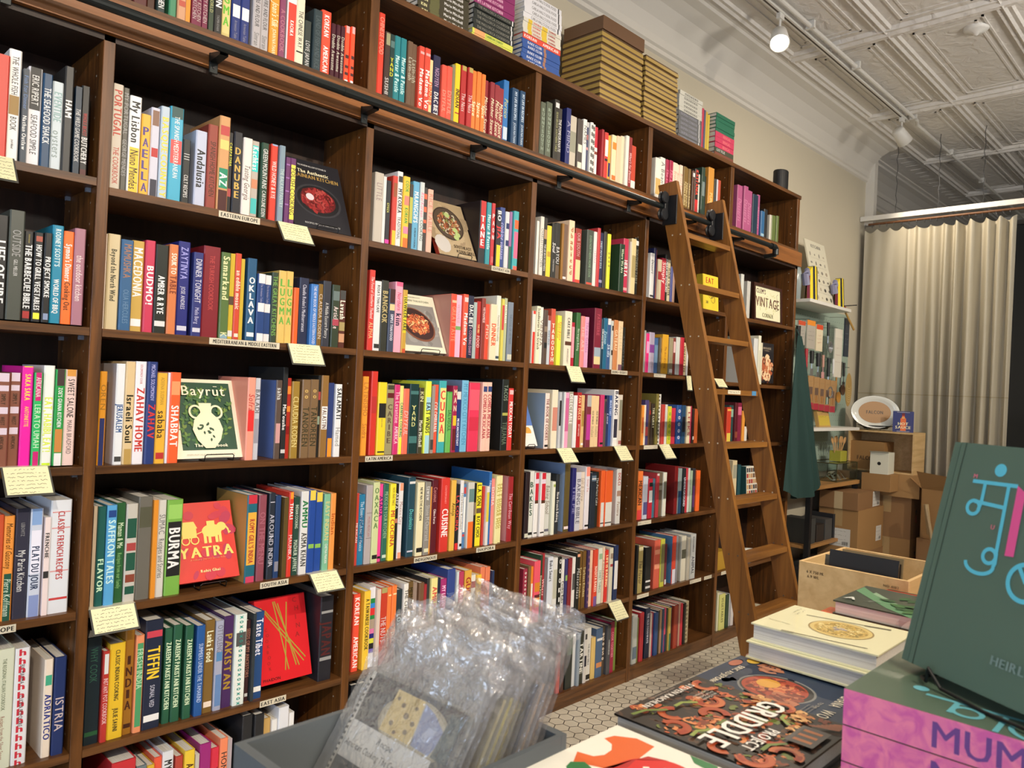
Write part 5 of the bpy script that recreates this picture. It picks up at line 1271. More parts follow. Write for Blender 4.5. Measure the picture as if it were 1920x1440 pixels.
for si, (x0, x1, ph, ls) in enumerate(stacks):
    z = ZT; k = 0; rn = random.Random(si); tot = sum(l[0] for l in ls)
    for n_, th, c, ops, word in ls:
        for j in range(n_):
            dx = rn.uniform(-.004, .004); k += 1
            flat(x0+dx, x1+dx*.5, z+.0002, th-.0004, c, ops, '%s flat book, %s from bottom, %s' % (word, ORD[k-1], ph), 'books in the '+ph, dep=.22+.02*rn.random(), y=.015+rn.uniform(0, .006)); z += th
for i, (x, w_, h, c) in enumerate(((4.197, .022, .255, 'b83c54'), (4.221, .018, .25, '585c74'), (4.241, .022, .245, 'c8a840'), (4.268, .022, .235, 'c8b040'))):
    book('cookbook', (x, .02, ZT), w_, h, .2, c, [], '%s book standing %s from left beside the grey flat stack' % (cname(c), ORD[i]), 'book', 'upright books on top of the bookcase', rot=(0, 0, 0))
# gold slipcases
GOLD = M('a88c48', .45, name='gold_card'); GB = M('5c4430', .5, name='brown_card'); GT = M('6a4c34', .5)
for si, (x0, x1, n_, ph) in enumerate(((3.165, 3.54, 11, 'left gold stack'), (3.565, 3.90, 13, 'right gold stack'))):
    z = ZT; th = .0335 if si == 0 else .0285
    for k in range(n_):
        e = empty('boxed_set', (x0, .012+(k % 3)*.003, z), label='gold and brown boxed set, %s from bottom, %s' % (ORD[k], ph), cat='box', group='boxes in the '+ph); L = x1-x0
        MB().box((0, 0, .0002), (L, .27, th*.62), GOLD, .001).build('base', e); MB().box((.004, .004, th*.62), (L-.004, .266, th-.0002), GB).build('lid', e); z += th
    if si == 0:
        tag(MB().box((x0, .01, z), (x1, .28, z+.07), GT, .001).build('cardboard_box'), 'plain brown carton lid on top of the left gold stack', 'box')
sp = MB().lathe([(0, 0), (.052, 0), (.056, .006), (.056, .16), (.052, .166), (0, .166)], M('0c0c10', .6), 28, sx=1.25, sy=.9)
tag(sp.build('speaker', loc=(5.45, .09, ZT+.0005)), 'small black wireless speaker on top of the bookcase end', 'speaker')
# ------------------------------------------------------------------ ceiling track and lamps
WH = M('dcdad4', .4, name='white_metal')
tk = empty('light_track', (0, -.265, 4.1), label='white ceiling light track running along the room', cat='light track')
MB().box((-3, -.018, -.05), (7.05, .018, -.015), WH, .001).build('track', tk)
MB().box((-3, -.006, -.0505), (7.0, .006, -.0501), M('4a4238', .6)).build('slot', tk)
cdt = empty('conduit', (0, -.33, 4.1), label='white painted conduit pipe beside the light track', cat='pipe')
MB().tube([(-3, 0, -.035), (7.1, 0, -.035), (7.2, .03, -.035), (12, .03, -.035)], .014, WH, 10).build('pipe', cdt)
for x in (2.6, 4.9, 5.7, 7.0, 8.2, 9.4):
    yy = 0 if x < 7.15 else .03
    MB().box((x-.012, yy-.028, -.052), (x+.012, yy+.028, -.001), WH).build('pipe_clip', cdt)
LAMP = bpy.data.materials.new('lamp_glow'); LAMP.use_nodes = True
b = LAMP.node_tree.nodes['Principled BSDF']; b.inputs['Emission Color'].default_value = (1, .86, .62, 1); b.inputs['Emission Strength'].default_value = 38
def lamp(x, aim, label, zz=0):
    e = empty('track_lamp', (x, -.265, 4.05), label=label, cat='lamp', group='track lamps over the books')
    MB().box((-.03, -.014, -.035), (.03, .014, 0), WH, .002).tube([(0, 0, -.03), (0, 0, -.10)], .007, WH, 8).build('stem', e)
    mb = MB(); mb.lathe([(0, .075), (.04, .072), (.048, .06), (.062, -.07), (.058, -.072), (.052, -.05), (.03, .02), (0, .03)], WH, 28)
    d = Vector(aim).normalized(); q = (-d).to_track_quat('Z', 'Y'); mt = Matrix.Translation(Vector((0, 0, -.15))) @ q.to_matrix().to_4x4(); mb.xf(mt)
    o = mb.build('lamp_head', e, smooth=True)
    MB().lathe([(0, -.055), (.03, -.055), (.053, -.052)], LAMP, 24).xf(mt).build('lens', e)
    p = Vector((x, -.265, 4.05)) + Vector((0, 0, -.15)) + d*.085
    spot('lamp_beam', p, p+d, 70, WARM, 80, .7, .03)
lamp(4.60, (-.62, -.35, -.9), 'lit white track lamp shining toward the viewer')
lamp(6.92, (.75, -.25, -.62), 'white track lamp angled away toward the curtain')
lamp(1.9, (-.4, -.5, -.9), 'white track lamp out over the front of the shop')
sd = MB().lathe([(0, -.052), (.012, -.05), (.02, -.038), (.06, -.026), (.075, -.012), (.075, 0)], WH, 28)
tag(sd.build('smoke_detector', loc=(5.64, -1.11, 4.1), smooth=True), 'round white smoke detector on the pressed tin ceiling', 'smoke detector')
# ------------------------------------------------------------------ curtain, rods, wires
CX = 7.67
def cfn(u, v):
    y = .27-1.25*u; z = .02+v*3.27
    amp = (.010+.045*min(1, max(0, (u-.30)/.2)))*(1+.35*math.sin(17*u+2)); ph = 2*math.pi*(u*5 if u < .3 else 1.5+(u-.3)*12)+.9*math.sin(21*u)
    f = amp*math.sin(ph+.35*math.sin(v*3+u*9)) + .012*math.sin(23*u+4*v) + .006*math.sin(61*u-6*v)
    sag = -.035*abs(math.sin(u*math.pi*11))*max(0, (v-.93)/.07)
    yy = y + (.035*math.sin(2*math.pi*u*9+1))*(1-v)*.5
    return (CX+f*(1.15-.3*v), yy, z+sag)
cu = empty('curtain', (0, 0, 0), label='floor length oatmeal linen curtain hanging on rings', cat='curtain')
MB().grid(cfn, 260, 60, CURT).build('cloth', cu, smooth=True)
def hem(v): return lambda u, w: tuple(Vector(cfn(u, v+w*.0025)) + Vector((-.004, 0, 0)))
MB().grid(hem(.52), 260, 1, M('a89c80', .9)).build('hem_seam', cu, smooth=True)
for k in range(22):
    u = (k/8*.42 if k < 8 else .42+(k-8)/14*.58); p = cfn(u, 1)
    MB().tube([(CX, p[1], 3.295+.022*math.cos(t)+.018) if False else (CX+.014*math.sin(t), p[1], 3.325+.02*math.cos(t)) for t in [i*math.pi/5 for i in range(10)]], .0018, M('909094', .3, 1), 5, True).build('ring', cu)
rod = MB().tube([(CX, .24, 3.34), (CX, -1.5, 3.34)], .011, M('6a4426', .5), 10)
tag(rod.build('curtain_rod'), 'thin wooden curtain rod under the white beam', 'curtain rod')
tag(MB().box((CX-.02, -2.6, 3.375), (CX+.02, .315, 3.42), WH, .003).build('ceiling_beam'), 'white painted rail beam above the curtain', 'beam')
for k, (x, y) in enumerate(((CX, .0), (CX+.01, -.36), (CX, -.72), (CX+.01, -1.02))):
    zt = 4.1; pts = [(x+.004*math.sin(i*1.9+k), y+.006*math.sin(i*2.3+k), 3.42+(zt-3.42)*i/12) for i in range(13)]
    tag(MB().tube(pts, .0028, M('2a2a2c', .5), 5).build('hanging_wire'), ('leftmost', 'second', 'third', 'rightmost')[k]+' twisted black wire holding the white curtain beam', 'wire', 'wires above the curtain')
# dark back room past the curtain
rk = empty('wire_rack', (9.2, -1.9, 0), label='dark wire storage rack beyond the curtain edge', cat='rack')
for x in (0, .45):
    for y in (0, 1.0): MB().tube([(x, y, 0), (x, y, 2.1)], .014, M('8a8c90', .3, .8), 8).build('post', rk)
for z in (.3, .8, 1.3, 1.8): MB().box((0, 0, z), (.45, 1.0, z+.02), M('55585c', .4, .6)).build('shelf', rk)
bw = MB().lathe([(0, 0), (.08, .0), (.16, .06), (.2, .16), (.195, .16), (.155, .065), (0, .01)], M('b8bcc0', .2, 1), 28)
tag(bw.build('mixing_bowl', loc=(9.42, -1.2, .825), smooth=True), 'steel mixing bowl on the back room wire rack', 'bowl')
for k, (y, z, h, c) in enumerate(((-1.75, 1.32, .3, '5a2a28'), (-1.4, 1.32, .24, '3a3c44'), (-1.12, 1.32, .28, '6c6458'), (-1.7, .82, .26, '30343c'), (-1.3, 1.82, .24, '44403c'))):
    tag(MB().box((9.25, y-.11, z), (9.6, y+.11, z+h), M(c, .6), .01).build('storage_tub'), cname(c)+' storage tub, '+ORD[k]+' on the back room rack', 'tub', 'tubs on the wire rack')
# ------------------------------------------------------------------ kitchen goods wall beside the curtain
PEG = M('9cb0a4', .6, name='pegboard_green')
pg = MB().box((5.75, .295, 1.0), (7.44, .318, 2.44), PEG); hm = M('2c3432', .9)
for i in range(32):
    for j in range(27):
        x, z = 5.8+.05*i, 1.05+.05*j; pg.add([(x, .2948, z), (x+.006, .2948, z), (x+.006, .2948, z+.006), (x, .2948, z+.006)], [(0, 1, 2, 3)], hm)
tag(pg.build('pegboard'), 'pale green pegboard on the wall beside the bookcase', 'pegboard')
s_ = MB().box((5.9, .02, 2.395), (6.74, .293, 2.42), WH, .002); tag(s_.build('wall_shelf'), 'white shelf above the pegboard holding oven mitts', 'shelf')
s_ = MB().box((5.85, .02, 1.385), (7.05, .293, 1.41), WH, .002); tag(s_.build('wall_shelf'), 'lower white shelf below the hanging utensils', 'shelf')
e = empty('menu_board', (6.20, .1, 2.422), (-.22, 0, 0), 'tall white board of printed drawings leaning on the white shelf', 'board')
mb = MB().box((0, 0, 0), (.40, .012, .55), M('d8d4c0', .5)); p = Plane(mb, (.2, 0, .27), (1, 0, 0), (0, 0, 1), (0, -1, 0)); rn = random.Random(8)
p.text('KITCHEN', 0, .235, .028, '555', .24, bold=True)
for j in range(6):
    for i in range(4): p.disc(-.14+.09*i, .16-.075*j, rn.uniform(.008, .022), rn.uniform(.008, .02), rn.choice(['6a665c', '88847a', '4c4a44', 'a89c88']), 10)
    scribble(p, -.15, .15, .13-.075*j, .006, rn, '777')
mb.build('board', e)
def mitt(x, label, sc=1.0):
    e = empty('oven_mitt', (x, .1, 2.422), label=label, cat='oven mitt', group='striped oven mitts on the white shelf')
    cols = ['6c2438', 'e8d030', '1c2030', 'e8d030', '1c2030', 'e8d030', '7c2438']; mb = MB(); n = len(cols)
    def prof(u):
        return .28*sc*(1-abs(2*u-1)**3.2)**.45 if 0 < u < 1 else .0
    for i, c in enumerate(cols):
        a, b_ = i/n, (i+1)/n
        for k in range(4):
            u0, u1 = a+(b_-a)*k/4, a+(b_-a)*(k+1)/4; h0, h1 = max(prof(u0), .12), max(prof(u1), .12); x0, x1 = (u0-.5)*.2*sc, (u1-.5)*.2*sc
            y0, y1 = .035*math.sin(u0*math.pi)+.008, .035*math.sin(u1*math.pi)+.008
            V = [(x0, -y0, 0), (x1, -y1, 0), (x1, -y1*.6, h1), (x0, -y0*.6, h0), (x0, y0, 0), (x1, y1, 0), (x1, y1*.6, h1), (x0, y0*.6, h0)]
            mb.add(V, [(0, 1, 2, 3), (5, 4, 7, 6), (3, 2, 6, 7)], M(c, .85))
    mb.build('mitt', e, smooth=False)
    MB().tube([(-.1*sc, 0, .12), (-.13*sc, 0, .2*sc), (-.1*sc, 0, .235*sc), (-.075*sc, 0, .2*sc)], [.03, .028, .022, .02], M('8c8ca8', .85), 8).build('thumb', e)
mitt(6.10, 'yellow and black striped oven mitt left of the white board')
mitt(6.66, 'yellow and black striped oven mitt right of the white board', .92)
tag(MB().lathe([(0, 0), (.05, 0), (.055, .2), (.04, .26), (0, .265)], M('9aa6a8', .2), 20).build('glass_jar', loc=(5.96, .18, 2.4205), smooth=True), 'grey-blue jar at the left end of the white shelf', 'jar')
tg = MB().box((6.70, .08, 2.4205), (6.78, .11, 2.45), M('8c2c2c', .5)); tg.tube([(6.72, .1, 2.45), (6.86, .02, 2.47)], .004, BLACK).tube([(6.74, .09, 2.44), (6.82, .02, 2.25)], .009, M('a8823c', .4))
tag(tg.build('kitchen_brush'), 'red and brown kitchen brush over the shelf end', 'brush')
def hang(name, x, z, fn, label, cat, y=.15, group='utensils hanging on the pegboard'):
    e = empty(name, (x, y, z), label=label, cat=cat, group=group)
    MB().tube([(0, 0, 0), (0, .1455, .005)], .0028, M('b0b4b4', .3, 1), 6).build('hook', e); fn(e); return e
def packet(w_, h, c, top, text=None, tc='444', y=0):
    def f(e):
        mb = MB().box((-w_/2, -.012+y, -h-.01), (w_/2, -.002+y, -.01), M(c, .5)); p = Plane(mb, (0, -.012+y, -h/2-.01), (1, 0, 0), (0, 0, 1), (0, -1, 0))
        p.rect(-w_/2, h*.32, w_/2, h*.5, top); rn = random.Random(int(w_*1e4))
        for j in range(3): scribble(p, -w_*.35, w_*.35, .1*h-.14*h*j, .01, rn, tc, .0016)
        mb.build('packet', e)
    return f
def tool(L, hw, hc, kind, c='b4b8bc'):
    def f(e):
        MB().tube([(0, -.004, -.005), (0, -.006, -L*.45)], [hw, hw*.9], M(hc, .4), 10).build('handle', e)
        mb = MB(); met = M(c, .25, .8 if c[0] in 'b9' else 0)
        if kind == 'spat': mb.box((-.03, -.008, -L), (.03, -.005, -L*.62), met, .002); mb.tube([(0, -.006, -L*.45), (0, -.006, -L*.64)], .004, met)
        elif kind == 'ladle':
            mb.tube([(0, -.006, -L*.45), (0, -.006, -L*.7)], .005, met); lb = MB().lathe([(0, .02), (.025, .016), (.045, -.0), (.05, -.012), (.046, -.012), (0, .012)], met, 20, ax='y'); lb.V = [(a, b-.02, c_-L*.82) for a, b, c_ in lb.V]; mb.add(lb.V, lb.F, met)
        elif kind == 'whisk':
            for k in range(5):
                a = k*math.pi/5; mb.tube([(0, -.006, -L*.45)]+[(.024*math.sin(t)*math.cos(a), -.006+.024*math.sin(t)*math.sin(a), -L*.5-L*.5*t/math.pi) for t in (.4, .9, 1.5, 2.1, 2.6, 3.14)], .0012, met, 4)
        elif kind == 'tongs': mb.tube([(-.006, -.006, -.02), (-.02, -.006, -L)], .006, met).tube([(.006, -.006, -.02), (.02, -.006, -L)], .006, met)
        else: mb.tube([(0, -.006, -L*.4), (0, -.006, -L)], hw*.8, met)
        mb.build('head', e)
    return f
HN = [('gadget_packet', 6.04, 2.27, packet(.13, .19, 'a8a49c', 'c85030'), 'grey carded gadget with red top, left of the hanging packets', 'packet'),
 ('gadget_packet', 6.22, 2.29, packet(.16, .23, 'b0aaa0', 'e89030'), 'grey carded gadget with orange top, middle of the hanging packets', 'packet'),
 ('gadget_packet', 6.39, 2.27, packet(.13, .22, 'e0d4b8', 'd84c28', tc='b84a28'), 'white and orange carded gadget, right of the hanging packets', 'packet'),
 ('measuring_cup', 6.58, 2.30, tool(.26, .013, '181818', 'ladle'), 'steel cup with long black handle hanging on the pegboard', 'measuring cup'),
 ('gadget_packet', 6.80, 2.27, packet(.16, .42, 'd8d4c8', 'e4e0d4', tc='844'), 'tall white packaged gadget hanging near the pegboard edge', 'packet'),
 ('gadget_packet', 6.98, 2.38, packet(.10, .34, '2c3644', '1c222c', tc='89a'), 'dark blue long packet at the pegboard edge', 'packet'),
 ('spatula', 5.99, 2.22, tool(.34, .02, '151515', 'rod', '222222'), 'black gloved handle tool hanging beside the apron', 'utensil'),
 ('scissors', 6.16, 2.05, tool(.34, .014, 'b02c38', 'tongs', '8c2028'), 'red handled tongs hanging below the packets', 'tongs'),
 ('peeler', 6.27, 2.04, tool(.24, .018, '202020', 'spat'), 'black handled peeler below the middle packet', 'peeler'),
 ('grater', 6.40, 2.03, tool(.26, .02, '26262a', 'spat', '9a9ea2'), 'black handled grater below the white and orange card', 'grater'),
 ('pastry_brush', 6.50, 2.02, tool(.24, .012, 'c09080', 'spat', 'c89494'), 'pink tipped pastry brush in the middle of the pegboard', 'brush'),
 ('ladle', 6.62, 2.00, tool(.36, .016, '2a2c30', 'ladle'), 'steel ladle with dark grip, pegboard middle', 'ladle'),
 ('whisk', 6.72, 2.0, tool(.3, .01, 'd8d8d8', 'whisk'), 'small wire whisk hanging right of the ladle', 'whisk'),
 ('garlic_press', 6.05, 1.98, tool(.24, .014, '8a8e92', 'tongs', '9ca0a4'), 'steel garlic press hanging low beside the apron', 'utensil'),
 ('wooden_spoon', 6.80, 1.88, tool(.26, .008, 'b08040', 'ladle', 'a87838'), 'wooden spoon hanging right of the brown packets', 'spoon'),
 ('wooden_spoon', 6.89, 1.98, tool(.3, .012, '3c2a20', 'ladle', '4a3426'), 'dark wooden ladle hanging near the woven fan', 'spoon'),
 ('spatula', 6.96, 1.98, tool(.28, .012, '181818', 'spat', '2a2a2a'), 'black spatula hanging beside the woven fan', 'spatula')]
for a in HN: hang(*a)
for k in range(5):
    def f(e, k=k):
        mb = MB().box((-.055, -.012, -.28), (.055, -.003, -.01), M('a88458', .6)); p = Plane(mb, (0, -.012, -.145), (1, 0, 0), (0, 0, .76), (0, -1, 0))
        p.rect(-.055, -.18, .055, -.11, 'a82c40'); p.rect(-.035, -.1, .035, .06, '6a5448')
        for i, c in enumerate((['2c8c80', 'e8e8e8', '207060'] if k == 3 else ['c89048', 'a87030', 'c89048'])): p.rect(-.028+.02*i, -.1, -.016+.02*i, -.02, c)
        scribble(p, -.04, .04, .12, .008, random.Random(k), '432', .0012); mb.build('packet', e)
    hang('cutlery_packet', 6.26+.105*k, 1.84-.006*k, f, 'brown and red cutlery packet, %s from left on the pegboard' % ORD[k], 'packet', y=.15-.004*k, group='cutlery packets on the pegboard')
def fan(e):
    mb = MB(); p = Plane(mb, (0, -.004, -.2), (1, 0, 0), (0, 0, 1), (0, -1, 0)); mb.lathe([(0, -.003), (.07, -.003), (.072, 0), (.07, .003), (0, .003)], M('a88a50', .8), 28, ax='y'); mb.V = [(a, b, c_*2.1-.2) for a, b, c_ in mb.V]
    for i in range(7): p.ring(0, -.02*i+.06, .055, .05, .004, 'd0b478', 24, 3.5, 6)
    mb.build('woven_disc', e)
hang('woven_fan', 7.10, 1.94, fan, 'tan woven fan hanging at the pegboard corner by the curtain', 'fan')
def fbook(x, z, w_, h, th, c, label, top='c8b040'):
    e = empty('gift_book', (x, .12, z), (-.2, 0, 0), label, 'book', 'items on the lower white shelf'); mb = MB().box((0, 0, 0), (w_, th, h), M(c, .5)); p = Plane(mb, (w_/2, 0, h/2), (1, 0, 0), (0, 0, 1), (0, -1, 0))
    p.rect(-w_*.45, -h*.45, w_*.45, -h*.1, top); rn = random.Random(3)
    for j in range(5): scribble(p, -w_*.35, w_*.3, h*(.38-.13*j), .012, rn, '543', .0016)
    mb.build('cover', e)
fbook(6.16, 1.4105, .12, .24, .05, '2a241f', 'dark and brown slim box leaning on the lower white shelf', '8a5c38')
fbook(6.42, 1.4105, .24, .24, .03, 'b89458', 'tan boxed kitchen gift with yellow base on the lower shelf')
# apron
AP = M('133532', .8, name='dark_green_cloth')
def apf(u, v):
    z = 2.10-1.12*v; w_ = .07+.60*v**.9; cx = 5.565+.06*v; x = cx-w_*.47+w_*u
    f = .03*math.sin(u*13+v*2)*v + .014*math.sin(u*29-v*3)*v; zz = z-.09*math.sin(u*math.pi)*v**3
    return (x, -.055-.035*v+f-.03*math.cos(u*math.pi*2)*v, zz)
ap = empty('apron', (0, 0, 0), label='dark green apron hanging at the end of the bookcase', cat='apron')
MB().grid(apf, 60, 40, AP).build('cloth', ap, smooth=True)
MB().tube([(5.565, -.055, 2.09), (5.56, -.03, 2.15), (5.57, -.03, 2.15), (5.575, -.055, 2.09)], .004, AP, 6).tube([(5.565, -.024, 2.16), (5.565, -.045, 2.15), (5.565, -.04, 2.13)], .003, BLACK, 6).build('hook_loop', ap)
# side table with glass case
tb = empty('side_table', (0, 0, 0), label='narrow wooden table with black legs beyond the ladder', cat='table')
MB().box((6.03, 0, .918), (7.06, .30, .95), W_OAK, .002).build('tabletop', tb)
for x, y in ((6.06, .03), (7.02, .03), (6.06, .27), (7.02, .27)): MB().box((x-.02, y-.02, 0), (x+.02, y+.02, .918), BLACK).build('leg', tb)
MB().box((6.05, .02, .45), (7.03, .28, .475), W_OAK).build('shelf', tb)
MB().box((6.05, .02, .1), (7.03, .28, .12), W_OAK).build('shelf', tb)
for k in range(9):
    c = ('22242a', '3a3c3c', '2c2420', '444')[k % 4]; z = .1205 if k < 4 else .4755
    tag(MB().box((6.12+.17*(k % 5), .05, z), (6.26+.17*(k % 5), .26, z+.14+.03*(k % 3)), M(c, .6), .004).build('storage_box'), '%s storage box, %s from left under the narrow wooden table' % (cname(c), ORD[k % 5 if k < 4 else k-4]) + (' bottom' if k < 4 else ' middle'), 'box', 'boxes under the narrow wooden table')
GL = M('e8f0ee', .03, trans=1, name='clear_glass')
gc = empty('glass_case', (6.60, .03, .9505), label='low glass display case of small tools on the wooden table', cat='display case')
CW, CD_, CH = .45, .255, .15
for a, b_ in (((0, 0, 0), (.004, CD_, CH)), ((0, 0, 0), (CW, .004, CH)), ((CW-.004, 0, 0), (CW, CD_, CH)), ((0, 0, CH), (CW, CD_, CH+.004))): MB().box(a, b_, GL).build('glass_pane', gc)
fb = MB(); fc = M('4c4a30', .4, .4)
for x in (0, CW):
    for y in (0, CD_): fb.tube([(x, y, 0), (x, y, CH+.004)], .004, fc, 6)
for z in (.002, CH+.004):
    for y in (0, CD_): fb.tube([(0, y, z), (CW, y, z)], .004, fc, 6)
    for x in (0, CW): fb.tube([(x, 0, z), (x, CD_, z)], .004, fc, 6)
fb.build('metal_frame', gc)
for k in range(6):
    x = 6.64+.055*k; t_ = MB().tube([(x, .08, .958), (x+.03, .14, .99+.02*(k % 2)), (x+.05, .2, .96)], .006, M('c0c4c8', .15, 1), 6).tube([(x+.01, .09, .958), (x+.045, .07, .96)], .007, M(('c8ccd0', 'b89048')[k % 2], .2, .8), 6)
    tag(t_.build('cookie_cutter'), 'shiny metal utensil, %s from left inside the glass case' % ORD[k], 'utensil', 'utensils inside the glass case')
pt = empty('utensil_pot', (6.90, .14, 1.1095), label='yellow-green box of wooden spoons on the glass case', cat='pot')
MB().box((-.07, -.05, 0), (.07, .05, .09), M('a8a43c', .5), .003).build('box', pt)
for k in range(6):
    a = -.05+.02*k; sp_ = empty('wooden_spoon', (6.90+a, .14+.01*(k % 2), 1.118), (.1*(k % 3-1), -.25+.12*k, 0), 'wooden spoon, %s from left in the yellow-green box' % ORD[k], 'spoon', 'wooden spoons in the yellow-green box')
    MB().tube([(0, 0, 0), (0, 0, .16)], .005, M('c89c68', .6), 6).build('handle', sp_); MB().lathe([(0, -.006), (.02, -.004), (.024, 0), (.02, .004), (0, .006)], M('c89c68', .6), 16, ax='y', sy=1.4).build('bowl', sp_, loc=(0, 0, .18))
ws = empty('display_crate', (7.24, -.375, 1.0205), label='upright wooden crate shelf under the oval platter', cat='crate')
MB().box((0, 0, .35), (.30, .56, .365), W_PI).box((0, 0, 0), (.30, .56, .012), W_PI).box((0, 0, .012), (.30, .015, .35), W_PI).box((0, .545, .012), (.30, .56, .35), W_PI).box((.288, .015, .012), (.30, .545, .35), W_PI).build('crate', ws)
def plate(name, loc, rot, label, ra=.19, sy=.72, paper=True):
    e = empty(name, loc, rot, label, 'platter'); en = M('e4e6e0', .15, name='white_enamel'); rim = M('1c2430', .2)
    mb = MB().lathe([(0, 0), (ra*.68, 0), (ra*.76, -.014), (ra*.97, -.022), (ra, -.022)], en, 48, sy=sy, ax='y'); mb.lathe([(ra, -.022), (ra*1.015, -.02), (ra, -.017), (ra*.76, -.008), (ra*.66, .008), (0, .008)], rim, 48, sy=sy, ax='y'); mb.build('dish', e, smooth=True)
    if paper:
        mb = MB(); p = Plane(mb, (0, -.0015, 0), (1, 0, 0), (0, 0, 1), (0, -1, 0)); p.disc(0, 0, ra*.67, ra*.67*sy, 'a87c48', 40); p.text('FALCON', 0, 0, .03, '3a2c20', .14, bold=True); mb.build('paper_label', e)
    return e
plate('oval_platter', (7.33, -.005, 1.548), (-.16, 0, R(-58)), 'white enamel oval platter with brown paper centre, on a wire stand', .205, .72)
easel('plate_stand', 7.33, -.005, 1.386, .11, 'black wire stand under the oval platter', R(-58), 1.0, 'wire display stands')
e = plate('flat_platter', (7.38, .0, 1.409), (-math.pi/2, 0, R(-70)), 'white enamel platter lying flat under the standing platter', .15, .7, False); 
e = empty('hot_sauce_book', (7.26, -.185, 1.386), (-.12, 0, R(-72)), 'dark blue book with orange hot sauce bottle cover beside the platter', 'book')
mb = MB().box((0, 0, 0), (.165, .02, .185), M('2a3070', .4)); p = Plane(mb, (.0825, 0, .0925), (1, 0, 0), (0, 0, 1), (0, -1, 0))
p.rect(-.022, -.08, .022, .03, 'e8702c'); p.rect(-.01, .02, .01, .055, 'c83c20'); p.rect(-.012, .055, .012, .075, '701c18'); p.disc(0, .035, .014, .012, 'e8a050'); p.text('HOT', 0, -.018, .024, 'f0e8c0', .08, bold=True); p.text('SAUCE', 0, -.05, .024, 'f0e8c0', .12, bold=True); p.rect(-.05, .081, .05, .084, 'ccc'); p.rect(-.05, -.086, .05, -.083, 'ccc'); mb.build('cover', e)
e = empty('carton', (7.27, -.12, 1.0335), label='brown printed carton inside the upright wooden crate', cat='box')
mb = MB().box((0, 0, 0), (.25, .30, .25), M('a07848', .7)); p = Plane(mb, (0, .15, .12), (0, -1, 0), (0, 0, 1), (-1, 0, 0)); p.text('FALCON', 0, -.02, .035, '4a3420', .16, bold=True); mb.build('carton', e)
# ------------------------------------------------------------------ cardboard boxes
CB = [M(c, .75) for c in ('a07a4c', '94704a', 'ac8656', '8c6844')]
def carton(loc, sz, rz, label, mat=0, lab=None, flaps=None, tape=True, marks=None):
    e = empty('cardboard_box', loc, (0, 0, rz), label, 'box', 'cardboard boxes by the curtain'); x, y, z = sz; m_ = CB[mat]; mb = MB()
    if flaps:
        t = .004
        for a, b_ in (((0, 0, 0), (x, y, t)), ((0, 0, 0), (t, y, z)), ((x-t, 0, 0), (x, y, z)), ((0, 0, 0), (x, t, z)), ((0, y-t, 0), (x, y, z))): mb.box(a, b_, m_)
    else: mb.box((0, 0, 0), (x, y, z), m_, .002)
    pa = Plane(mb, (0, y/2, z/2), (0, -1, 0), (0, 0, 1), (-1, 0, 0), .0005); pb = Plane(mb, (x/2, 0, z/2), (1, 0, 0), (0, 0, 1), (0, -1, 0), .0005)
    rn = random.Random(int(x*1000))
    if tape: pa.rect(-.035, z*.1 if z > .2 else -z/2, .035, z/2, 'b09468' if z > .2 else 'c0ac88')
    for pl, a, b_, w_, h in (lab or []):
        q = (pa, pb)[pl]; q.rect(a-w_/2, b_-h/2, a+w_/2, b_+h/2, 'd8d8d4')
        for j in range(4): scribble(q, a-w_*.42, a+w_*.3, b_+h*(.36-.24*j), h*.05, rn, '444', .0016)
        for i in range(9): q.rect(a+w_*.1+i*w_*.035, b_-h*.42, a+w_*.1+i*w_*.035+w_*(.01+.012*(i % 2)), b_-h*.22, '222')
    for pl, a, b_, s_ in (marks or []):
        q = (pa, pb)[pl]; q.poly([(a-s_, b_), (a, b_+s_*.9), (a+s_, b_)], '241c18'); q.rect(a-s_*.4, b_-s_, a+s_*.4, b_, '241c18'); q.rect(a-s_*.6, b_-s_*3.6, a+s_*.6, b_-s_*1.3, 'b04c34'); scribble(q, a-s_*2, a+s_*2.4, b_-s_*4.6, .01, rn, '5a4430', .002)
        q.ring(a-s_*1.6, b_+s_*2.2, .03, .012, .003, '4a3828', 4)
    mb.build('carton', e)
    for (p0, p1, p2, p3) in (flaps or []): MB().add([p0, p1, p2, p3], [(0, 1, 2, 3)], m_).build('flap', e)
    return e
carton((6.66, -.14, 0), (.62, .33, .366), 0, 'large brown box at the floor, bottom of the left stack', 1)
carton((6.66, -.14, .3665), (.60, .33, .36), 0, 'large brown box with two white shipping labels in the left stack', 0, [(0, .02, -.06, .17, .15), (1, .19, -.05, .13, .13)])
carton((6.65, -.135, .727), (.56, .32, .145), R(1), 'flatter brown box with barcode label on top of the left stack', 3, [(1, .17, 0, .18, .13)])
carton((7.28, -.36, .4555), (.28, .40, .364), 0, 'brown box with red house mark behind the left stack', 1, marks=[(1, .0, .05, .026)])
carton((7.28, -.36, 0), (.28, .40, .455), 0, 'brown floor box under the red house mark box', 2, marks=[(1, .0, .1, .022)])
carton((7.24, -.43, .820), (.30, .42, .20), 0, 'closed brown box under the small white mug box', 2, tape=False)
carton((7.18, -.86, .5005), (.36, .40, .42), R(-2), 'open brown box with raised flap in front of the curtain', 0, flaps=[((0, .40, .42), (0, 0, .42), (-.08, -.02, .53), (-.08, .42, .57)), ((0, .4, .42), (.36, .4, .42), (.34, .50, .50), (.02, .50, .50)), ((0, 0, .42), (.36, 0, .42), (.34, -.12, .37), (.02, -.12, .37))], tape=False)
carton((7.18, -.86, 0), (.36, .42, .5), 0, 'brown floor box below the open flapped box', 1, marks=[(1, -.02, .12, .022)])
e = empty('mug_box', (7.04, -.235, 1.0205), (0, 0, R(4)), 'small white cardboard mug box with round hole', 'box')
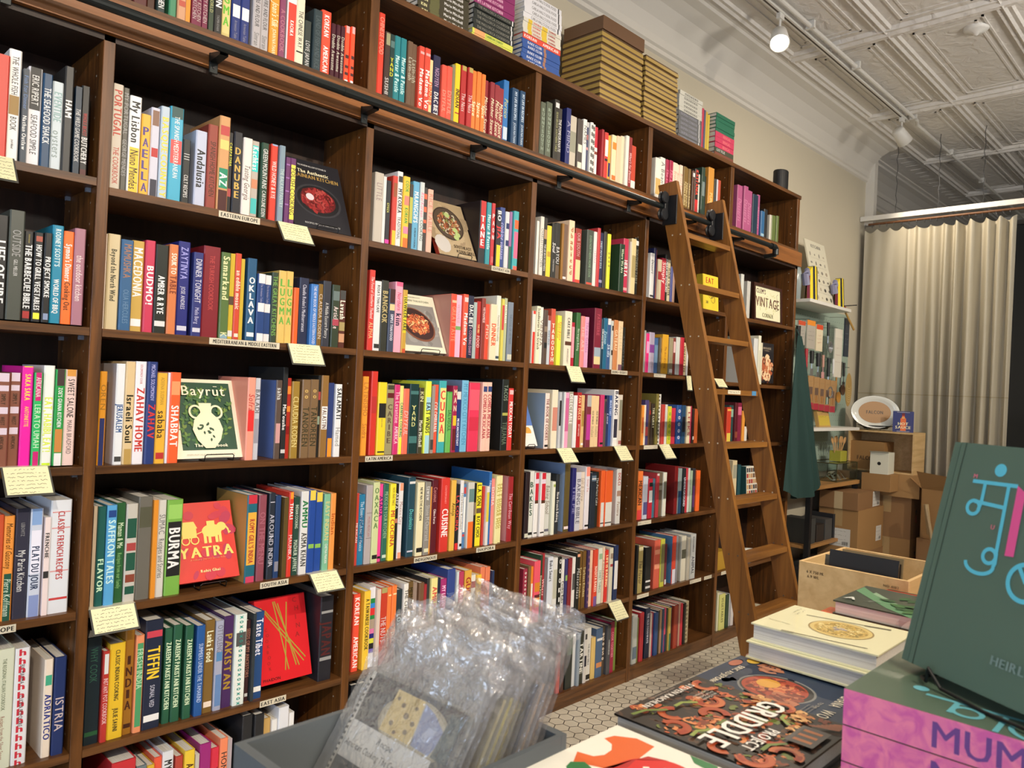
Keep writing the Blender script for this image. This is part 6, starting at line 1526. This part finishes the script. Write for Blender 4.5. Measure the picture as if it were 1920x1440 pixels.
mb = MB().box((0, 0, 0), (.19, .15, .185), M('dcdccc', .6), .002); p = Plane(mb, (0, .075, .09), (0, -1, 0), (0, 0, 1), (-1, 0, 0)); p.disc(0, .0, .015, .015, '1c1c1c'); mb.build('carton', e)
MB().add([(.0, .15, .185), (0, 0, .185), (-.03, .0, .2), (-.03, .15, .195)], [(0, 1, 2, 3)], M('c8c8bc', .6)).build('flap', e)
carton((7.03, -.26, .8725), (.205, .24, .1475), 0, 'small brown carton holding up the white mug box', 0, tape=False)
mt = MB().tube([(7.14, -.55, .55), (7.12, -.52, .80)], .02, M('b8a078', .5), 8).tube([(7.12, -.52, .78), (7.08, -.62, .35)], .016, M('a8906a', .5), 8)
tag(mt.build('paper_roll'), 'twisted brown packing paper hanging off the boxes', 'packing paper')

# things on the low shelves of the last bay, and tape on the ladder
e = plate('patterned_platter', (5.30, .135, .482), (-math.pi/2, 0, .3), 'patterned oval platter lying on a low shelf behind the ladder', .16, .68, False)
mb = MB(); p = Plane(mb, (0, -.0005, 0), (1, 0, 0), (0, 0, 1), (0, -1, 0)); p.blobs(0, 0, .1, .07, 60, ['6a5a48', 'a89c88', '4c443c', 'c8c0ac'], .03, 4); mb.build('pattern', e)
tag(MB().lathe([(0, 0), (.03, 0), (.05, .018), (.047, .018), (.028, .003), (0, .003)], M('b8c4c8', .2), 24, sy=.7).build('small_dish', loc=(5.10, .06, .4787), smooth=True), 'small pale blue dish beside the patterned platter', 'dish')
tag(MB().box((4.62, .03, .4785), (4.78, .2, .60), M('b08a30', .5), .003).build('mustard_box'), 'mustard yellow box at the left of the last bay fifth shelf', 'box')
for k, (c, r_) in enumerate((('b8a888', .0), ('8c7c60', .12), ('c8bca0', -.2), ('2c2a28', .3), ('d0c8b0', .1))):
    e = empty('magazine', (5.22, .16, .0805+.0085*k), (0, 0, r_), '%s magazine, %s from bottom of the loose pile on the lowest shelf' % (cname(c), ORD[k]), 'magazine', 'loose magazines on the lowest shelf')
    mb = MB().box((-.15, -.11, 0), (.15, .11, .008), M(c, .5)); p = Plane(mb, (0, 0, .008), (1, 0, 0), (0, 1, 0), (0, 0, 1)); p.rect(-.12, -.05, .05, .08, '7c6c58'); mb.build('cover', e)
tm = MB().box((4.085, -.4438, 1.638), (4.135, -.4428, 1.662), M('4c88b8', .6)).box((4.085, -.4438, 1.6618), (4.135, -.40, 1.6628), M('4c88b8', .6)); tag(tm.build('painters_tape'), 'blue tape scrap on a ladder rung', 'tape')
tm = MB().box((3.81, -.4438, 1.6405), (3.95, -.4428, 1.6615), M('d8d0b8', .6)); p = Plane(tm, (3.88, -.4438, 1.651), (1, 0, 0), (0, 0, 1), (0, -1, 0)); scribble(p, -.055, .055, 0, .009, random.Random(77), '222', .0018); tag(tm.build('rung_tag'), 'white paper tag with black writing stuck on a ladder rung', 'tag')
# ------------------------------------------------------------------ foreground display tables
ta = empty('display_table', (0, 0, 0), label='wooden display table piled with cookbooks in the foreground', cat='table')
MB().box((.60, -2.9, 1.01), (1.96, -1.872, 1.05), W_OAK, .003).build('tabletop', ta)
for x, y in ((.9, -1.95), (1.9, -1.95), (.9, -2.8), (1.9, -2.8)): MB().box((x-.03, y-.03, 0), (x+.03, y+.03, 1.01), W_OAK).build('leg', ta)
tb2 = empty('display_table', (0, 0, 0), label='second wooden table beyond, holding the pine wine crate', cat='table')
MB().box((1.965, -2.9, 1.01), (2.9, -1.63, 1.05), W_OAK, .003).build('tabletop', tb2)
for x, y in ((2.02, -1.7), (2.85, -1.7), (2.02, -2.8), (2.85, -2.8)): MB().box((x-.03, y-.03, 0), (x+.03, y+.03, 1.01), W_OAK).build('leg', tb2)
ts = empty('crate_stand', (0, 0, 0), label='narrow stand carrying the grey bin', cat='stand')
MB().box((.42, -1.868, 1.02), (.83, -1.58, 1.05), W_OAK, .002).build('tabletop', ts); MB().box((.5, -1.8, 0), (.75, -1.65, 1.02), BLACK).build('post', ts)
def lying(x0, x1, y0, y1, z0, z1, c, label, paint=None, spine='+x', orient=-1, hard=True, group='cookbooks lying on the display table', rz=0, side=None, bulge=0):
    """flat book; orient -1: its reader stands toward the shelves"""
    w_, d_ = x1-x0, y1-y0; cx, cy_ = (x0+x1)/2, (y0+y1)/2; e = empty('cookbook', (cx, cy_, z0), (0, 0, rz), label, 'book', group); t = .0028; th = z1-z0; mb = MB(); m_ = M(c, .3, coat=.3)
    a, b_ = w_/2, d_/2; mb.box((-a, -b_, 0), (a, b_, t), m_).box((-a, -b_, th-t), (a, b_, th), m_)
    sm = M(side or c, .35)
    if spine == '+x': mb.box((a-.004, -b_, t), (a, b_, th-t), sm); pg = ((-a+.004, -b_+.004, t+.0001), (a-.0042, b_-.004, th-t-.0001))
    elif spine == '-x': mb.box((-a, -b_, t), (-a+.004, b_, th-t), sm); pg = ((-a+.0042, -b_+.004, t+.0001), (a-.004, b_-.004, th-t-.0001))
    else: mb.box((-a, b_-.004, t), (a, b_, th-t), sm); pg = ((-a+.004, -b_+.004, t+.0001), (a-.004, b_-.0042, th-t-.0001))
    if paint:
        p = Plane(mb, (-cx, -cy_, th), (1, 0, 0), (0, 1, 0), (0, 0, 1), .0004); paint(p)
    if spine == '-x' and side and len(side) > 0: pass
    mb.build('cover', e); MB().box(pg[0], pg[1], PAGE).build('page_block', e); return e, mb
UP_ = math.pi
def shrimp(p, x, y, r, a, c='d8683c', k=3.9):
    n_ = 14; P = [(x+r*math.cos(a+k*i/n_)*(1-.25*i/n_), y+r*math.sin(a+k*i/n_)*(1-.25*i/n_)) for i in range(n_+1)]
    p.line(P, r*.6, 'a84420'); p.line([(x+(q[0]-x)*1.08, y+(q[1]-y)*1.08) for q in P], r*.36, c); p.line(P[:4], r*.3, '9c3820'); p.line([(x+(q[0]-x)*.8, y+(q[1]-y)*.8) for q in P], r*.1, 'a84424')
def p_griddle(p):
    p.rect(.936, -2.094, 1.165, -1.835, '2a2420'); rn = random.Random(11)
    for i in range(150):
        x, y = rn.uniform(.94, 1.16), rn.uniform(-2.09, -1.84); p.disc(x, y, rn.uniform(.003, .010), rn.uniform(.002, .006), rn.choice(['3c2e24', '4c3628', '34281f', '5a4030']), 7, rn.random()*3); p.k -= p.dk
    for i in range(60): p.k -= .25; p.blobs(rn.uniform(.95, 1.15), rn.uniform(-2.08, -1.85), .02, .016, 5, ['a84c28', 'c8643a', '7c3418', 'd88850', '5c3a24', '6c7838'], .012, i)
    for x, y, r, a in ((1.0, -1.895, .02, .5), (1.085, -1.905, .022, 2.5), (.962, -1.92, .02, 4), (1.135, -1.87, .018, 1), (1.045, -1.935, .02, 5.2), (.955, -2.0, .018, .2), (.96, -2.045, .022, 2), (1.0, -2.065, .02, 4.4), (1.14, -1.94, .018, 3.3), (1.03, -2.035, .017, 1), (1.145, -1.995, .016, 4)): shrimp(p, x, y, r, a, rn.choice(['b85a30', 'a84a28', 'c46c3c']))
    for x0, y0, x1, y1 in ((.945, -1.86, 1.0, -1.885), (1.02, -1.885, 1.06, -1.9), (.95, -1.955, .99, -1.965), (.985, -2.04, 1.03, -2.055), (1.09, -2.03, 1.12, -2.01)): p.line([(x0, y0), ((x0+x1)/2, (y0+y1)/2+.008), (x1, y1)], .006, rn.choice(['8c9c48', '6c8038']))
    for x, y in ((1.13, -2.03), (1.15, -1.96), (1.08, -2.05)): p.blobs(x, y, .02, .016, 16, ['d09858', 'e0b070', 'a86c38'], .012, int(x*1000))
    p.rect(1.04, -2.085, 1.105, -2.045, '5a5450')
    for k in range(3): p.rect(1.05+.018*k, -2.078, 1.058+.018*k, -2.052, 'c87844')
    for k in range(7): p.line([(1.11+.005*k, -2.05-.004*k), (1.125+.004*k, -2.088)], .0022, 'b86840')
    p.text('STEVEN RAICHLEN', 1.045, -1.859, .0105, 'e8e2d8', .135, rot=UP_, bold=True); p.text('author of the barbecue bible', 1.045, -1.848, .0035, 'b8a898', .11, rot=UP_)
    p.text('GRIDDLE', 1.045, -1.985, .040, 'f0ece4', .198, rot=UP_, bold=True); p.text('PROJECT', 1.01, -2.026, .017, 'f0ece4', .085, rot=UP_, bold=True)
    for j, s in enumerate(('The Ultimate', 'Art of Grilling', 'on a Griddle')): p.text(s, 1.09, -1.888-.008*j, .0048, 'd8d0c4', .045, rot=UP_)
def p_adj(p):
    p.rect(1.165, -2.078, 1.408, -1.792, '24344c'); rn = random.Random(3)
    for i in range(60): p.disc(rn.uniform(1.18, 1.4), rn.uniform(-2.07, -1.8), .012, .008, rn.choice(['28384f', '213048', '2c3c50']), 8); p.k -= p.dk
    p.disc(1.298, -1.915, .062, .066, '8c8c88', 36); p.disc(1.298, -1.915, .058, .062, '3c3834', 36); p.disc(1.298, -1.912, .052, .056, 'b8482a', 36); p.blobs(1.298, -1.915, .046, .05, 90, ['d8683c', '9c3420', 'e08850', 'c05030', '74301c'], .016, 4); p.disc(1.31, -1.895, .022, .02, 'e8a838'); p.blobs(1.27, -1.945, .03, .024, 30, ['a8583c', 'c87c58', '8c4430'], .018, 8)
    p.disc(1.205, -1.86, .03, .03, '6c7480', 24); p.disc(1.205, -1.86, .026, .026, '2c3440', 24); p.blobs(1.38, -1.86, .02, .02, 14, ['c88868', 'b07050'], .02, 2); p.disc(1.395, -1.825, .015, .012, 'e0b848'); p.disc(1.36, -1.806, .02, .01, 'b06850')
    p.text('ERIC ADJEPONG', 1.29, -1.825, .011, 'e8dfc8', .12, rot=UP_, bold=True); p.text('GHANA', 1.325, -2.015, .017, 'e8dfc8', .06, rot=UP_); p.text('TO THE', 1.28, -1.995, .006, 'c8c0b0', .04, rot=UP_); p.text('WORLD', 1.235, -2.018, .019, 'ece4cc', .075, rot=UP_)
    for j in range(3): p.text('recipes and stories that look forward', 1.235, -1.985-.006*j, .003, 'a8a49c', .075, rot=UP_)
def p_white(p):
    p.rect(.664, -2.16, .906, -1.862, 'eeeadc')
    P = [(.838+.055*math.cos(t), -1.94+.062*math.sin(t)) for t in [i*math.pi/14-.15 for i in range(16)]]; Q = [(.838+.018*math.cos(t), -1.918+.018*math.sin(t)) for t in [math.pi+.1-i*math.pi/9 for i in range(10)]]
    p.poly([(.890, -1.935), (.892, -1.905), (.875, -1.88), (.858, -1.876), (.852, -1.893), (.838, -1.903), (.820, -1.905), (.806, -1.898), (.80, -1.876), (.775, -1.89), (.79, -1.925), (.815, -1.945)], 'e0662c')
    p.disc(.815, -1.985, .056, .054, 'd8241f', 40); p.poly([(.86, -1.945), (.87, -1.97), (.84, -1.938), (.80, -1.934), (.775, -1.945), (.79, -1.925), (.815, -1.945), (.84, -1.94)], 'b81c1c')
    p.poly([(.758, -1.892), (.772, -1.888), (.785, -1.9), (.78, -1.915), (.765, -1.922), (.75, -1.94), (.735, -1.95), (.728, -1.94), (.74, -1.925), (.748, -1.905)], '2a7840')
    p.poly([(.89, -1.995), (.905, -1.98), (.905, -2.02), (.885, -2.03)], '2a7840'); p.text('LE', .835, -1.985, .03, 'eeeadc', .05, rot=-.9, bold=True)
def p_cream(p):
    p.disc(1.50, -1.945, .056, .058, 'a08858', 40); p.disc(1.50, -1.945, .053, .055, 'd8c078', 40); p.disc(1.50, -1.945, .046, .048, 'c8a85c', 40); p.blobs(1.50, -1.945, .045, .047, 420, ['a08848', 'e8d898', '8c7c40', 'c8a850', 'd8b868', 'e0c880', '9c8038'], .006, 6); p.blobs(1.5, -1.94, .012, .012, 12, ['b8b0a8', '98908c'], .01, 2)
    p.line([(1.404, -1.872), (1.425, -2.02)], .0028, '6a6450'); p.line([(1.404, -1.872), (1.407, -1.895)], .007, '8a8468'); p.line([(1.545, -1.86), (1.575, -2.0)], .0028, '6a6450'); p.line([(1.566, -1.965), (1.578, -2.01)], .006, '6a6450')
    p.text('food and recipes', 1.455, -1.845, .004, '9a9678', .06, rot=-math.pi/2-.1); scribble(p, 1.53, 1.575, -1.845, .006, random.Random(2), 'a8a488'); scribble(p, 1.54, 1.58, -1.835, .004, random.Random(4), 'a8a488')
def p_green(p):
    rn = random.Random(6); p.poly([(1.85, -1.864), (1.80, -1.864), (1.70, -1.96), (1.66, -2.02), (1.69, -2.02), (1.78, -1.92)], '5c8c64'); p.poly([(1.80, -1.90), (1.82, -1.9), (1.70, -2.02), (1.69, -2.02)], '88a888')
    for i in range(30): leaf(p, rn.uniform(1.68, 1.86), rn.uniform(-2.15, -1.95), .04, rn.random()*6, rn.choice(['2f5c30', '28502c', '3c6c38']))
    p.text('A', 1.715, -1.885, .022, 'd8dcd4', rot=-1.57, bold=True); p.line([(1.715, -1.92), (1.735, -1.93), (1.73, -1.94)], .003, '8a968c')
def p_orange(p):
    p.text('NATURAL MEDITERRANEAN COOKING', 1.637, -1.93, .006, 'f0d8a8', .13, rot=-math.pi/2, bold=True); rn = random.Random(3)
    for i in range(60): p.disc(rn.uniform(1.66, 1.71), rn.uniform(-2.05, -1.85), .0016, .0016, 'f09060', 6); p.k -= p.dk
p_g2 = lambda p: [p.disc(random.Random(i).uniform(1.55, 1.68), random.Random(i+50).uniform(-2.14, -2.04), .014, .008, ('3c6c38', '2c5830', 'a89070')[i % 3], 10, i) for i in range(26)]
lying(.92, 1.15, -2.09, -1.85, 1.0505, 1.088, '3c3a38', 'dark charcoal book at the bottom under the griddle cookbook', spine='+x')
lying(1.165, 1.408, -2.078, -1.792, 1.0945, 1.120, '24344c', 'navy cookbook with orange stew bowl cover, half under the griddle book', p_adj)
lying(1.16, 1.40, -2.07, -1.80, 1.0505, 1.094, 'd8d4cc', 'pale book directly beneath the navy stew bowl cookbook')
e, _ = lying(.936, 1.165, -2.094, -1.835, 1.1215, 1.150, '1c1a1a', 'glossy black griddle cookbook with grilled shrimp cover', p_griddle)
lying(.93, 1.155, -2.1, -1.845, 1.0885, 1.121, '1a1a1c', 'black book sandwiched just under the griddle cookbook')
lying(.664, .906, -2.16, -1.862, 1.1, 1.15, 'eeeadc', 'white cookbook with orange, red and green cut-paper shapes', p_white)
lying(.67, .912, -2.16, -1.866, 1.0505, 1.0995, '16161a', 'thick black book under the white cut-paper cookbook')
CRM = 'ece8c0'
lying(1.404, 1.60, -2.045, -1.812, 1.157, 1.190, CRM, 'top cream cookbook with round pizza dish and cutlery cover', p_cream)
lying(1.395, 1.605, -2.045, -1.808, 1.124, 1.1565, CRM, 'second cream cookbook beneath the pizza dish cookbook')
lying(1.412, 1.61, -2.05, -1.80, 1.0945, 1.1235, 'd8a49c', 'pink flecked book at the base of the cream stack')
lying(1.412, 1.61, -2.05, -1.80, 1.0505, 1.094, 'c8c4b8', 'pale bottom book of the cream stack on the table')
lying(1.612, 1.73, -2.06, -1.836, 1.13, 1.17, 'e05a2c', 'orange-red patterned book between the cream and green stacks', p_orange)
lying(1.614, 1.735, -2.06, -1.84, 1.0505, 1.1295, 'c4c4c0', 'thick pale book under the orange-red patterned book')
lying(1.674, 1.868, -2.14, -1.862, 1.1705, 1.20, '2c3a30', 'dark green cookbook with leafy cover beside the pine crate', p_green)
lying(1.74, 1.88, -2.14, -1.864, 1.0505, 1.17, '2a2e34', 'dark stack base book under the leafy green cookbook', )
lying(1.53, 1.672, -2.20, -2.066, 1.12, 1.17, '4a6c44', 'green jungle print book behind the large standing cookbook', p_g2)
lying(1.53, 1.672, -2.20, -2.066, 1.0505, 1.1195, 'd0d0d4', 'white book under the jungle print book')
for k in range(4):
    c = ('e8dcc0', 'd84c34', 'e8dcc0', 'c43c30')[k]
    e, mb = lying(1.90, 2.0, -2.14, -1.87, 1.0505+.031*k, 1.0813+.031*k, c, 'red and cream striped book, %s from bottom beside the pine crate' % ORD[k], lambda p: [p.rect(1.905+.012*i, -2.14, 1.911+.012*i, -1.87, ('c8402c', '2c5c48')[i % 2]) for i in range(8)], group='striped books by the pine crate')
# heirloom stack with pink spines and the standing dark green copy
rs = MB().box((.90, -2.75, 1.0502), (1.34, -2.105, 1.092), W_OAK, .003); tag(rs.build('riser'), 'wooden riser block under the pink-spined stack', 'riser')
PINK = plaster('pink_marbled', 'd0588c', 9, .0)
nt = PINK.node_tree; nn_ = [n_ for n_ in nt.nodes if n_.type == 'TEX_NOISE'][0]; nn_.inputs['Scale'].default_value = 38
cr = nt.nodes.new('ShaderNodeValToRGB'); cr.color_ramp.elements[0].position = .35; cr.color_ramp.elements[0].color = rgb('d05a9c'); cr.color_ramp.elements[1].position = .62; cr.color_ramp.elements[1].color = rgb('ec80a0'); nt.links.new(nn_.outputs['Fac'], cr.inputs[0]); nt.links.new(cr.outputs[0], nt.nodes['Principled BSDF'].inputs['Base Color'])
HG = 'M'; GREEN = '566a58'
for k in range(4):
    z0 = 1.0925+.0445*k; e = empty('heirloom_cookbook', (.98, -2.145, z0), (0, 0, 0), 'large pink-spined cookbook with purple lettering, %s from bottom of its stack' % ORD[k], 'book', 'pink-spined books in the foreground stack')
    mb = MB(); g_ = M(GREEN, .3, coat=.4); mb.box((0, -.36, 0), (.30, 0, .0032), g_).box((0, -.36, .0405), (.30, 0, .0437), g_).box((0, -.36, .0032), (.005, 0, .0405), PINK).box((-.0015, -.36, .0005), (0, 0, .0432), PINK)
    p = Plane(mb, (-.0015, -.18, .0218), (0, -1, 0), (0, 0, 1), (-1, 0, 0)); p.text('MUMBAI', 0, 0, .029, '6a3c84', .25, bold=False)
    if k == 3:
        p = Plane(mb, (0, 0, .0437), (0, -1, 0), (1, 0, 0), (0, 0, 1), .0004); CY = '6cb8c4'
        p.line([(.075, .06), (.20, .06)], .007, CY); p.line([(.11, .06), (.11, .02)], .006, CY); p.ring(.125, .035, .015, .015, .006, CY, 20); p.disc(.065, .075, .009, .009, CY); p.ring(.20, .03, .03, .028, .006, CY, 24, 2.8, 6); p.line([(.16, .06), (.16, .0)], .006, CY)
    mb.build('cover', e); MB().box((.0055, -.356, .0034), (.296, -.004, .0403), PAGE).build('page_block', e)
hz = 1.0925+.0445*3+.0437
hb = empty('heirloom_cookbook', (1.1076, -2.178, 1.283), label='large dark green cookbook with cyan and pink script, standing on wire stand', cat='book')
u_, v_ = Vector((-.50016, -.86593, 0)), Vector((.21441, -.12385, .96886)); n_ = u_.cross(v_)
mt_ = Matrix((u_, -n_, v_)).transposed().to_4x4(); mt_.translation = Vector((1.1076, -2.178, 1.283))
hb.matrix_world = mt_
mb = MB(); g_ = M('5a7160', .42); W_, H_, TH = .25, .30, .042
mb.box((0, 0, 0), (W_, .003, H_), g_).box((0, TH-.003, 0), (W_, TH, H_), g_).box((-.012, .006, 0), (-.008, TH-.006, H_), g_).box((-.012, .0012, 0), (-.002, .006, H_), g_).box((-.012, TH-.006, 0), (-.002, TH-.001, H_), g_)
p = Plane(mb, (0, 0, 0), (1, 0, 0), (0, 0, 1), (0, -1, 0), .0004); CY = '62c8dc'; PK = 'ee5c98'
p.line([(.008, 0), (.008, .3)], .0015, '3a4c40'); p.disc(.0677, .2687, .0083, .0083, CY)
p.line([(.0318, .2503), (.096, .2517)], .0048, CY); p.line([(.0505, .2504), (.0515, .224), (.049, .214)], .0048, CY); p.ring(.0415, .2165, .0088, .0088, .0048, CY, 24)
p.line([(.0418, .2245), (.0838, .2228)], .0048, CY); p.line([(.0842, .2516), (.0888, .1645)], .0048, CY); p.ring(.0805, .1605, .0088, .0088, .0048, CY, 24)
p.line([(.0495+.02-.02*math.cos(t)*1.0, .1485-.011*math.sin(t)*1.1) for t in [i*math.pi/14 for i in range(15)]], .0048, CY); p.line([(.0893, .166), (.0905, .153), (.0885, .148)], .0048, CY)
p.poly([(.0962, .2525), (.1005, .1655), (.1125, .1665), (.1085, .245)], PK); p.ring(.134, .140, .0215, .0215, .0055, CY, 40); p.line([(.122, .158), (.135, .14)], .005, CY)
for t_, a, b_ in (('M', .0348, .2569), ('U', .0764, .1964), ('M', .125, .19), ('B', .15, .2)): p.text(t_, a, b_, .0055, 'e07888', bold=True)
p.line([(.125, .252), (.22, .253)], .0048, CY); p.line([(.19, .252), (.19, .165)], .0048, CY); p.ring(.165, .215, .015, .015, .0048, CY, 24); p.text('HEIRLOOM', .158, .043, .0105, '7e948c', .088, bold=True)
o = mb.build('cover', hb); MB().box((-.007, .0034, .004), (W_-.005, TH-.0034, H_-.004), PAGE).build('page_block', hb)
e = empty('book_stand', (1.1076, -2.178, hz+.0012), label='black wire stand holding the large dark green cookbook', cat='book stand'); e.rotation_euler = (0, 0, math.atan2(u_.y, u_.x))
MB().tube([(.02, .05, 0.003), (.03, -.006, .003), (.045, -.014, .004), (.05, -.016, .022), (.07, -.016, .004), (.13, -.016, .001), (.19, -.016, .004), (.21, -.016, .022), (.215, -.012, .003), (.22, .05, .003)], .0024, WIRE, 8).build('front_lip', e)
MB().tube([(.04, .05, .003), (.06, .13, .17), (.18, .13, .17), (.2, .05, .003)], .0024, WIRE, 8).tube([(.06, .12, .15), (.05, .2, .003), (.19, .2, .003), (.18, .12, .15)], .0024, WIRE, 8).build('back_rest', e)
# pine wine crate
wc = empty('wine_crate', (2.0, -1.915, 1.0505), label='pale pine wine crate with stamped lettering on the far table', cat='crate')
def wall_(a, b_): return MB().box(a, b_, W_PI, .002)
wall_((0, 0, 0), (.011, .27, .15)).build('end_board', wc); wall_((.30, 0, 0), (.311, .27, .15)).build('end_board', wc)
wall_((.011, 0, 0), (.30, .009, .15)).build('side_board', wc); wall_((.011, .261, 0), (.30, .27, .15)).build('side_board', wc); wall_((.011, .009, 0), (.30, .261, .01)).build('bottom_board', wc)
mb = MB(); p = Plane(mb, (0, .135, .075), (0, -1, 0), (0, 0, 1), (-1, 0, 0), .0006)
p.text('6 X 750 ML', -.09, .052, .007, '6a5434', .045, bold=True); p.text('6.9 WL', -.095, .040, .007, '6a5434', .03, bold=True); p.text('NO 4182', .095, .055, .006, '8a7450', .04, bold=True); p.text('BAROLO', -.02, -.055, .008, '6a5434', .05, bold=True); mb.build('stamp', wc)
for k, (x, c, h, l) in enumerate(((2.03, '26282e', .205, .17), (2.055, '5a564c', .185, .18), (2.10, '1c1c20', .17, .16), (2.15, '34302c', .175, .17), (2.2, '8a7a5c', .18, .16))):
    e = empty('sleeved_booklet', (x, -1.895+.01*k, 1.062), (0, .12, 0), '%s sleeved booklet, %s from the front in the pine crate' % (cname(c), ORD[k]), 'booklet', 'sleeved booklets in the pine crate')
    MB().box((0, .02, 0), (.005, .02+l, h-.03), M(c, .25, coat=.6)).build('booklet', e)
tg = MB().lathe([(0, 0), (.018, 0), (.018, .0015), (0, .0015)], M('18181c', .4), 28); p = Plane(tg, (0, 0, .0015), (1, 0, 0), (0, 1, 0), (0, 0, 1)); p.text('A', 0, 0, .018, 'ddd', rot=-1.5, bold=True)
tag(tg.build('round_sticker', loc=(1.90, -1.846, 1.1765)), 'small round black tag lettered A beside the green cookbook', 'tag')
# ------------------------------------------------------------------ grey bin with plastic-bagged booklets
GR = M('565c60', .6, name='grey_painted_wood'); GR2 = M('4a4e50', .65)
bn = empty('grey_bin', (0, 0, 0), label='grey wooden bin of bagged booklets in the foreground', cat='bin')
X0, X1, Y0, Y1, ZB, ZR = .46, .795, -1.862, -1.612, 1.0505, 1.17
MB().box((X0, Y0, ZB), (X0+.012, Y1, ZR), GR, .001).build('end_board', bn); MB().box((X1-.012, Y0, ZB), (X1, Y1, ZR), GR, .001).build('end_board', bn)
MB().box((X0+.012, Y0, ZB), (X1-.012, Y0+.008, ZR), GR).build('side_board', bn); MB().box((X0+.012, Y1-.008, ZB), (X1-.012, Y1, ZR), GR).build('side_board', bn); MB().box((X0+.012, Y0+.008, ZB), (X1-.012, Y1-.008, ZB+.006), GR2).build('bottom_board', bn)
PL = bpy.data.materials.new('crinkled_plastic'); PL.use_nodes = True; nt = PL.node_tree; N = nt.nodes; L = nt.links; N.remove(N['Principled BSDF'])
tr = N.new('ShaderNodeBsdfTransparent'); tr.inputs[0].default_value = (.93, .93, .94, 1); gl = N.new('ShaderNodeBsdfGlossy'); gl.inputs['Roughness'].default_value = .11; gl.inputs[0].default_value = (1, 1, 1, 1)
df = N.new('ShaderNodeBsdfDiffuse'); df.inputs[0].default_value = (.9, .9, .92, 1)
lw = N.new('ShaderNodeLayerWeight'); lw.inputs['Blend'].default_value = .28
ma = N.new('ShaderNodeMath'); ma.operation = 'MULTIPLY_ADD'; ma.inputs[1].default_value = .95; ma.inputs[2].default_value = .11; L.new(lw.outputs['Facing'], ma.inputs[0])
mx = N.new('ShaderNodeMixShader'); L.new(ma.outputs[0], mx.inputs[0]); L.new(tr.outputs[0], mx.inputs[1]); L.new(gl.outputs[0], mx.inputs[2])
m2 = N.new('ShaderNodeMixShader'); m2.inputs[0].default_value = .09; L.new(mx.outputs[0], m2.inputs[1]); L.new(df.outputs[0], m2.inputs[2]); L.new(m2.outputs[0], N['Material Output'].inputs[0])
nz = N.new('ShaderNodeTexNoise'); nz.inputs['Scale'].default_value = 55; nz.inputs['Detail'].default_value = 3; nz.inputs['Distortion'].default_value = 1.5; bp = N.new('ShaderNodeBump'); bp.inputs['Strength'].default_value = .65; bp.inputs['Distance'].default_value = .006
g = N.new('ShaderNodeNewGeometry'); L.new(g.outputs['Position'], nz.inputs['Vector']); L.new(nz.outputs['Fac'], bp.inputs['Height']); L.new(bp.outputs[0], gl.inputs['Normal']); L.new(bp.outputs[0], lw.inputs['Normal'])
from mathutils import noise as mn
LEAN = R(33)
BCOL = ['26282c', '8c8a78', '3c3430', 'a8a078', 'c0b444', '7c6c44', '303644', 'b49468', '6c5c54']
BN = ['black spiral-bound booklet with cheese picture', 'grey-green booklet', 'dark brown booklet', 'beige booklet', 'yellow booklet', 'olive booklet', 'dark blue booklet', 'tan booklet', 'taupe booklet']
for k in range(9):
    x = .536+.0225*k; le = LEAN-.014*k
    e = empty('bagged_booklet', (x, -1.842+.004*(k % 3), 1.06), (0, le, 0), BN[k]+(' in a clear plastic bag, front of the grey bin' if k == 0 else ' in a clear plastic bag, %s from front in the grey bin' % ORD[k]), 'booklet', 'plastic-bagged booklets in the grey bin')
    # local: y width, z up along the booklet, x thickness; front faces -x
    hB = .197-.006*(k % 3); wB = .19; mb = MB().box((0, .010, 0), (.005, .010+wB, hB), M(BCOL[k], .4))
    if k == 0:
        p = Plane(mb, (0, .010+wB/2, 0), (0, -1, 0), (0, 0, 1), (-1, 0, 0), .0003)
        p.disc(.02, .155, .066, .036, 'a89c80', 36); p.disc(.02, .155, .061, .032, 'c0b498', 36); p.poly([(-.035, .137), (.026, .137), (.021, .19), (-.033, .19)], 'dcc078')
        for a, b_, r_ in ((-.02, .150, .004), (.0, .165, .005), (.012, .178, .003), (-.012, .175, .004), (-.025, .180, .003), (.01, .148, .004), (.016, .16, .004), (-.008, .142, .003)): p.disc(a, b_, r_, r_*.8, '6c5428', 10)
        p.poly([(.028, .138), (.062, .137), (.075, .165), (.045, .182), (.024, .188)], '8c94b4'); p.poly([(.035, .145), (.055, .15), (.06, .17), (.045, .165)], 'b0b8d0'); p.poly([(.072, .19), (.093, .19), (.093, .137), (.066, .137)], '34484a')
        p.rect(-.093, 0, -.086, hB, 'd8d4c8')
        for j in range(26): p.rect(-.092, .004+j*.0072, -.088, .0075+j*.0072, '222')
        p.rect(-.084, .088, .072, .134, 'dcdad4'); p.text('Recipe', -.01, .124, .008, '333', .03, italic=True); p.text('American Cooking The Country Ways', -.008, .107, .008, '333', .145, italic=True); p.disc(-.02, .07, .02, .014, 'c08850', 20)
    mb.build('booklet', e)
    def bag(u, v, k=k, hB=hB, wB=wB):
        y = -.004+(wB+.030)*u; z = v*(.285-.03*(k % 2)); q = Vector((y*14+k*7, z*14, k*3.1)); am = .0015+.017*max(0, (z-.17)/.14)
        f = am*(mn.noise(q*1.3)+.7*mn.noise(q*3.1)+.4*mn.noise(q*7)); yy = y+am*.8*mn.noise(q*2.2+Vector((9, 9, 9)))
        return f, yy, z+(.012*mn.noise(Vector((y*30, k*2, 0)))*v**4)
    def front(u, v): f, y, z = bag(u, v); return (-.0035+f-.0025*math.sin(u*math.pi), y, z)
    def back(u, v): f, y, z = bag(u, v); return (.0080+f*.8+.002*math.sin(u*math.pi)+.005*math.sin(v*9+u*5)*max(0, v-.6), y, z)
    MB().grid(front, 44, 70, PL).grid(back, 44, 70, PL).build('plastic_bag', e, smooth=False)
